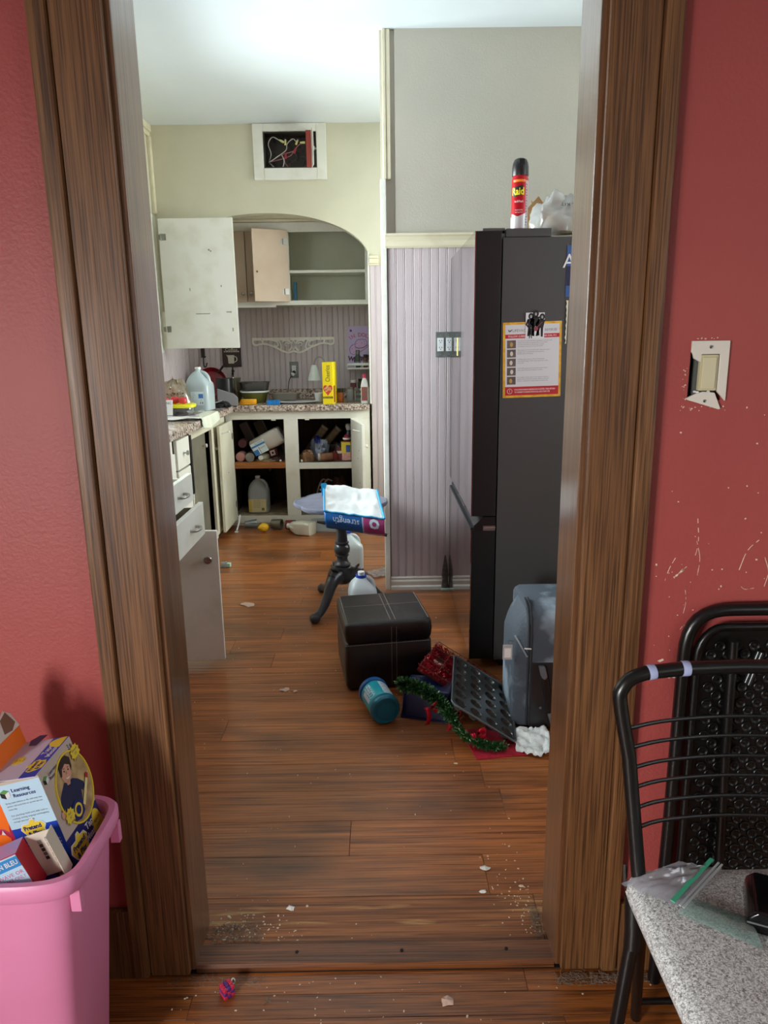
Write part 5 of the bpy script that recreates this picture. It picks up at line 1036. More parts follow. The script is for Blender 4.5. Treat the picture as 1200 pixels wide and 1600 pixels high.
MB().box(-.076, .076, -.072, .09, 0, .012).build('board', mat('sign_brown', (58, 44, 42), .5), t, bevel=.002); c = MB(); c.prism([(-.034, .022), (.022, .022), (.018, -.045), (-.028, -.045)], .0125, .014); c.tube([(.02+.022*math.sin(q*.4), .012-.022*(1-math.cos(q*.4)), .014) for q in range(0, 9)], .004, 6); c.prism([(-.034, .022), (-.044, .026), (-.03, .0)], .0125, .014); c.build('cup_picture', mat('sign_cream', (206, 200, 186), .5), t, smooth=30)
MB().text('Coffee', 0, .066, .022, .013, w=.1).build('lettering', MATS['sign_cream'], t)
mb = MB()
for i in range(9): mb.disc(-.056+i*.014, .05, .005, .006, .0125, 0, None, 8)
mb.build('scallop_border', MATS['sign_cream'], t)
t = thing('wall_hook', 'black iron hook with a round knob on the boards below the dark sign', 'hook', T(-1.20, BW, 1.13))
MB().lathe([(.012, 0), (.012, .005), (0, .006)], 12, 0, T(0, 0, .02) @ RX(90)).tube(spline([(0, -.004, .05), (0, -.006, 0), (0, -.01, -.04), (.004, -.03, -.055), (.012, -.045, -.04)], 5), .0045, 6).build('hook', M_black, t, smooth=50); MB().lathe([(0, -.011), (.011, 0), (0, .011)], 12, 0, T(.0, -.02, -.0), cap=False).build('knob', M_black, t, smooth=60)
t = thing('bracket_hook', 'dark curled iron hook under the big open cupboard door', 'hook', T(-1.435, BW, 1.29))
MB().box(-.014, .014, -.012, 0, -.03, .07).build('plate', mat('iron_brown', (46, 34, 28), .5), t, bevel=.002); MB().tube(spline([(.004, -.012, -.0), (.004, -.02, -.07), (.012, -.04, -.1), (.03, -.055, -.1), (.042, -.06, -.07)], 6), .005, 8).tube(spline([(.004, -.012, -.01), (.012, -.03, -.03), (.03, -.04, -.02)], 5), .004, 8).build('hook', M_black, t, smooth=50)
# purple poster with a hat (lettering copied from the wall)
t = thing('hat_poster', 'lilac poster with a pink hat drawing on the boards over the right counter end', 'poster', T(-.155, BW, 1.334) @ FRONT)
MB().rect(-.103, .085, -.157, .157, 0, t=.0015).build('paper', mat('poster_lilac', (200, 184, 222), .5), t)
M_pp, M_pd = mat('poster_pink', (196, 122, 168), .5), mat('poster_plum', (92, 54, 92), .5)
def arcwords(mb, txt, cx, cy, r, a0, a1, h):
    n = len(txt)
    for i, ch_ in enumerate(txt):
        if ch_ != ' ':
            a = a0+(a1-a0)*i/(n-1); mb.text(ch_, cx+r*math.sin(rad(a)), cy+r*math.cos(rad(a)), h, .002, rot=-a, bold=.045)
mb = MB(); arcwords(mb, 'IN DOLLY', .0, -.06, .15, -34, 42, .030); mb.build('top_lettering', M_pp, t)
mb = MB(); arcwords(mb, 'WE TRUST', .0, .16, -.272, 19, -26, .034) if False else [mb.text(c_, x, y_, .034, .002, rot=r_, bold=.05) for c_, x, y_, r_ in (('W', -.078, -.098, -8), ('E', -.044, -.107, -3), ('T', -.012, -.101, 2), ('R', .015, -.1, 6), ('U', .042, -.094, 9), ('S', .066, -.088, 12))]
mb.build('bottom_lettering', M_pd, t)
crown = [(-.045, -.005), (-.043, .03), (-.025, .05), (.01, .055), (.04, .05), (.052, .03), (.052, .008), (.02, -.012), (-.015, -.016)]
brim = [(-.045, .018), (-.075, .005), (-.09, -.02), (-.085, -.055), (-.06, -.068), (-.02, -.055), (.02, -.03), (.06, -.005), (.085, .0), (.085, .008), (.055, .006), (.02, -.014), (-.02, -.018), (-.045, -.008)]
MB().prism(crown, .0016, .0019).prism(brim, .0016, .0019).build('hat', mat('poster_hat', (212, 178, 220), .5), t)
mb = MB(); mb.tube([(x, y_, .002) for x, y_ in crown], .0018, 5, closed=True); mb.tube([(x, y_, .002) for x, y_ in brim], .0018, 5, closed=True)
mb.build('hat_outline', M_pd, t)
mb = MB()
for x, y_ in ((-.03, .02), (-.01, .0), (.01, .025), (.03, .035), (.035, .015), (-.07, -.02), (-.055, -.045), (-.04, -.02), (-.02, -.04)): mb.disc(x, y_, .003, .003, .002, 0, None, 8)
MB().disc(-.077, .122, .011, .011, .002, 0, None, 5).build('star', M_pd, t); stuff(mb.build('speckle', M_pd, t))

# ================================================================== inside the base cabinet
SZ = .4905; SZ2 = .4885
t = thing('detergent_jug', 'large pale jug with a blue label lying on the left upper cabinet shelf', 'jug', T(-.955, 5.48, .598) @ RY(-26) @ RZ(-8))
MB().loft([[(x, y_, z) for y_, z, _ in [(p[0], p[1], 0) for p in ring(h_, w_, 0, 24, 4)]] for x, h_, w_ in ((-.03, .05, .05), (-.02, .06, .06), (.16, .065, .068), (.21, .062, .066), (.225, .05, .055))]).build('body', mat('jug_grey', (190, 184, 176), .35), t, smooth=45)
l = MB().rect(-.02, .095, -.062, .035, .0655, 0, T(0, 0, 0) @ FRONT, t=.001).build('label', M_lw, t); MB().rect(-.02, .095, .0, .014, .0668, 0, FRONT).rect(-.02, .02, -.062, -.02, .0668, 0, FRONT).build('blue_bar', M_bl, l); mb = MB(); mb.text('ALL PURPOSE', .05, .024, .012, .0668, 0, FRONT, w=.07); mb.text('CLEANER', .06, -.02, .01, .0668, 0, FRONT, w=.05); mb.rect(.03, .034, -.06, -.005, .0668, 0, FRONT); mb.build('lettering', M_inkg, l)
def canlying(nm, label, x, y, z, r, L_, m, endm, ang=0, inner=True):
    t = thing(nm, label, 'can', T(x, y, z+r) @ RZ(ang) @ RX(90))
    MB().lathe([(r*.96, -L_), (r, -L_+.004), (r, -.004), (r*.98, 0), (r*.90, 0), (r*.88, -.004), (0, -.004)], 24).build('wall', m, t, smooth=40); MB().lathe([(0, -.0035), (r*.86, -.0035), (r*.6, -.0025), (0, -.002)], 24, cap=False).build('end', endm, t, smooth=40); return t
canlying('pink_tub', 'pink lidded tub lying at the left end of the upper cabinet shelf', -1.075, 5.42, SZ, .036, .09, mat('tub_pink', (186, 130, 126), .5), mat('tub_pink_lid', (206, 150, 142), .5))
canlying('pink_tub', 'darker pink tub lying on top behind the other pink tub', -1.082, 5.56, .575, .034, .09, mat('tub_dark_pink', (140, 90, 92), .5), mat('tub_dark_lid', (150, 96, 96), .5))
canlying('steel_can', 'open silver can lying beside the pink tub on the cabinet shelf', -1.00, 5.40, SZ, .035, .10, M_steel, mat('can_inside', (150, 148, 144), .4, .6), 4)
t = thing('white_bottle', 'small pale bottle with white cap lying between the silver can and red carton', 'bottle', T(-.915, 5.44, SZ+.027) @ RZ(-18) @ RX(90)); MB().loft([ring(.036, .026, -.08, 20, 3), ring(.036, .026, -.01, 20, 3), ring(.02, .018, .008, 20, 2)]).build('body', mat('bottle_pale', (176, 172, 150), .4), t, smooth=45); MB().lathe([(.017, .0082), (.017, .026), (0, .027)], 16).build('cap', M_whitep, t)
t = thing('red_carton', 'red carton with a white square end on the left cabinet shelf', 'box', T(-.865, 5.50, SZ+.02) @ RZ(24) @ RY(-14)); MB().box(0, .065, -.03, .03, 0, .06).build('carton', mat('carton_maroon', (112, 26, 30), .5), t, bevel=.001); MB().rect(.008, .045, .01, .05, .0005, 0, T(0, -.03, 0) @ FRONT).build('white_square', M_paper, t); MB().rect(.018, .034, .021, .039, .001, 0, T(0, -.03, 0) @ FRONT).build('inner_square', MATS['carton_maroon'], t)
for i, (x, y_, a, w_, h_, m1, lab) in enumerate(((-1.0, 5.70, 24, .07, .24, mat('box_grey', (112, 102, 96), .6), 'grey carton leaning at the left back of the cabinet shelf'), (-.885, 5.72, 22, .085, .25, mat('box_brown', (84, 68, 50), .6), 'brown framed box leaning at the back of the left cabinet shelf'))):
    t = thing('leaning_box', lab, 'box', T(x, y_, SZ+.045) @ RY(-a)); MB().box(-w_/2, w_/2, 0, .05, 0, h_).build('carton', m1, t, bevel=.002); MB().box(w_/2-.012, w_/2-.006, -.002, 0, .01, h_-.01).build('edge_stripe', mat('box_stripe', (150, 138, 126), .6), t)
def clutter(nm, label, cat, cx, cy, cz, rx, ry, rz, m, sd, amp=.45): return tag(crum(0, 0, 0, rx, ry, rz, amp, sd).xform(T(cx, cy, cz)).build(nm, m, None, smooth=60), label, cat)
clutter('paper_wrap', 'tan paper wrapper lying flat at the front of the left cabinet shelf', 'wrapper', -.87, 5.44, SZ, .085, .05, .012, mat('wrap_tan', (168, 142, 110), .7, c2=(120, 96, 76), vscale=24), 3)
clutter('dark_packet', 'dark red crumpled packet at the right of the left cabinet shelf', 'packet', -.795, 5.44, SZ, .04, .05, .03, mat('packet_dark', (72, 34, 32), .4, c2=(40, 30, 28), vscale=30), 8)
clutter('grey_packet', 'grey shiny packet behind the red carton on the left cabinet shelf', 'packet', -.785, 5.60, SZ, .045, .07, .10, mat('packet_silver', (120, 120, 118), .35, .3, c2=(70, 70, 70), vscale=18), 12)
for i, (x, lab) in enumerate(((-.765, 'round white knob lying at the right front of the left cabinet shelf'), (-.605, 'round white knob lying at the left front of the right cabinet shelf'))): tag(MB().lathe([(0, 0), (.007, .001), (.010, .009), (.006, .017), (0, .018)], 14, 0, T(x, 5.385, (SZ, SZ2)[i]), cap=False).build('loose_knob', MATS['white_knob'], None, smooth=60), lab, 'knob')
# right hand shelf
for i, (x, y_, a, lab) in enumerate(((-.535, 5.66, 36, 'brown cardboard tube pack leaning at the left of the right cabinet shelf'), (-.45, 5.70, 42, 'brown cardboard tube pack leaning over the silver and blue bag'))):
    t = thing('cracker_sleeve', lab, 'packet', T(x-.04, y_, SZ2+.045) @ RY(a)); MB().loft([ring(.03, .03, 0, 20, 4), ring(.033, .033, .01, 20, 4), ring(.033, .033, .20, 20, 4), ring(.03, .03, .215, 20, 4)]).build('sleeve', mat('sleeve_brown', (130, 106, 72), .45, c2=(98, 76, 48), vscale=26), t, smooth=45); MB().loft([ring(.031, .031, .2155, 20, 4), ring(.034, .034, .235, 20, 4)]).build('twist_end', mat('sleeve_clear', (150, 138, 120), .3), t, smooth=45)
clutter('bread_packet', 'brown bagged loaf at the left front of the right cabinet shelf', 'bread', -.565, 5.44, SZ2, .062, .05, .072, mat('loaf_brown', (150, 108, 72), .45, c2=(104, 70, 46), vscale=16), 15, .3)
clutter('foil_packet', 'crumpled silver and blue bag in the middle of the right cabinet shelf', 'packet', -.485, 5.56, SZ2+.001, .06, .05, .145, mat('foil_blue', (150, 160, 180), .3, .3, c2=(40, 50, 150), vscale=9, ramp=(.42, .48)), 22, .5)
clutter('plastic_wrap', 'dull crumpled wrap piled at the back right of the right cabinet shelf', 'wrapper', -.33, 5.70, SZ2+.001, .09, .07, .085, mat('wrap_dull', (118, 108, 108), .4, c2=(66, 58, 58), vscale=20), 31, .5)
t = thing('peanut_jar', 'brown jar lying on its side on the right cabinet shelf', 'jar', T(-.465, 5.40, SZ2+.032) @ RZ(10) @ RY(90)); MB().lathe([(.026, 0), (.031, .006), (.031, .085), (.026, .095), (0, .095)], 22).build('body', mat('jar_brown', (158, 112, 82), .35, c2=(120, 80, 56), vscale=14), t, smooth=40); MB().lathe([(.028, -.018), (.029, -.001), (0, -.001)], 22).build('lid', mat('jar_lid', (188, 180, 172), .4), t, smooth=40)
clutter('red_sauce_jar', 'dark red squat jar beside the brown jar on the right cabinet shelf', 'jar', -.36, 5.45, SZ2, .035, .035, .065, mat('sauce_red', (120, 28, 26), .3), 40, .12)
t = thing('round_label_jar', 'jar with a white band and round red picture left of the yellow carton', 'jar', T(-.315, 5.46, SZ2)); MB().lathe([(.024, 0), (.026, .004), (.026, .085), (.02, .092), (0, .092)], 20).build('body', mat('jar_maroon', (126, 62, 58), .4), t, smooth=40); MB().lathe([(.0262, .052), (.0264, .053), (.0264, .07), (.0262, .071)], 20, cap=False).build('white_band', M_paper, t)
t = thing('yellow_carton', 'yellow and blue carton standing on a pink tub at the right of the cabinet', 'box', T(-.262, 5.42, SZ2+.0555)); MB().box(-.042, .03, 0, .05, 0, .085).build('carton', mat('carton_yellow', (232, 206, 66), .5), t, bevel=.002); MB().rect(-.006, .026, .008, .062, .0006, 0, FRONT).build('blue_print', mat('print_blue', (60, 96, 176), .5), t)
t = thing('pink_carton', 'pink patterned carton under the yellow carton in the cabinet', 'box', T(-.262, 5.42, SZ2)); MB().box(-.038, .03, -.002, .05, 0, .055).build('carton', mat('carton_pink', (222, 150, 140), .6, c2=(236, 196, 186), vscale=90), t, bevel=.002)
t = thing('onion_bag', 'red onion in white net above the yellow carton', 'onion', T(-.262, 5.445, SZ2+.142)); MB().lathe([(0, 0), (.02, .005), (.03, .025), (.018, .045), (.004, .056), (0, .058)], 18, cap=False).build('onion', mat('onion_red', (150, 40, 62), .35), t, smooth=60); MB().lathe([(.0305, .018), (.0308, .025), (.0295, .03)], 18, cap=False).build('white_band', M_paper, t, smooth=60)
t = thing('spray_bottle', 'dark bottle with a white top at the right back of the upper cabinet', 'bottle', T(-.252, 5.56, SZ2)); MB().lathe([(.03, 0), (.032, .004), (.032, .16), (.014, .20), (.014, .215), (0, .215)], 20).build('body', mat('bottle_dark', (70, 80, 88), .35), t, smooth=45); MB().lathe([(.016, .2155), (.024, .24), (.02, .262), (0, .268)], 16).build('cap', M_whitep, t, smooth=45)
# lower left
t = thing('stock_pot', 'big black pot with a rim at the left of the lower cabinet', 'pot', T(-1.0, 5.77, .0755)); MB().lathe([(.10, 0), (.11, .006), (.115, .2), (.12, .205), (.12, .212), (.11, .212), (.105, .01), (0, .01)], 32).build('body', mat('pot_black', (22, 22, 23), .3), t, smooth=40); MB().lathe([(.119, .2125), (.1, .228), (.02, .24), (0, .24)], 32).build('lid', mat('pot_lid', (30, 30, 31), .2), t, smooth=40)
t = thing('black_funnel', 'small black fixture hanging under the shelf behind the vinegar jug', 'fixture', T(-.88, 5.60, .343)); MB().lathe([(.02, .101), (.026, .085), (.022, .06), (.03, .04), (.012, .02), (0, .015)], 16).build('body', mat('fixture_black', (30, 27, 25), .25), t, smooth=45)
# lower right: folded wire frame
t = thing('wire_stand', 'folded pale wire stand leaning inside the lower right cabinet', 'stand', T(-.46, 5.55, .0825))
for dx in (0, .035): MB().tube(spline([(-.08+dx, 0, 0), (-.04+dx, 0, .17), (-.005+dx, .0, .235), (.03+dx, .03, .22)], 5), .006, 8).build('tube', mat('stand_pink', (176, 150, 146), .35, .4), t, smooth=60)
for k in range(3): MB().lathe([(0, -.01), (.008, 0), (0, .01)], 8, 0, T(-.03+k*.006, -.008, .12+k*.035), cap=False).build('rivet', M_whitep, t)
clutter('brown_paper_bag', 'brown paper bag crumpled in the lower right cabinet behind the table', 'bag', -.33, 5.70, .0755, .085, .07, .20, mat('paper_bag', (120, 84, 70), .7, c2=(86, 58, 48), vscale=9), 44, .3)

# ================================================================== on the kitchen floor at the back
t = thing('milk_carton', 'white plastic milk jug lying on its side on the floor below the cabinet', 'jug', T(-.60, 5.10, .047) @ RZ(-24) @ RY(90) @ RZ(45) @ RZ(45))
MB().loft([ring(.052, .046, .10, 26, 7), ring(.056, .046, .094, 26, 7), ring(.058, .046, .0, 26, 7), ring(.056, .045, -.02, 26, 6), ring(.03, .036, -.075, 26, 3, .01), ring(.016, .018, -.10, 26, 2, .012)]).build('body', mat('carton_white', (222, 222, 208), .4, c2=(206, 204, 186), vscale=8), t, smooth=45); MB().lathe([(.019, -.118), (.019, -.1005), (0, -.1)], 14, 0, T(.012, 0, 0)).build('neck_ring', M_whitep, t); MB().tube(spline([(-.03, 0, -.02), (-.036, 0, -.05), (-.012, 0, -.085)], 5), .009, 8).build('handle', MATS['carton_white'], t, smooth=60)
t = thing('lemon', 'bright yellow lemon on the floor in front of the base cabinet', 'lemon', T(-.885, 5.17, .034) @ RZ(30)); MB().lathe([(0, -.044), (.006, -.04), (.02, -.03), (.033, -.008), (.033, .012), (.02, .032), (.006, .04), (0, .044)], 20, 0, RY(90), cap=False).build('fruit', mat('lemon_yellow', (240, 190, 34), .4, bump=.15, bscale=160), t, smooth=60)
t = thing('grey_cup', 'grey metal cup lying on the floor next to the lemon', 'cup', T(-.835, 5.245, .041) @ RZ(-12) @ RY(90)); MB().lathe([(.034, 0), (.036, .004), (.04, .08), (.038, .08), (.034, .006), (0, .006)], 22).build('body', mat('cup_grey', (120, 116, 108), .35, .4), t, smooth=40)
t = thing('red_jar_lid', 'red and black jar lying between the grey cup and the milk jug', 'jar', T(-.73, 5.255, .033) @ RY(90)); MB().lathe([(.03, 0), (.032, .004), (.032, .05), (0, .05)], 20).build('lid', mat('lid_red', (140, 34, 44), .4), t, smooth=40); MB().lathe([(.031, .0505), (.031, .075), (0, .075)], 20).build('base', M_black, t, smooth=40)
t = thing('white_fork', 'white plastic spatula propped against the toe board under the open door', 'spatula', T(-1.085, 5.17, .002)); MB().tube([(0, 0, .012), (.006, .06, .05), (.01, .11, .10)], .006, 6).build('handle', M_whitep, t, smooth=50); MB().box(-.012, .012, -.03, .002, 0, .008).build('blade', M_whitep, t, bevel=.002)
t = thing('clear_cup', 'crumpled clear cup lying beside the white spatula on the floor', 'cup', T(-1.04, 5.26, .035) @ RZ(20) @ RY(90)); MB().lathe([(.026, 0), (.034, .09), (.033, .09), (.025, .004), (0, .004)], 18).build('cup_wall', M_clear, t, smooth=40)
t = thing('clear_lid_box', 'clear plastic food box upside down on the floor under the table', 'box', T(-.42, 5.24, .001)); openbox(MB(), -.13, .13, -.09, .09, .05, .012, .002).xform(T(0, 0, .06) @ RX(180)).build('box_wall', M_haze, t, smooth=40); MB().loft([ring(.14, .10, 0, 32, 7), ring(.14, .10, .006, 32, 7)]).build('rim', M_haze, t, smooth=40)
# milk jugs behind the table
M_blue = mat('cap_blue', (30, 84, 196), .35)
t = jug('milk_jug', 'white milk jug with a blue neck ring standing between the ottoman and the table legs', 'jug', T(-.105, 3.42, .001) @ RZ(8), .25, .142, mat('jug_white', (222, 236, 240), .35, trans=.1), MATS['cap_white'])
MB().lathe([(.024, .222), (.027, .222), (.027, .236), (.024, .236), (.024, .222)], 18, 0, T(-.005, 0, 0)).build('neck_ring', M_blue, t, smooth=40)
t = jug('milk_jug', 'translucent empty milk jug standing just behind the table column', 'jug', T(-.205, 4.27, .001) @ RZ(20), .235, .15, M_milk, M_blue)
t = thing('bottle_cap_blue', 'dark blue bottle end poking out beside the white milk jug', 'bottle', T(-.005, 3.55, .028) @ RZ(12) @ RY(90)); MB().lathe([(.02, -.06), (.026, -.05), (.026, 0), (.014, .02), (.011, .04), (0, .042)], 18).build('body', M_blue, t, smooth=40); MB().lathe([(.012, .0425), (.012, .055), (0, .056)], 14).build('cap', MATS['cap_white'], t)
def zipbag(label, M, sx, sy, green=True):
    t = thing('zip_bag', label, 'bag', M)
    MB().grid(lambda a, b: ((a-.5)*sx, (b-.5)*sy, .003+.012*(1+nz(a*3, b*3, sx*40))*.5+.006*nz(a*9, b*7, 2)), 20, 16).build('film', M_zip, t, smooth=60)
    MB().grid(lambda a, b: ((a-.5)*sx, (.38+.03*b)*sy, .020), 8, 1).build('zip_green', mat('zip_green', (70, 176, 140), .4), t, solid=.001)
    return t
M_zip = thin_clear('zip_film', (226, 226, 238), .3, .1, .28)
zipbag('clear zip bag with a green strip on the floor behind the milk jug', T(-.02, 4.13, .001) @ RZ(-58), .13, .13)
t = thing('dosing_cup', 'little clear dosing cup with mint plastic on the floor beyond the cabinet door', 'cup', T(-.985, 4.31, .018) @ RZ(-10) @ RY(90)); MB().lathe([(.017, -.028), (.018, -.026), (.02, .0), (.0185, .0), (.0165, -.026), (0, -.026)], 18).build('cup_wall', M_haze, t, smooth=40); MB().box(-.012, .012, -.012, .012, .004, .03).build('mint_piece', mat('mint_plastic', (176, 226, 206), .4), t, bevel=.003)

# ---- on the partition wall
t = thing('wall_outlet', 'double grey metal outlet with two white receptacles on the lilac boards', 'outlet', T(.339, 3.850, 1.349) @ FRONT)
MB().box(-.047, .047, -.064, .064, 0, .005).build('cover_plate', M_plate, t, bevel=.0025); receptacle(t, T(-.021, 0, .005), .033, .068); receptacle(t, T(.024, 0, .005), .033, .068)
for x in (-.021, .024):
    for y_ in (-.05, .05): MB().lathe([(0, 0), (.0028, 0), (.0024, .0012), (0, .0014)], 8, 0, T(x, y_, .005), cap=False).build('screw', M_steel, t)
t = thing('door_stop', 'scorched dusty spring door stop on the baseboard by the fridge', 'door stop', T(.348, 3.828, .0))
MB().lathe([(.022, .012), (.02, .03), (.015, .07), (.02, .09), (.012, .15), (.004, .2), (0, .21)], 12, 0, Matrix.Diagonal((1, .22, 1, 1))).build('dust_trail', mat('soot', (66, 60, 58), .9, c2=(110, 104, 100), vscale=40), t, smooth=60); MB().box(-.022, .022, -.016, .006, 0.001, .014).build('stop_base', mat('pale_mint', (176, 204, 196), .5), t, bevel=.003)

# ---- paper scraps on the kitchen floor: each one a thing
def scrap(label, x, y_, z, s_, m, sd, nm='paper_scrap'):
    r_ = random.Random(sd); n = 9; pts = [((.7+.6*r_.random())*s_*math.cos(6.283*i/n), (.5+.5*r_.random())*s_*math.sin(6.283*i/n)) for i in range(n)]
    o = MB(); o.add([(0, 0, .006)]+[(p[0], p[1], .0008+.004*r_.random()) for p in pts], [(0, i+1, (i+1) % n+1) for i in range(n)]); o.xform(T(x, y_, z))
    return tag(o.build(nm, m, None, solid=.0006), label, 'scrap')
M_scrap = mat('scrap_white', (228, 226, 220), .8); M_scp = mat('scrap_pink', (214, 180, 164), .8)
scrap('white paper scrap on the floor just left of the doorway middle', -.241, 1.507, 0, .011, M_scrap, 1)
scrap('bigger white torn scrap near the right door jamb on the floor', .259, 1.636, 0, .013, M_scrap, 2)
scrap('smaller white scrap just nearer than the big torn one by the right jamb', .243, 1.552, 0, .009, M_scrap, 3)
scrap('pinkish paper scrap on the floor between the ottoman and the open cabinet door', -.728, 3.642, 0, .04, M_scp, 4)
scrap('pale curled sliver on the floor left of the blue canister', -.405, 2.66, 0, .018, M_scp, 5)
scrap('small pale sliver beside the curled one, left of the blue canister', -.36, 2.645, 0, .010, M_scp, 6)
scrap('crumpled tan scrap on the front room boards below the threshold', .123, 1.25, -.008, .016, M_scp, 7)
cr = MB(); rr = random.Random(21)
for i in range(520):
    k = rr.random()
    if k < .25: x, y_, z = OL+.02+abs(rr.gauss(0, .10)), 1.41+abs(rr.gauss(0, .05)), 0
    elif k < .4: x, y_, z = OR-.01-abs(rr.gauss(0, .05)), 1.41+abs(rr.gauss(0, .16)), 0
    elif k < .6: x, y_, z = rr.uniform(-.5, .75), rr.uniform(1.15, 1.315), -.008
    else: x, y_, z = rr.uniform(-1, .33), rr.uniform(1.42, 4.6), 0
    if -.25 < x < .25 and 2.55 < y < 3.1: continue
    s_ = rr.uniform(.0007, .0022)*(1 if rr.random() < .93 else 2); n = 5; a0 = rr.random()*6
    cr.lathe([(s_, 0), (s_*.7, s_*.6)], 5, 0, T(x, y_, z) @ RZ(rr.random()*180) @ Matrix.Diagonal((1+rr.random(), 1, 1, 1)))
tag(cr.build('floor_crumbs', mat('crumb', (216, 200, 178), .8)), 'pale crumbs and paint chips scattered over the floor', 'crumbs', None, 'stuff')
ln = MB()
def lint(x0, x1, y0, y1, z, n, L0):
    for i in range(n):
        p = Vector((rr.uniform(x0, x1), rr.uniform(y0, y1), z+.001)); a = rr.random()*6.28; q = p+Vector((math.cos(a), math.sin(a)*.5, rr.uniform(0, .5)))*L0*rr.random(); m_ = (p+q)/2+Vector((rr.gauss(0, .003), rr.gauss(0, .003), .002)); ln.tube([p, m_, q], .00035, 3)
lint(-.43, -.30, 1.40, 1.46, 0, 320, .02); lint(.345, .372, 1.40, 1.50, 0, 160, .018); lint(.37, .60, 1.285, 1.312, -.008, 420, .022); lint(-.5, -.28, 1.29, 1.32, -.008, 160, .016)
tag(ln.build('floor_lint', mat('lint', (124, 116, 106), .95)), 'grey lint and hair gathered along the casing feet', 'lint', None, 'stuff')

# ================================================================== front room
# ---- broken switch plate
t = thing('light_switch', 'cream rocker light switch with a broken white plate on the red wall', 'switch', T(.600, 1.335, 1.306) @ FRONT)
M_plw = mat('plate_white', (226, 218, 206), .4); M_iv = mat('rocker_ivory', (206, 196, 158), .4)
up = [(-.034, .057), (.035, .057), (.0355, -.052), (.0185, -.034), (.0185, .033), (-.015, .033), (-.0155, .018), (-.022, .022), (-.029, .026), (-.031, .034), (-.034, .037)]
MB().prism(up, .0, .006).build('cover_plate', M_plw, t, bevel=.0012); MB().prism([(-.038, -.046), (-.022, -.038), (-.008, -.034), (.014, -.036), (.0275, -.066), (.024, -.067), (-.035, -.049)], .001, .007, 0).build('broken_piece', M_plw, t, bevel=.001)
MB().prism(rrect(-.0165, .0165, -.0325, .032, .002), -.004, .0055).build('rocker_frame', M_iv, t, bevel=.0008); MB().prism([(-.013, -.029), (.0125, -.029), (.0125, .028), (-.013, .028)], .0056, .0085).build('rocker', mat('rocker_face', (214, 204, 170), .35), t, bevel=.0015)
for x, y_ in ((.0005, .046), (-.003, -.051)): s_ = MB().lathe([(0, 0), (.0035, 0), (.003, .0013), (0, .0017)], 12, 0, T(x, y_, .0062), cap=False).build('screw', M_steel, t, smooth=40); MB().rect(-.003, .003, -.0005, .0005, .0018, 0, T(x, y_, .0062) @ RZ(40), t=.0002).build('slot', M_dark, s_)
MB().box(-.0345, .026, -.05, .044, -.06, -.055).box(-.0345, -.0315, -.05, .044, -.055, -.002).build('wall_box', mat('switch_box', (24, 24, 24), .7), t); MB().box(-.022, .018, -.04, .036, -.05, -.006).build('switch_body', mat('switch_grey', (92, 94, 92), .5), t)
mb = MB()
for x, y_ in ((-.022, -.034), (-.017, -.035), (.003, -.0345)): mb.disc(x, y_, .003, .002, .002, 0, None, 6, t=.003)
mb.build('plaster_crumb', M_paper, t)

# ---- pink bin
t = thing('storage_bin', 'tall pink plastic bin full of toy boxes by the left casing', 'bin', T(-.72, 1.11, -.008) @ Matrix.Diagonal((1, 1, .978, 1)))
M_pink = mat('pink_plastic', (230, 142, 184), .38, c2=(225, 135, 176), vscale=5, bump=.03, bscale=300)
def pr(hx, hy, z, k=0): return ring(hx-k, hy-k, z, 56, 6)
MB().loft([pr(.150, .085, 0), pr(.153, .088, .006), pr(.198, .113, .512), pr(.198, .113, .512, .004), pr(.154, .09, .010, .004)], cap=True).build('body', M_pink, t, smooth=35)
MB().loft([pr(.199, .1135, .505), pr(.210, .123, .507), pr(.214, .127, .516), pr(.214, .127, .534), pr(.210, .123, .541), pr(.200, .113, .541), pr(.1955, .111, .534), pr(.1955, .111, .513)], cap=False).build('rim', M_pink, t, smooth=50)
for x, y_ in ((.196, -.085), (.200, .085)): MB().box(x-.008, x+.010, y_-.006, y_+.008, .462, .506).build('rim_rib', M_pink, t, bevel=.002)

# ---- toy box leaning in the bin
TB = frame((-.546, 1.084, .481), (.04, .999, .003), (-.968, .039, -.249), (-.249, .007, .968))
t = thing('toy_box', 'blue and grey toy tape measure box tilted in the pink bin', 'box', TB)
W, D, H, B0 = .118, .085, .187, -.02
M_blue2 = mat('box_royal_blue', (22, 64, 178), .4); M_bnavy = mat('box_navy', (24, 36, 104), .4); M_bgrey = mat('box_warm_grey', (196, 178, 166), .45); M_bpale = mat('box_pale_blue', (186, 216, 236), .45); M_byel = mat('box_yellow', (234, 204, 60), .45); M_bw = mat('box_white', (226, 222, 226), .45); M_blil = mat('box_lilac', (206, 194, 214), .45)
c = MB(); c.box(0, .0012, 0, D, B0, H).box(W-.0012, W, 0, D, B0, H).box(.0012, W-.0012, 0, .0012, B0, H).box(.0012, W-.0012, D-.0012, D, B0, H).box(.0012, W-.0012, .0012, D-.0012, B0, B0+.0012); c.build('carton', mat('box_inside', (190, 176, 160), .7), t)
F_ = FRONT
MB().rect(.0, W, B0, .05, .0, 0, F_).build('front_band', M_bnavy, t); MB().rect(.0, W, .0503, H, .0, 0, F_).build('front_ground', M_bgrey, t)
ph = MB(); ph.tube([(.077+.056*math.cos(q*.13), .108+.066*math.sin(q*.13), .0008) for q in range(48)], .0022, 5, 0, F_, closed=True); ph.build('yellow_ring', M_byel, t, smooth=60)
pic = MB().disc(.077, .108, .054, .064, .0004, 0, F_, 40).build('photo_ground', mat('photo_straw', (204, 174, 120), .5, c2=(150, 116, 84), vscale=26), t)
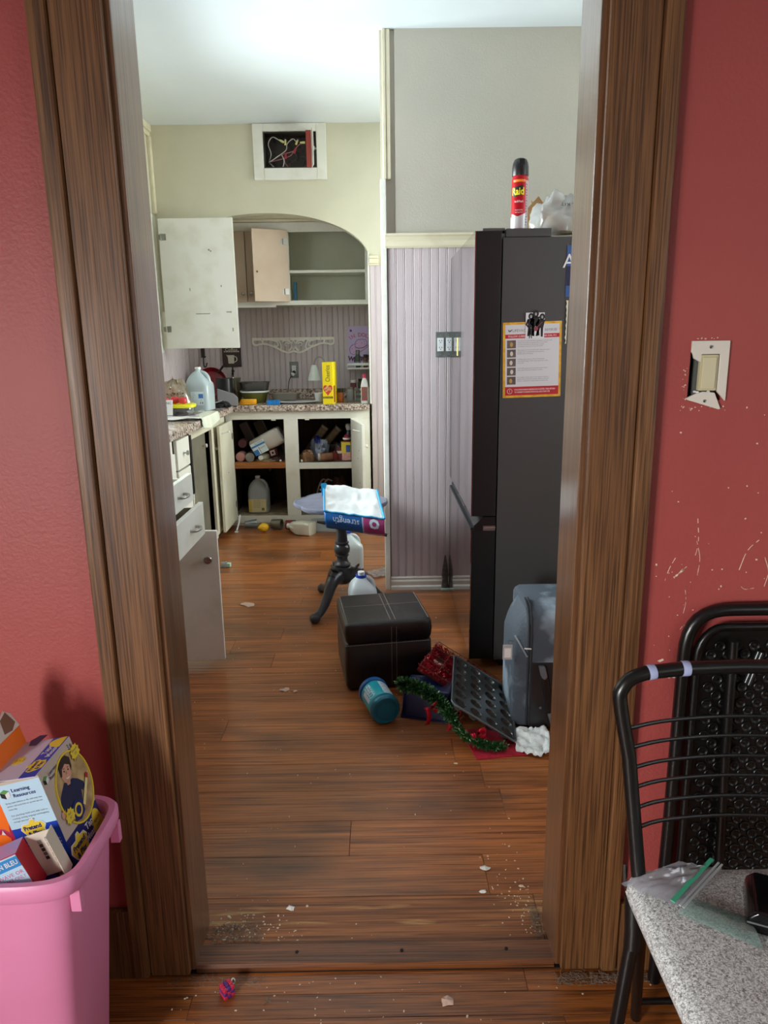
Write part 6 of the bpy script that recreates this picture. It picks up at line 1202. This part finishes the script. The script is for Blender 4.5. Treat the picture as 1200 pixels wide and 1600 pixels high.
# printed picture: child in a dark blue shirt with a tape measure
M_hair, M_skin, M_shirt = mat('print_hair', (48, 30, 24), .5), mat('print_skin', (214, 156, 130), .5), mat('print_shirt', (24, 34, 74), .5)
RB = T(.066, .128, 0) @ RZ(-16)
MB().prism([(-.032, -.02), (-.014, .0), (.014, .0), (.03, -.006), (.045, -.016), (.050, -.03), (.042, -.034), (.034, -.026), (.03, -.060), (-.022, -.064), (-.026, -.04), (-.03, -.05), (-.038, -.046)], .0009, .0012, 0, F_ @ RB).build('printed_shirt', M_shirt, pic)
MB().disc(-.002, .018, .0165, .021, .0013, 0, F_ @ RB, 24).prism([(-.007, .0), (.006, .0), (.004, -.007), (-.005, -.007)], .0013, .0016, 0, F_ @ RB).build('printed_face', M_skin, pic); MB().disc(.045, -.034, .006, .007, .0013, 0, F_ @ RB, 12).build('printed_hand', M_skin, pic); MB().disc(-.034, -.05, .007, .007, .0013, 0, F_ @ RB, 12).build('printed_hand', M_skin, pic)
MB().prism([(-.020, .012), (-.022, .03), (-.014, .042), (.004, .045), (.016, .038), (.018, .022), (.014, .014), (.012, .026), (-.002, .031), (-.013, .024), (-.016, .012)], .0017, .002, 0, F_ @ RB).build('printed_hair', M_hair, pic)
MB().disc(-.008, .019, .0018, .0016, .0021, 0, F_ @ RB, 8).disc(.005, .019, .0018, .0016, .0021, 0, F_ @ RB, 8).disc(-.008, .0235, .003, .0006, .0021, 0, F_ @ RB, 8).disc(.005, .0235, .003, .0006, .0021, 0, F_ @ RB, 8).build('printed_eyes', M_ink, pic)
MB().disc(-.001, .0065, .0062, .0028, .0021, 0, F_ @ RB, 14, a0=180, a1=360).build('printed_smile', mat('print_teeth', (236, 226, 218), .5), pic); MB().prism([(-.003, .018), (-.0005, .018), (.0005, .0125), (-.0035, .0125)], .0021, .0023, 0, F_ @ RB).build('printed_nose', mat('print_skin_dark', (196, 134, 110), .5), pic)
MB().prism([(.040, .083), (.06, .091), (.078, .080), (.078, .058), (.06, .052), (.043, .058)], .0022, .0025, 0, F_).build('printed_tape_measure', M_bnavy, pic); MB().disc(.06, .071, .0125, .0125, .0026, 0, F_, 24).build('printed_dial', M_byel, pic); MB().disc(.06, .071, .008, .008, .003, 0, F_, 20).build('printed_dial_centre', M_bnavy, pic)
MB().prism([(.078, .07), (.116, .106), (.121, .101), (.083, .064)], .0024, .0027, 0, F_).build('printed_tape', mat('print_cream', (232, 214, 150), .5), pic); MB().prism([(.112, .104), (.118, .111), (.124, .105), (.118, .098)], .0028, .0031, 0, F_).build('printed_tab', M_inkr, pic)
def burst(x, y_, r, M, parent, txt, m=M_byel):
    b = MB().prism([((r if i % 2 else r*.78)*math.cos(i*math.pi/10)+x, (r if i % 2 else r*.78)*math.sin(i*math.pi/10)+y_) for i in range(20)], .0032, .0035, 0, M).build('yellow_burst', m, parent); k = MB()
    for i, l in enumerate(txt): k.text(l, x, y_+r*.35-i*r*.5, r*.26, .0037, 0, M, rot=0)
    k.build('lettering', M_bnavy, b)
burst(.112, .158, .0165, F_, t, ['Extends', '3 ft', 'length!']); burst(.032, .078, .0155, F_, t, ['Real', '36"', 'tape!'])
def pretend(x, y_, s_, M, parent, rot=0):
    N_ = M @ T(x, y_, 0) @ RZ(rot); ol = [(-.021, .004), (-.016, .013), (-.004, .012), (.0, .019), (.006, .019), (.008, .013), (.018, .012), (.023, .004), (.018, -.003), (.019, -.012), (.008, -.016), (-.008, -.016), (-.015, -.008)]
    b = MB().prism([(a*s_*1.1, c_*s_*1.1) for a, c_ in ol], .0010, .0013, 0, N_).build('logo_outline', M_bw, parent); MB().prism([(a*s_, c_*s_) for a, c_ in ol], .0015, .0018, 0, N_).build('logo_ground', M_byel, b)
    k = MB(); k.text('Pretend', 0, .0055*s_, .008*s_, .002, 0, N_, w=.033*s_, bold=.04); k.text('& Play', 0, -.0065*s_, .008*s_, .002, 0, N_, w=.026*s_, bold=.04); k.build('lettering', M_bnavy, b)
def learning(x, y_, s_, M, parent):
    N_ = M @ T(x, y_, 0); b = MB().prism([(-.007*s_, .002*s_), (0, .0055*s_), (.007*s_, .002*s_), (0, -.0015*s_)], .0008, .0011, 0, N_).build('logo_green', mat('logo_green', (90, 150, 76), .5), parent); MB().prism([(-.007*s_, .0015*s_), (-.0002, -.002*s_), (-.0002, -.0095*s_), (-.007*s_, -.006*s_)], .0008, .0011, 0, N_).build('logo_dark', M_ink, b); MB().prism([(.007*s_, .0015*s_), (.0002, -.002*s_), (.0002, -.0095*s_), (.007*s_, -.006*s_)], .0008, .0011, 0, N_).build('logo_pale', M_bw, b)
    k = MB(); k.text('Learning', .011*s_, .002*s_, .0058*s_, .001, 0, N_, align='LEFT', bold=.01); k.text('Resources', .011*s_, -.0065*s_, .0058*s_, .001, 0, N_, align='LEFT', bold=.01); k.build('lettering', M_bnavy, b)
pretend(.027, .018, 1.25, F_, t); learning(.012, .168, 1.05, F_, t)
k = MB(); k.text('Tape', .079, .031, .0125, .0006, 0, F_, bold=.02); k.text('Measure', .079, .013, .0125, .0006, 0, F_, w=.05, bold=.02); k.text('a measuring toy for little builders', .079, .001, .0035, .0006, 0, F_); k.build('title_lettering', M_bw, t)
MB().disc(W-.018, .0, .019, .042, .0006, 0, F_, 24, a0=0, a1=180).build('yellow_arch', M_byel, t); k = MB(); k.text('Ages 3+', W-.018, .022, .005, .0012, 0, F_); k.text('imagine', W-.018, .012, .004, .0012, 0, F_); k.text('and play', W-.018, .005, .004, .0012, 0, F_); k.build('arch_lettering', M_bnavy, t)
k = MB(); k.text('3+', W-.012, H-.012, .011, .0006, 0, F_); k.build('age_mark', M_bnavy, t)
# side facing the camera
SD_ = Matrix(((0, 0, -1, 0), (-1, 0, 0, D), (0, 1, 0, 0), (0, 0, 0, 1)))
MB().rect(0, D, .095, H-.006, 0, 0, SD_).build('side_pale_panel', M_bpale, t); MB().rect(0, D, B0, .0948, 0, 0, SD_).build('side_blue_panel', M_blue2, t)
learning(.016, .166, 1.2, SD_, t); pretend(.040, .088, 1.0, SD_, t, 4)
k = MB()
for i, l in enumerate(('Bring make believe to life with toys that', 'mirror real tools kids see grown ups use', 'every day.', '', 'Our playthings build early skills such as', 'counting, sorting, language and imagining', 'through open-ended play.')): k.text(l, .010, .146-i*.0062, .0030, .0006, 0, SD_, w=.00165*len(l) if l else None, align='LEFT') if l else None
k.build('side_text', M_inkg, t)
k = MB()
for i, l in enumerate(('Durable tools for early childhood and more,', 'stretch this tape out, then retract to wind', 'for hours of fun! Designed for young hands.')): k.text(l, .010, .062-i*.007, .0034, .0006, 0, SD_, w=.0016*len(l), align='LEFT')
k.build('side_white_text', M_bw, t)
q = MB().disc(D-.022, .004, .022, .038, .0005, 0, SD_, 24).build('side_photo', mat('photo_navy', (18, 30, 70), .5), t); MB().prism([(D-.036, -.03), (D-.034, .0), (D-.022, .008), (D-.010, .002), (D-.006, -.03)], .0009, .0012, 0, SD_).build('printed_blouse', mat('print_blouse', (206, 178, 164), .5), q); MB().disc(D-.022, .019, .008, .0105, .0013, 0, SD_, 18).build('printed_face', M_skin, q); MB().disc(D-.024, .0245, .0105, .0095, .001, 0, SD_, 18).prism([(D-.034, .024), (D-.026, .02), (D-.03, -.01), (D-.038, -.006)], .0010, .0012, 0, SD_).build('printed_hair', M_hair, q)
# half open lid
LD = T(0, 0, H) @ RX(5)
l = MB().box(-.008, W, 0, D+.002, 0, .0012, 0, LD).build('lid_flap', M_blil, t); MB().rect(-.008, W, .0, .030, .0013, 0, LD).build('lid_band', M_blue2, l)
pretend(.026, .016, .9, LD, l); learning(.01, .072, .9, LD, l); k = MB(); k.text('Tape', .076, .021, .010, .002, 0, LD, bold=.02); k.text('Measure', .076, .009, .010, .002, 0, LD, bold=.02); k.build('lid_lettering', M_bw, l)
MB().disc(W-.018, .002, .017, .026, .0018, 0, LD, 20, a0=0, a1=180).build('yellow_arch', M_byel, l); burst(.052, .062, .013, T(0, 0, -.002) @ LD, l, ['Real', '36"', 'tape!']); MB().prism([(.10, .055), (.135, .05), (.137, .066), (.12, .076), (.102, .07)], .0018, .0021, 0, LD).build('printed_tape_measure', M_bnavy, l)

# ---- orange box behind it with a torn top
OB = frame((-.628, 1.092, .462), (.04, .999, .003), (-.968, .039, -.249), (-.249, .007, .968))
t = thing('orange_box', 'orange toy box with torn top wedged behind the blue toy box', 'box', OB)
M_or = mat('box_orange', (240, 112, 24), .45); W2, D2, H2 = .115, .08, .232
c = MB(); c.box(0, .0012, 0, D2, -.02, H2).box(W2-.0012, W2, 0, D2, -.02, H2).box(.0012, W2-.0012, 0, .0012, -.02, H2).box(.0012, W2-.0012, D2-.0012, D2, -.02, H2).box(.0012, W2-.0012, .0012, D2-.0012, -.02, -.0188); c.build('carton', M_or, t)
tf = [(0, 0), (W2, 0), (W2, .028), (W2*.9, .04), (W2*.75, .033), (W2*.6, .038), (W2*.4, .034), (W2*.2, .04), (0, .034)]
f2 = MB().prism(tf, 0, .0012, 0, T(0, -.0003, H2-.002) @ FRONT @ RX(-18)).build('torn_flap', mat('torn_card', (214, 200, 190), .8), t)
for pts in ([(W2*.62, .006), (W2*.72, .030), (W2*.92, .036), (W2*.96, .01), (W2*.8, .002)], [(.0, .0), (.004, .022), (.03, .026), (.036, .008), (.02, -.006)]): MB().prism(pts, .0014, .0017, 0, T(0, -.0003, H2-.002) @ FRONT @ RX(-18)).build('brown_tear', mat('card_brown', (128, 88, 66), .8), f2)
f3 = MB(); f3.prism([(-.01, 0), (.10, 0), (.112, .05), (.098, .058), (.094, .085), (.05, .09), (.02, .082), (-.01, .086)], 0, .0015, 0, T(.012, D2*.95, H2) @ FRONT @ RX(26)); f3.build('back_flap', mat('flap_grey', (206, 196, 180), .8, c2=(188, 178, 164), vscale=22), t)
SO = Matrix(((0, 0, -1, 0), (-1, 0, 0, D2), (0, 1, 0, 0), (0, 0, 0, 1)))
mb = MB(); 
for pts, w_ in (([(.070, .04, 0), (.074, .075, 0), (.08, .10, 0)], .006), ([(.074, .075, 0), (.06, .092, 0), (.05, .09, 0)], .005), ([(.075, .08, 0), (.084, .088, 0)], .004), ([(.068, .05, 0), (.078, .03, 0), (.08, .015, 0)], .005)): mb.tube([(p[0], p[1], .0) for p in spline(pts, 4)], w_, 6, 0, SO @ Matrix.Diagonal((1, 1, .1, 1)))
mb.build('crimson_print', mat('print_crimson', (176, 28, 66), .5), t, smooth=60); MB().prism([(.03, .0), (.06, .012), (.074, .0), (.07, -.012), (.03, -.015)], .0003, .0006, 0, SO).prism([(.056, .086), (.06, .094), (.063, .084)], .0012, .0014, 0, SO).build('white_print', M_bw, t)

# ---- red food box in front
RBX = T(-.606, 1.012, .566) @ RZ(10) @ RY(-20)
t = thing('food_box', 'opened red and pale blue food carton at the front of the pink bin', 'box', RBX)
M_red2 = mat('box_crimson', (176, 16, 44), .4)
MB().box(-.13, 0, 0, .04, -.085, 0).build('carton', M_red2, t, bevel=.0008)
MB().rect(-.128, -.0015, -.085, -.0015, .0003, 0, FRONT).build('pale_panel', M_bpale, t); MB().rect(-.128, -.0015, -.024, -.004, .0008, 0, FRONT).build('blue_header', mat('header_blue', (52, 140, 206), .5), t)
k = MB(); k.text('CHICKEN CORDON BLEU', -.06, -.0135, .009, .0013, 0, FRONT, w=.112, bold=.02); k.build('header_lettering', M_bw, t)
k = MB(); k.text('DO NOT MICROWAVE OR', -.06, -.034, .007, .0008, 0, FRONT, w=.112); k.text('TOASTER OVEN. OVEN BAKE ONLY', -.06, -.0435, .007, .0008, 0, FRONT, w=.112); k.build('pink_lettering', mat('lettering_pink', (196, 70, 120), .5), t)
k = MB(); 
for i, l in enumerate(('1. Preheat conventional oven to 375 degrees', '2. Place frozen portion on baking sheet', '3. Bake until centre reaches 165 degrees', 'Let stand before serving')): k.text(l, -.12, -.0535-i*.0065, .0036, .0008, 0, FRONT, align='LEFT', w=.0024*len(l))
for i in range(14): k.rect(-.05+i*.0034, -.05+i*.0034+.0012+.001*(i % 3 == 0), -.085, -.0785, .0008, 0, FRONT)
k.build('small_lettering', M_inkg, t)
MB().rect(-.13, 0, .0, .04, 0.0003, 0, None).build('lilac_top', mat('top_lilac', (196, 130, 176), .4, c2=(150, 150, 206), vscale=12), t)
fl_ = MB().box(0, .045, 0, .0015, -.085, .0, 0, T(.001, .041, -.002) @ RZ(-6) @ RY(3)).build('inner_flap', mat('flap_cream', (226, 216, 202), .6), t)
FS = T(.001, .041, -.002) @ RZ(-6) @ RY(3) @ FRONT
for i, cc in enumerate(((150, 148, 146), (60, 54, 56), (52, 48, 50), (110, 104, 104), (44, 42, 46))): MB().rect(.016, .022, -.020-i*.0085, -.0135-i*.0085, .0005, 0, FS).build('swatch', mat('swatch_%d' % i, cc, .5), fl_)
for i, cc in enumerate(((120, 130, 160), (40, 60, 110), (170, 60, 70), (140, 24, 44), (186, 60, 90), (206, 60, 84))): MB().rect(.030, .0365, -.020-i*.0105, -.0115-i*.0105, .0005, 0, FS).build('swatch', mat('swatch_b%d' % i, cc, .5), fl_)
MB().box(.0, .0015, .0, .034, -.085, .002, 0, T(.046, .010, -.004) @ RY(3)).build('side_flap', mat('flap_ivory', (214, 204, 184), .6), t)

# ---- front folding chair
t = thing('folding_chair', 'black tubular folding chair with a speckled grey padded seat', 'chair', T(.62, .9, -.008))
M_tube = mat('black_tube', (14, 14, 15), .3, spec=.6)
G_ = lambda x, y_, z: (x-.62, y_-.9, z+.008)
xl, xr = .425, .815
def mirror(P): return [(2*.62-x, y_, z) for x, y_, z in P]
back = [(.443, 1.075, .437), (.424, 1.115, .66), (.408, 1.13, .755), (.412, 1.133, .782), (.428, 1.136, .798), (.455, 1.140, .806)]
P = [Vector(p) for p in back[:2]]+spline(back[1:], 5)+[Vector(p) for p in ((.52, 1.148, .8085), (.62, 1.152, .809), (.72, 1.148, .8085))]+spline([(2*.62-x, y_, z) for x, y_, z in back[1:]][::-1], 5)+[Vector((.797, 1.075, .437))]
fr = MB().tube([G_(*p) for p in P], .0125, 12).build('back_frame', M_tube, t, smooth=60)
for k, z in enumerate((.708, .672, .634, .597, .558, .520)):
    xx = .4165+(.758-z)*.085; MB().tube([G_(*p) for p in spline([(xx, 1.12+(z-.66)*.1, z), (.50, 1.143+(z-.66)*.1, z+.001), (.62, 1.153+(z-.66)*.1, z+.002), (.74, 1.143+(z-.66)*.1, z+.001), (1.24-xx, 1.12+(z-.66)*.1, z)], 6)], .0036, 6).build('back_wire', M_tube, t, smooth=60)
for xx, a in ((.461, 8), (.523, 3)):
    MB().lathe([(.0131, -.007), (.0134, -.006), (.0134, .006), (.0131, .007)], 14, 0, T(*G_(xx, 1.1408 if xx < .5 else 1.1484, .8062 if xx < .5 else .8085)) @ RZ(a) @ RY(90 if xx > .5 else 84), cap=False).build('tape_label', mat('tape_blue', (170, 178, 216), .6), fr, smooth=60)
for s_ in (0, 1):
    f = (lambda P: P) if not s_ else mirror
    MB().tube([G_(*p) for p in f([(.4435, 1.074, .43), (.434, 1.06, .34), (.41, 1.045, .15), (.398, 1.04, -.008)])], .0125, 12).build('leg', M_tube, t, smooth=60)
    MB().tube([G_(*p) for p in f([(.449, 1.065, .40), (.482, 1.14, .2), (.512, 1.205, -.006)])], .0105, 10).build('leg', M_tube, t, smooth=60)
    MB().tube([G_(*p) for p in f([(.433, 1.066, .415), (.431, 1.05, .36), (.429, 1.045, .33)])], .0165, 12).build('hinge_sleeve', M_tube, t, smooth=60)
    hb = MB().tube([G_(*p) for p in f([(.424, 1.095, .455), (.418, 1.075, .44), (.418, 1.05, .43), (.425, 1.03, .425)])], .004, 8).build('hinge_bracket', mat('bracket_chrome', (150, 156, 158), .25, 1), t, smooth=60)
MB().tube([G_(.502, 1.186, .055), G_(.738, 1.186, .055)], .0065, 8).build('crossbar', M_tube, t, smooth=60)
M_seat = speckle('speckled_vinyl', [(78, 76, 78), (146, 145, 146), (190, 189, 189), (234, 233, 232), (124, 122, 124)], 520, .38, .25)
sr = lambda k, z: [(x, y_, z) for x, y_ in rrect(-.207+k, .207-k, -.235+k, .195-k, .045, 8)]
MB().loft([sr(.02, .41+.008), sr(.004, .418+.008), sr(0, .432+.008), sr(.004, .446+.008), sr(.014, .454+.008), sr(.035, .459+.008), sr(.10, .461+.008)]).build('seat', M_seat, t, smooth=50)
# ---- folded chair behind it
t = thing('folded_chair', 'black folded chair leaning on the red wall behind the speckled seat', 'chair', T(.80, 1.295, -.008) @ RX(-1.5))
Hh = .858; W3 = .205
ol = [(-W3-.012, 0, 0), (-W3-.004, 0, .4), (-W3, 0, .74)]; cor = bez((-W3, 0, .76), (-W3, 0, .84), (-W3+.03, 0, Hh), (-W3+.09, 0, Hh), 8)
MB().tube(ol+cor+[(-x, y_, z) for x, y_, z in (cor[::-1]+[Vector(p) for p in ol[::-1]])], .013, 12).build('frame', M_tube, t, smooth=60)
MB().tube([(-W3+.022, -.008, .12), (-W3+.022, -.008, .76)]+[(-W3+.022+.05*(1-math.cos(q*.26)), -.008, .76+.065*math.sin(q*.26)) for q in range(1, 7)]+[(W3-.07, -.008, .825), (W3-.022, -.008, .76), (W3-.022, -.008, .12)], .008, 10).build('inner_frame', M_tube, t, smooth=60)
pn = MB().prism([(p[0], p[2]) for p in [(-W3+.03, 0, .08), (W3-.03, 0, .08), (W3-.03, 0, .76), (W3-.05, 0, .81), (W3-.09, 0, .83), (-W3+.09, 0, .83), (-W3+.05, 0, .81), (-W3+.03, 0, .76)]], -.004, 0, 0, FRONT).build('panel', M_tube, t)
dm = MB()
for j in range(40):
    for i in range(11):
        x = -W3+.052+i*.034+(j % 2)*.017; z = .10+j*.0175
        if x > W3-.045: continue
        dm.lathe([(.0112, 0), (.0108, .0022), (.0094, .003), (.0076, .0018), (.0052, .0003), (.003, .0010), (0, .0016)], 16, 0, T(x, -.0005, z) @ RX(90), cap=False)
stuff(dm.build('dimple', M_tube, pn, smooth=60))
for x0, x1 in ((-.118, -.098), (.118, .098)): MB().tube([(x0, -.018, .80), (x0+.2*(x1-x0), -.018, .55), (x1, -.018, .1)], .0095, 10).build('leg', M_tube, t, smooth=60)
MB().tube([(-.065, -.014, .775), (-.085, -.014, .71)], .004, 8).tube([(-.058, -.014, .773), (-.078, -.014, .705)], .004, 8).build('lock_link', mat('link_steel', (90, 92, 94), .3, .8), t, smooth=60)
# ---- zip bag on the seat and the black thing at the frame edge
ZM = T(.512, 1.02, .4535)
t = thing('zip_bag', 'large clear zip bag with a green strip lying on the speckled chair seat', 'bag', ZM)
Vp = lambda x, y_, z=0: Vector((x-.512, y_-1.02, z))
cA, cB, cC, cD = Vp(.393, 1.028, .016), Vp(.497, 1.050, .040), Vp(.585, 1.070, .006), Vp(.478, .985, .006)
def bagf(a, b):
    p = cA.lerp(cD, a).lerp(cB.lerp(cC, a), b); return p+Vector((0, 0, .006+.010*math.sin(math.pi*a)*math.sin(math.pi*b)*(.6+nz(a*4, b*4, 3))+.004*nz(a*8, b*7, 9)))
MB().grid(bagf, 24, 20).build('film', M_zip, t, smooth=60)
z0, z1 = Vp(.470, .982, .020), Vp(.575, 1.073, .024); sd = (z1-z0).normalized().cross(Vector((0, 0, 1)))
for off, w_, mm in ((-.008, .0035, MATS['zip_green']), (.004, .0016, thin_clear('zip_ridge', (236, 240, 242), .4, .1, .5)), (.010, .0016, MATS['zip_ridge'])): MB().add([z0+sd*(off-w_), z1+sd*(off-w_), z1+sd*(off+w_), z0+sd*(off+w_), z0+sd*(off-w_)+Vector((0, 0, .002)), z1+sd*(off-w_)+Vector((0, 0, .002)), z1+sd*(off+w_)+Vector((0, 0, .002)), z0+sd*(off+w_)+Vector((0, 0, .002))], [(0, 3, 2, 1), (4, 5, 6, 7), (0, 1, 5, 4), (1, 2, 6, 5), (2, 3, 7, 6), (3, 0, 4, 7)]).build('zip_strip', mm, t)
lA, lB, lC, lD = Vp(.470, .975, .006), Vp(.515, 1.0, .008), Vp(.571, .968, .006), Vp(.571, .902, .004)
MB().grid(lambda a, b: lA.lerp(lD, a).lerp(lB.lerp(lC, a), b)+Vector((0, 0, .004+.010*math.sin(math.pi*b)+.003*nz(a*7, b*4, 1))), 20, 8).build('folded_lip', thin_clear('zip_film_green', (206, 232, 226), .35, .1, .25), t, smooth=60)
t = thing('black_case', 'glossy black case at the right edge on the speckled chair seat', 'case', T(.655, .955, .456) @ RZ(-24))
MB().prism([(-.08, .0), (.08, .0), (.08, .042), (-.065, .042), (-.078, .03)], -.05, .05, 0, FRONT).build('body', mat('glossy_black', (12, 12, 14), .12), t, bevel=.006, segs=3); MB().box(-.079, .08, -.0506, -.050, .02, .023).build('seam_strip', mat('seam_grey', (120, 124, 126), .3, .5), t)
# ---- key charm on the floor
t = thing('cube_charm', 'tiny red and purple woven cube charm on the front room boards', 'charm', T(-.352, 1.277, -.0078) @ RZ(38) @ RX(0))
s_ = .0085; 
for i in range(3):
    for j in range(3):
        for k2 in range(3):
            if (i, j, k2) == (1, 1, 1): continue
            q = 's' if (i == 1) ^ (k2 == 1) else 'r'; MB().box((i-1.5)*s_, (i-.5)*s_-.0006, (j-1.5)*s_, (j-.5)*s_-.0006, k2*s_, (k2+1)*s_-.0006).build('block', mat('charm_purple', (92, 44, 128), .4) if q == 's' else mat('charm_red', (206, 40, 72), .4), t, bevel=.0008, segs=1)
MB().tube([(.017+.004*math.cos(a*.7), .004+.002*math.sin(a*.7), .02+.0055*math.sin(a*.7)) for a in range(9)], .0014, 6, closed=True).build('ring', mat('ring_white', (214, 210, 200), .4), t, smooth=60)
t = thing('twig', 'small pale forked twig of plastic on the front room boards', 'twig', T(-.262, 1.257, -.0075)); MB().tube([(-.008, -.008, .001), (0, 0, .002), (.001, .012, .001)], .0008, 5).tube([(0, 0, .002), (.009, -.004, .001)], .0008, 5).tube([(-.001, .002, .002), (-.004, .010, .0012)], .0007, 5).build('fork', MATS['lint'], t)
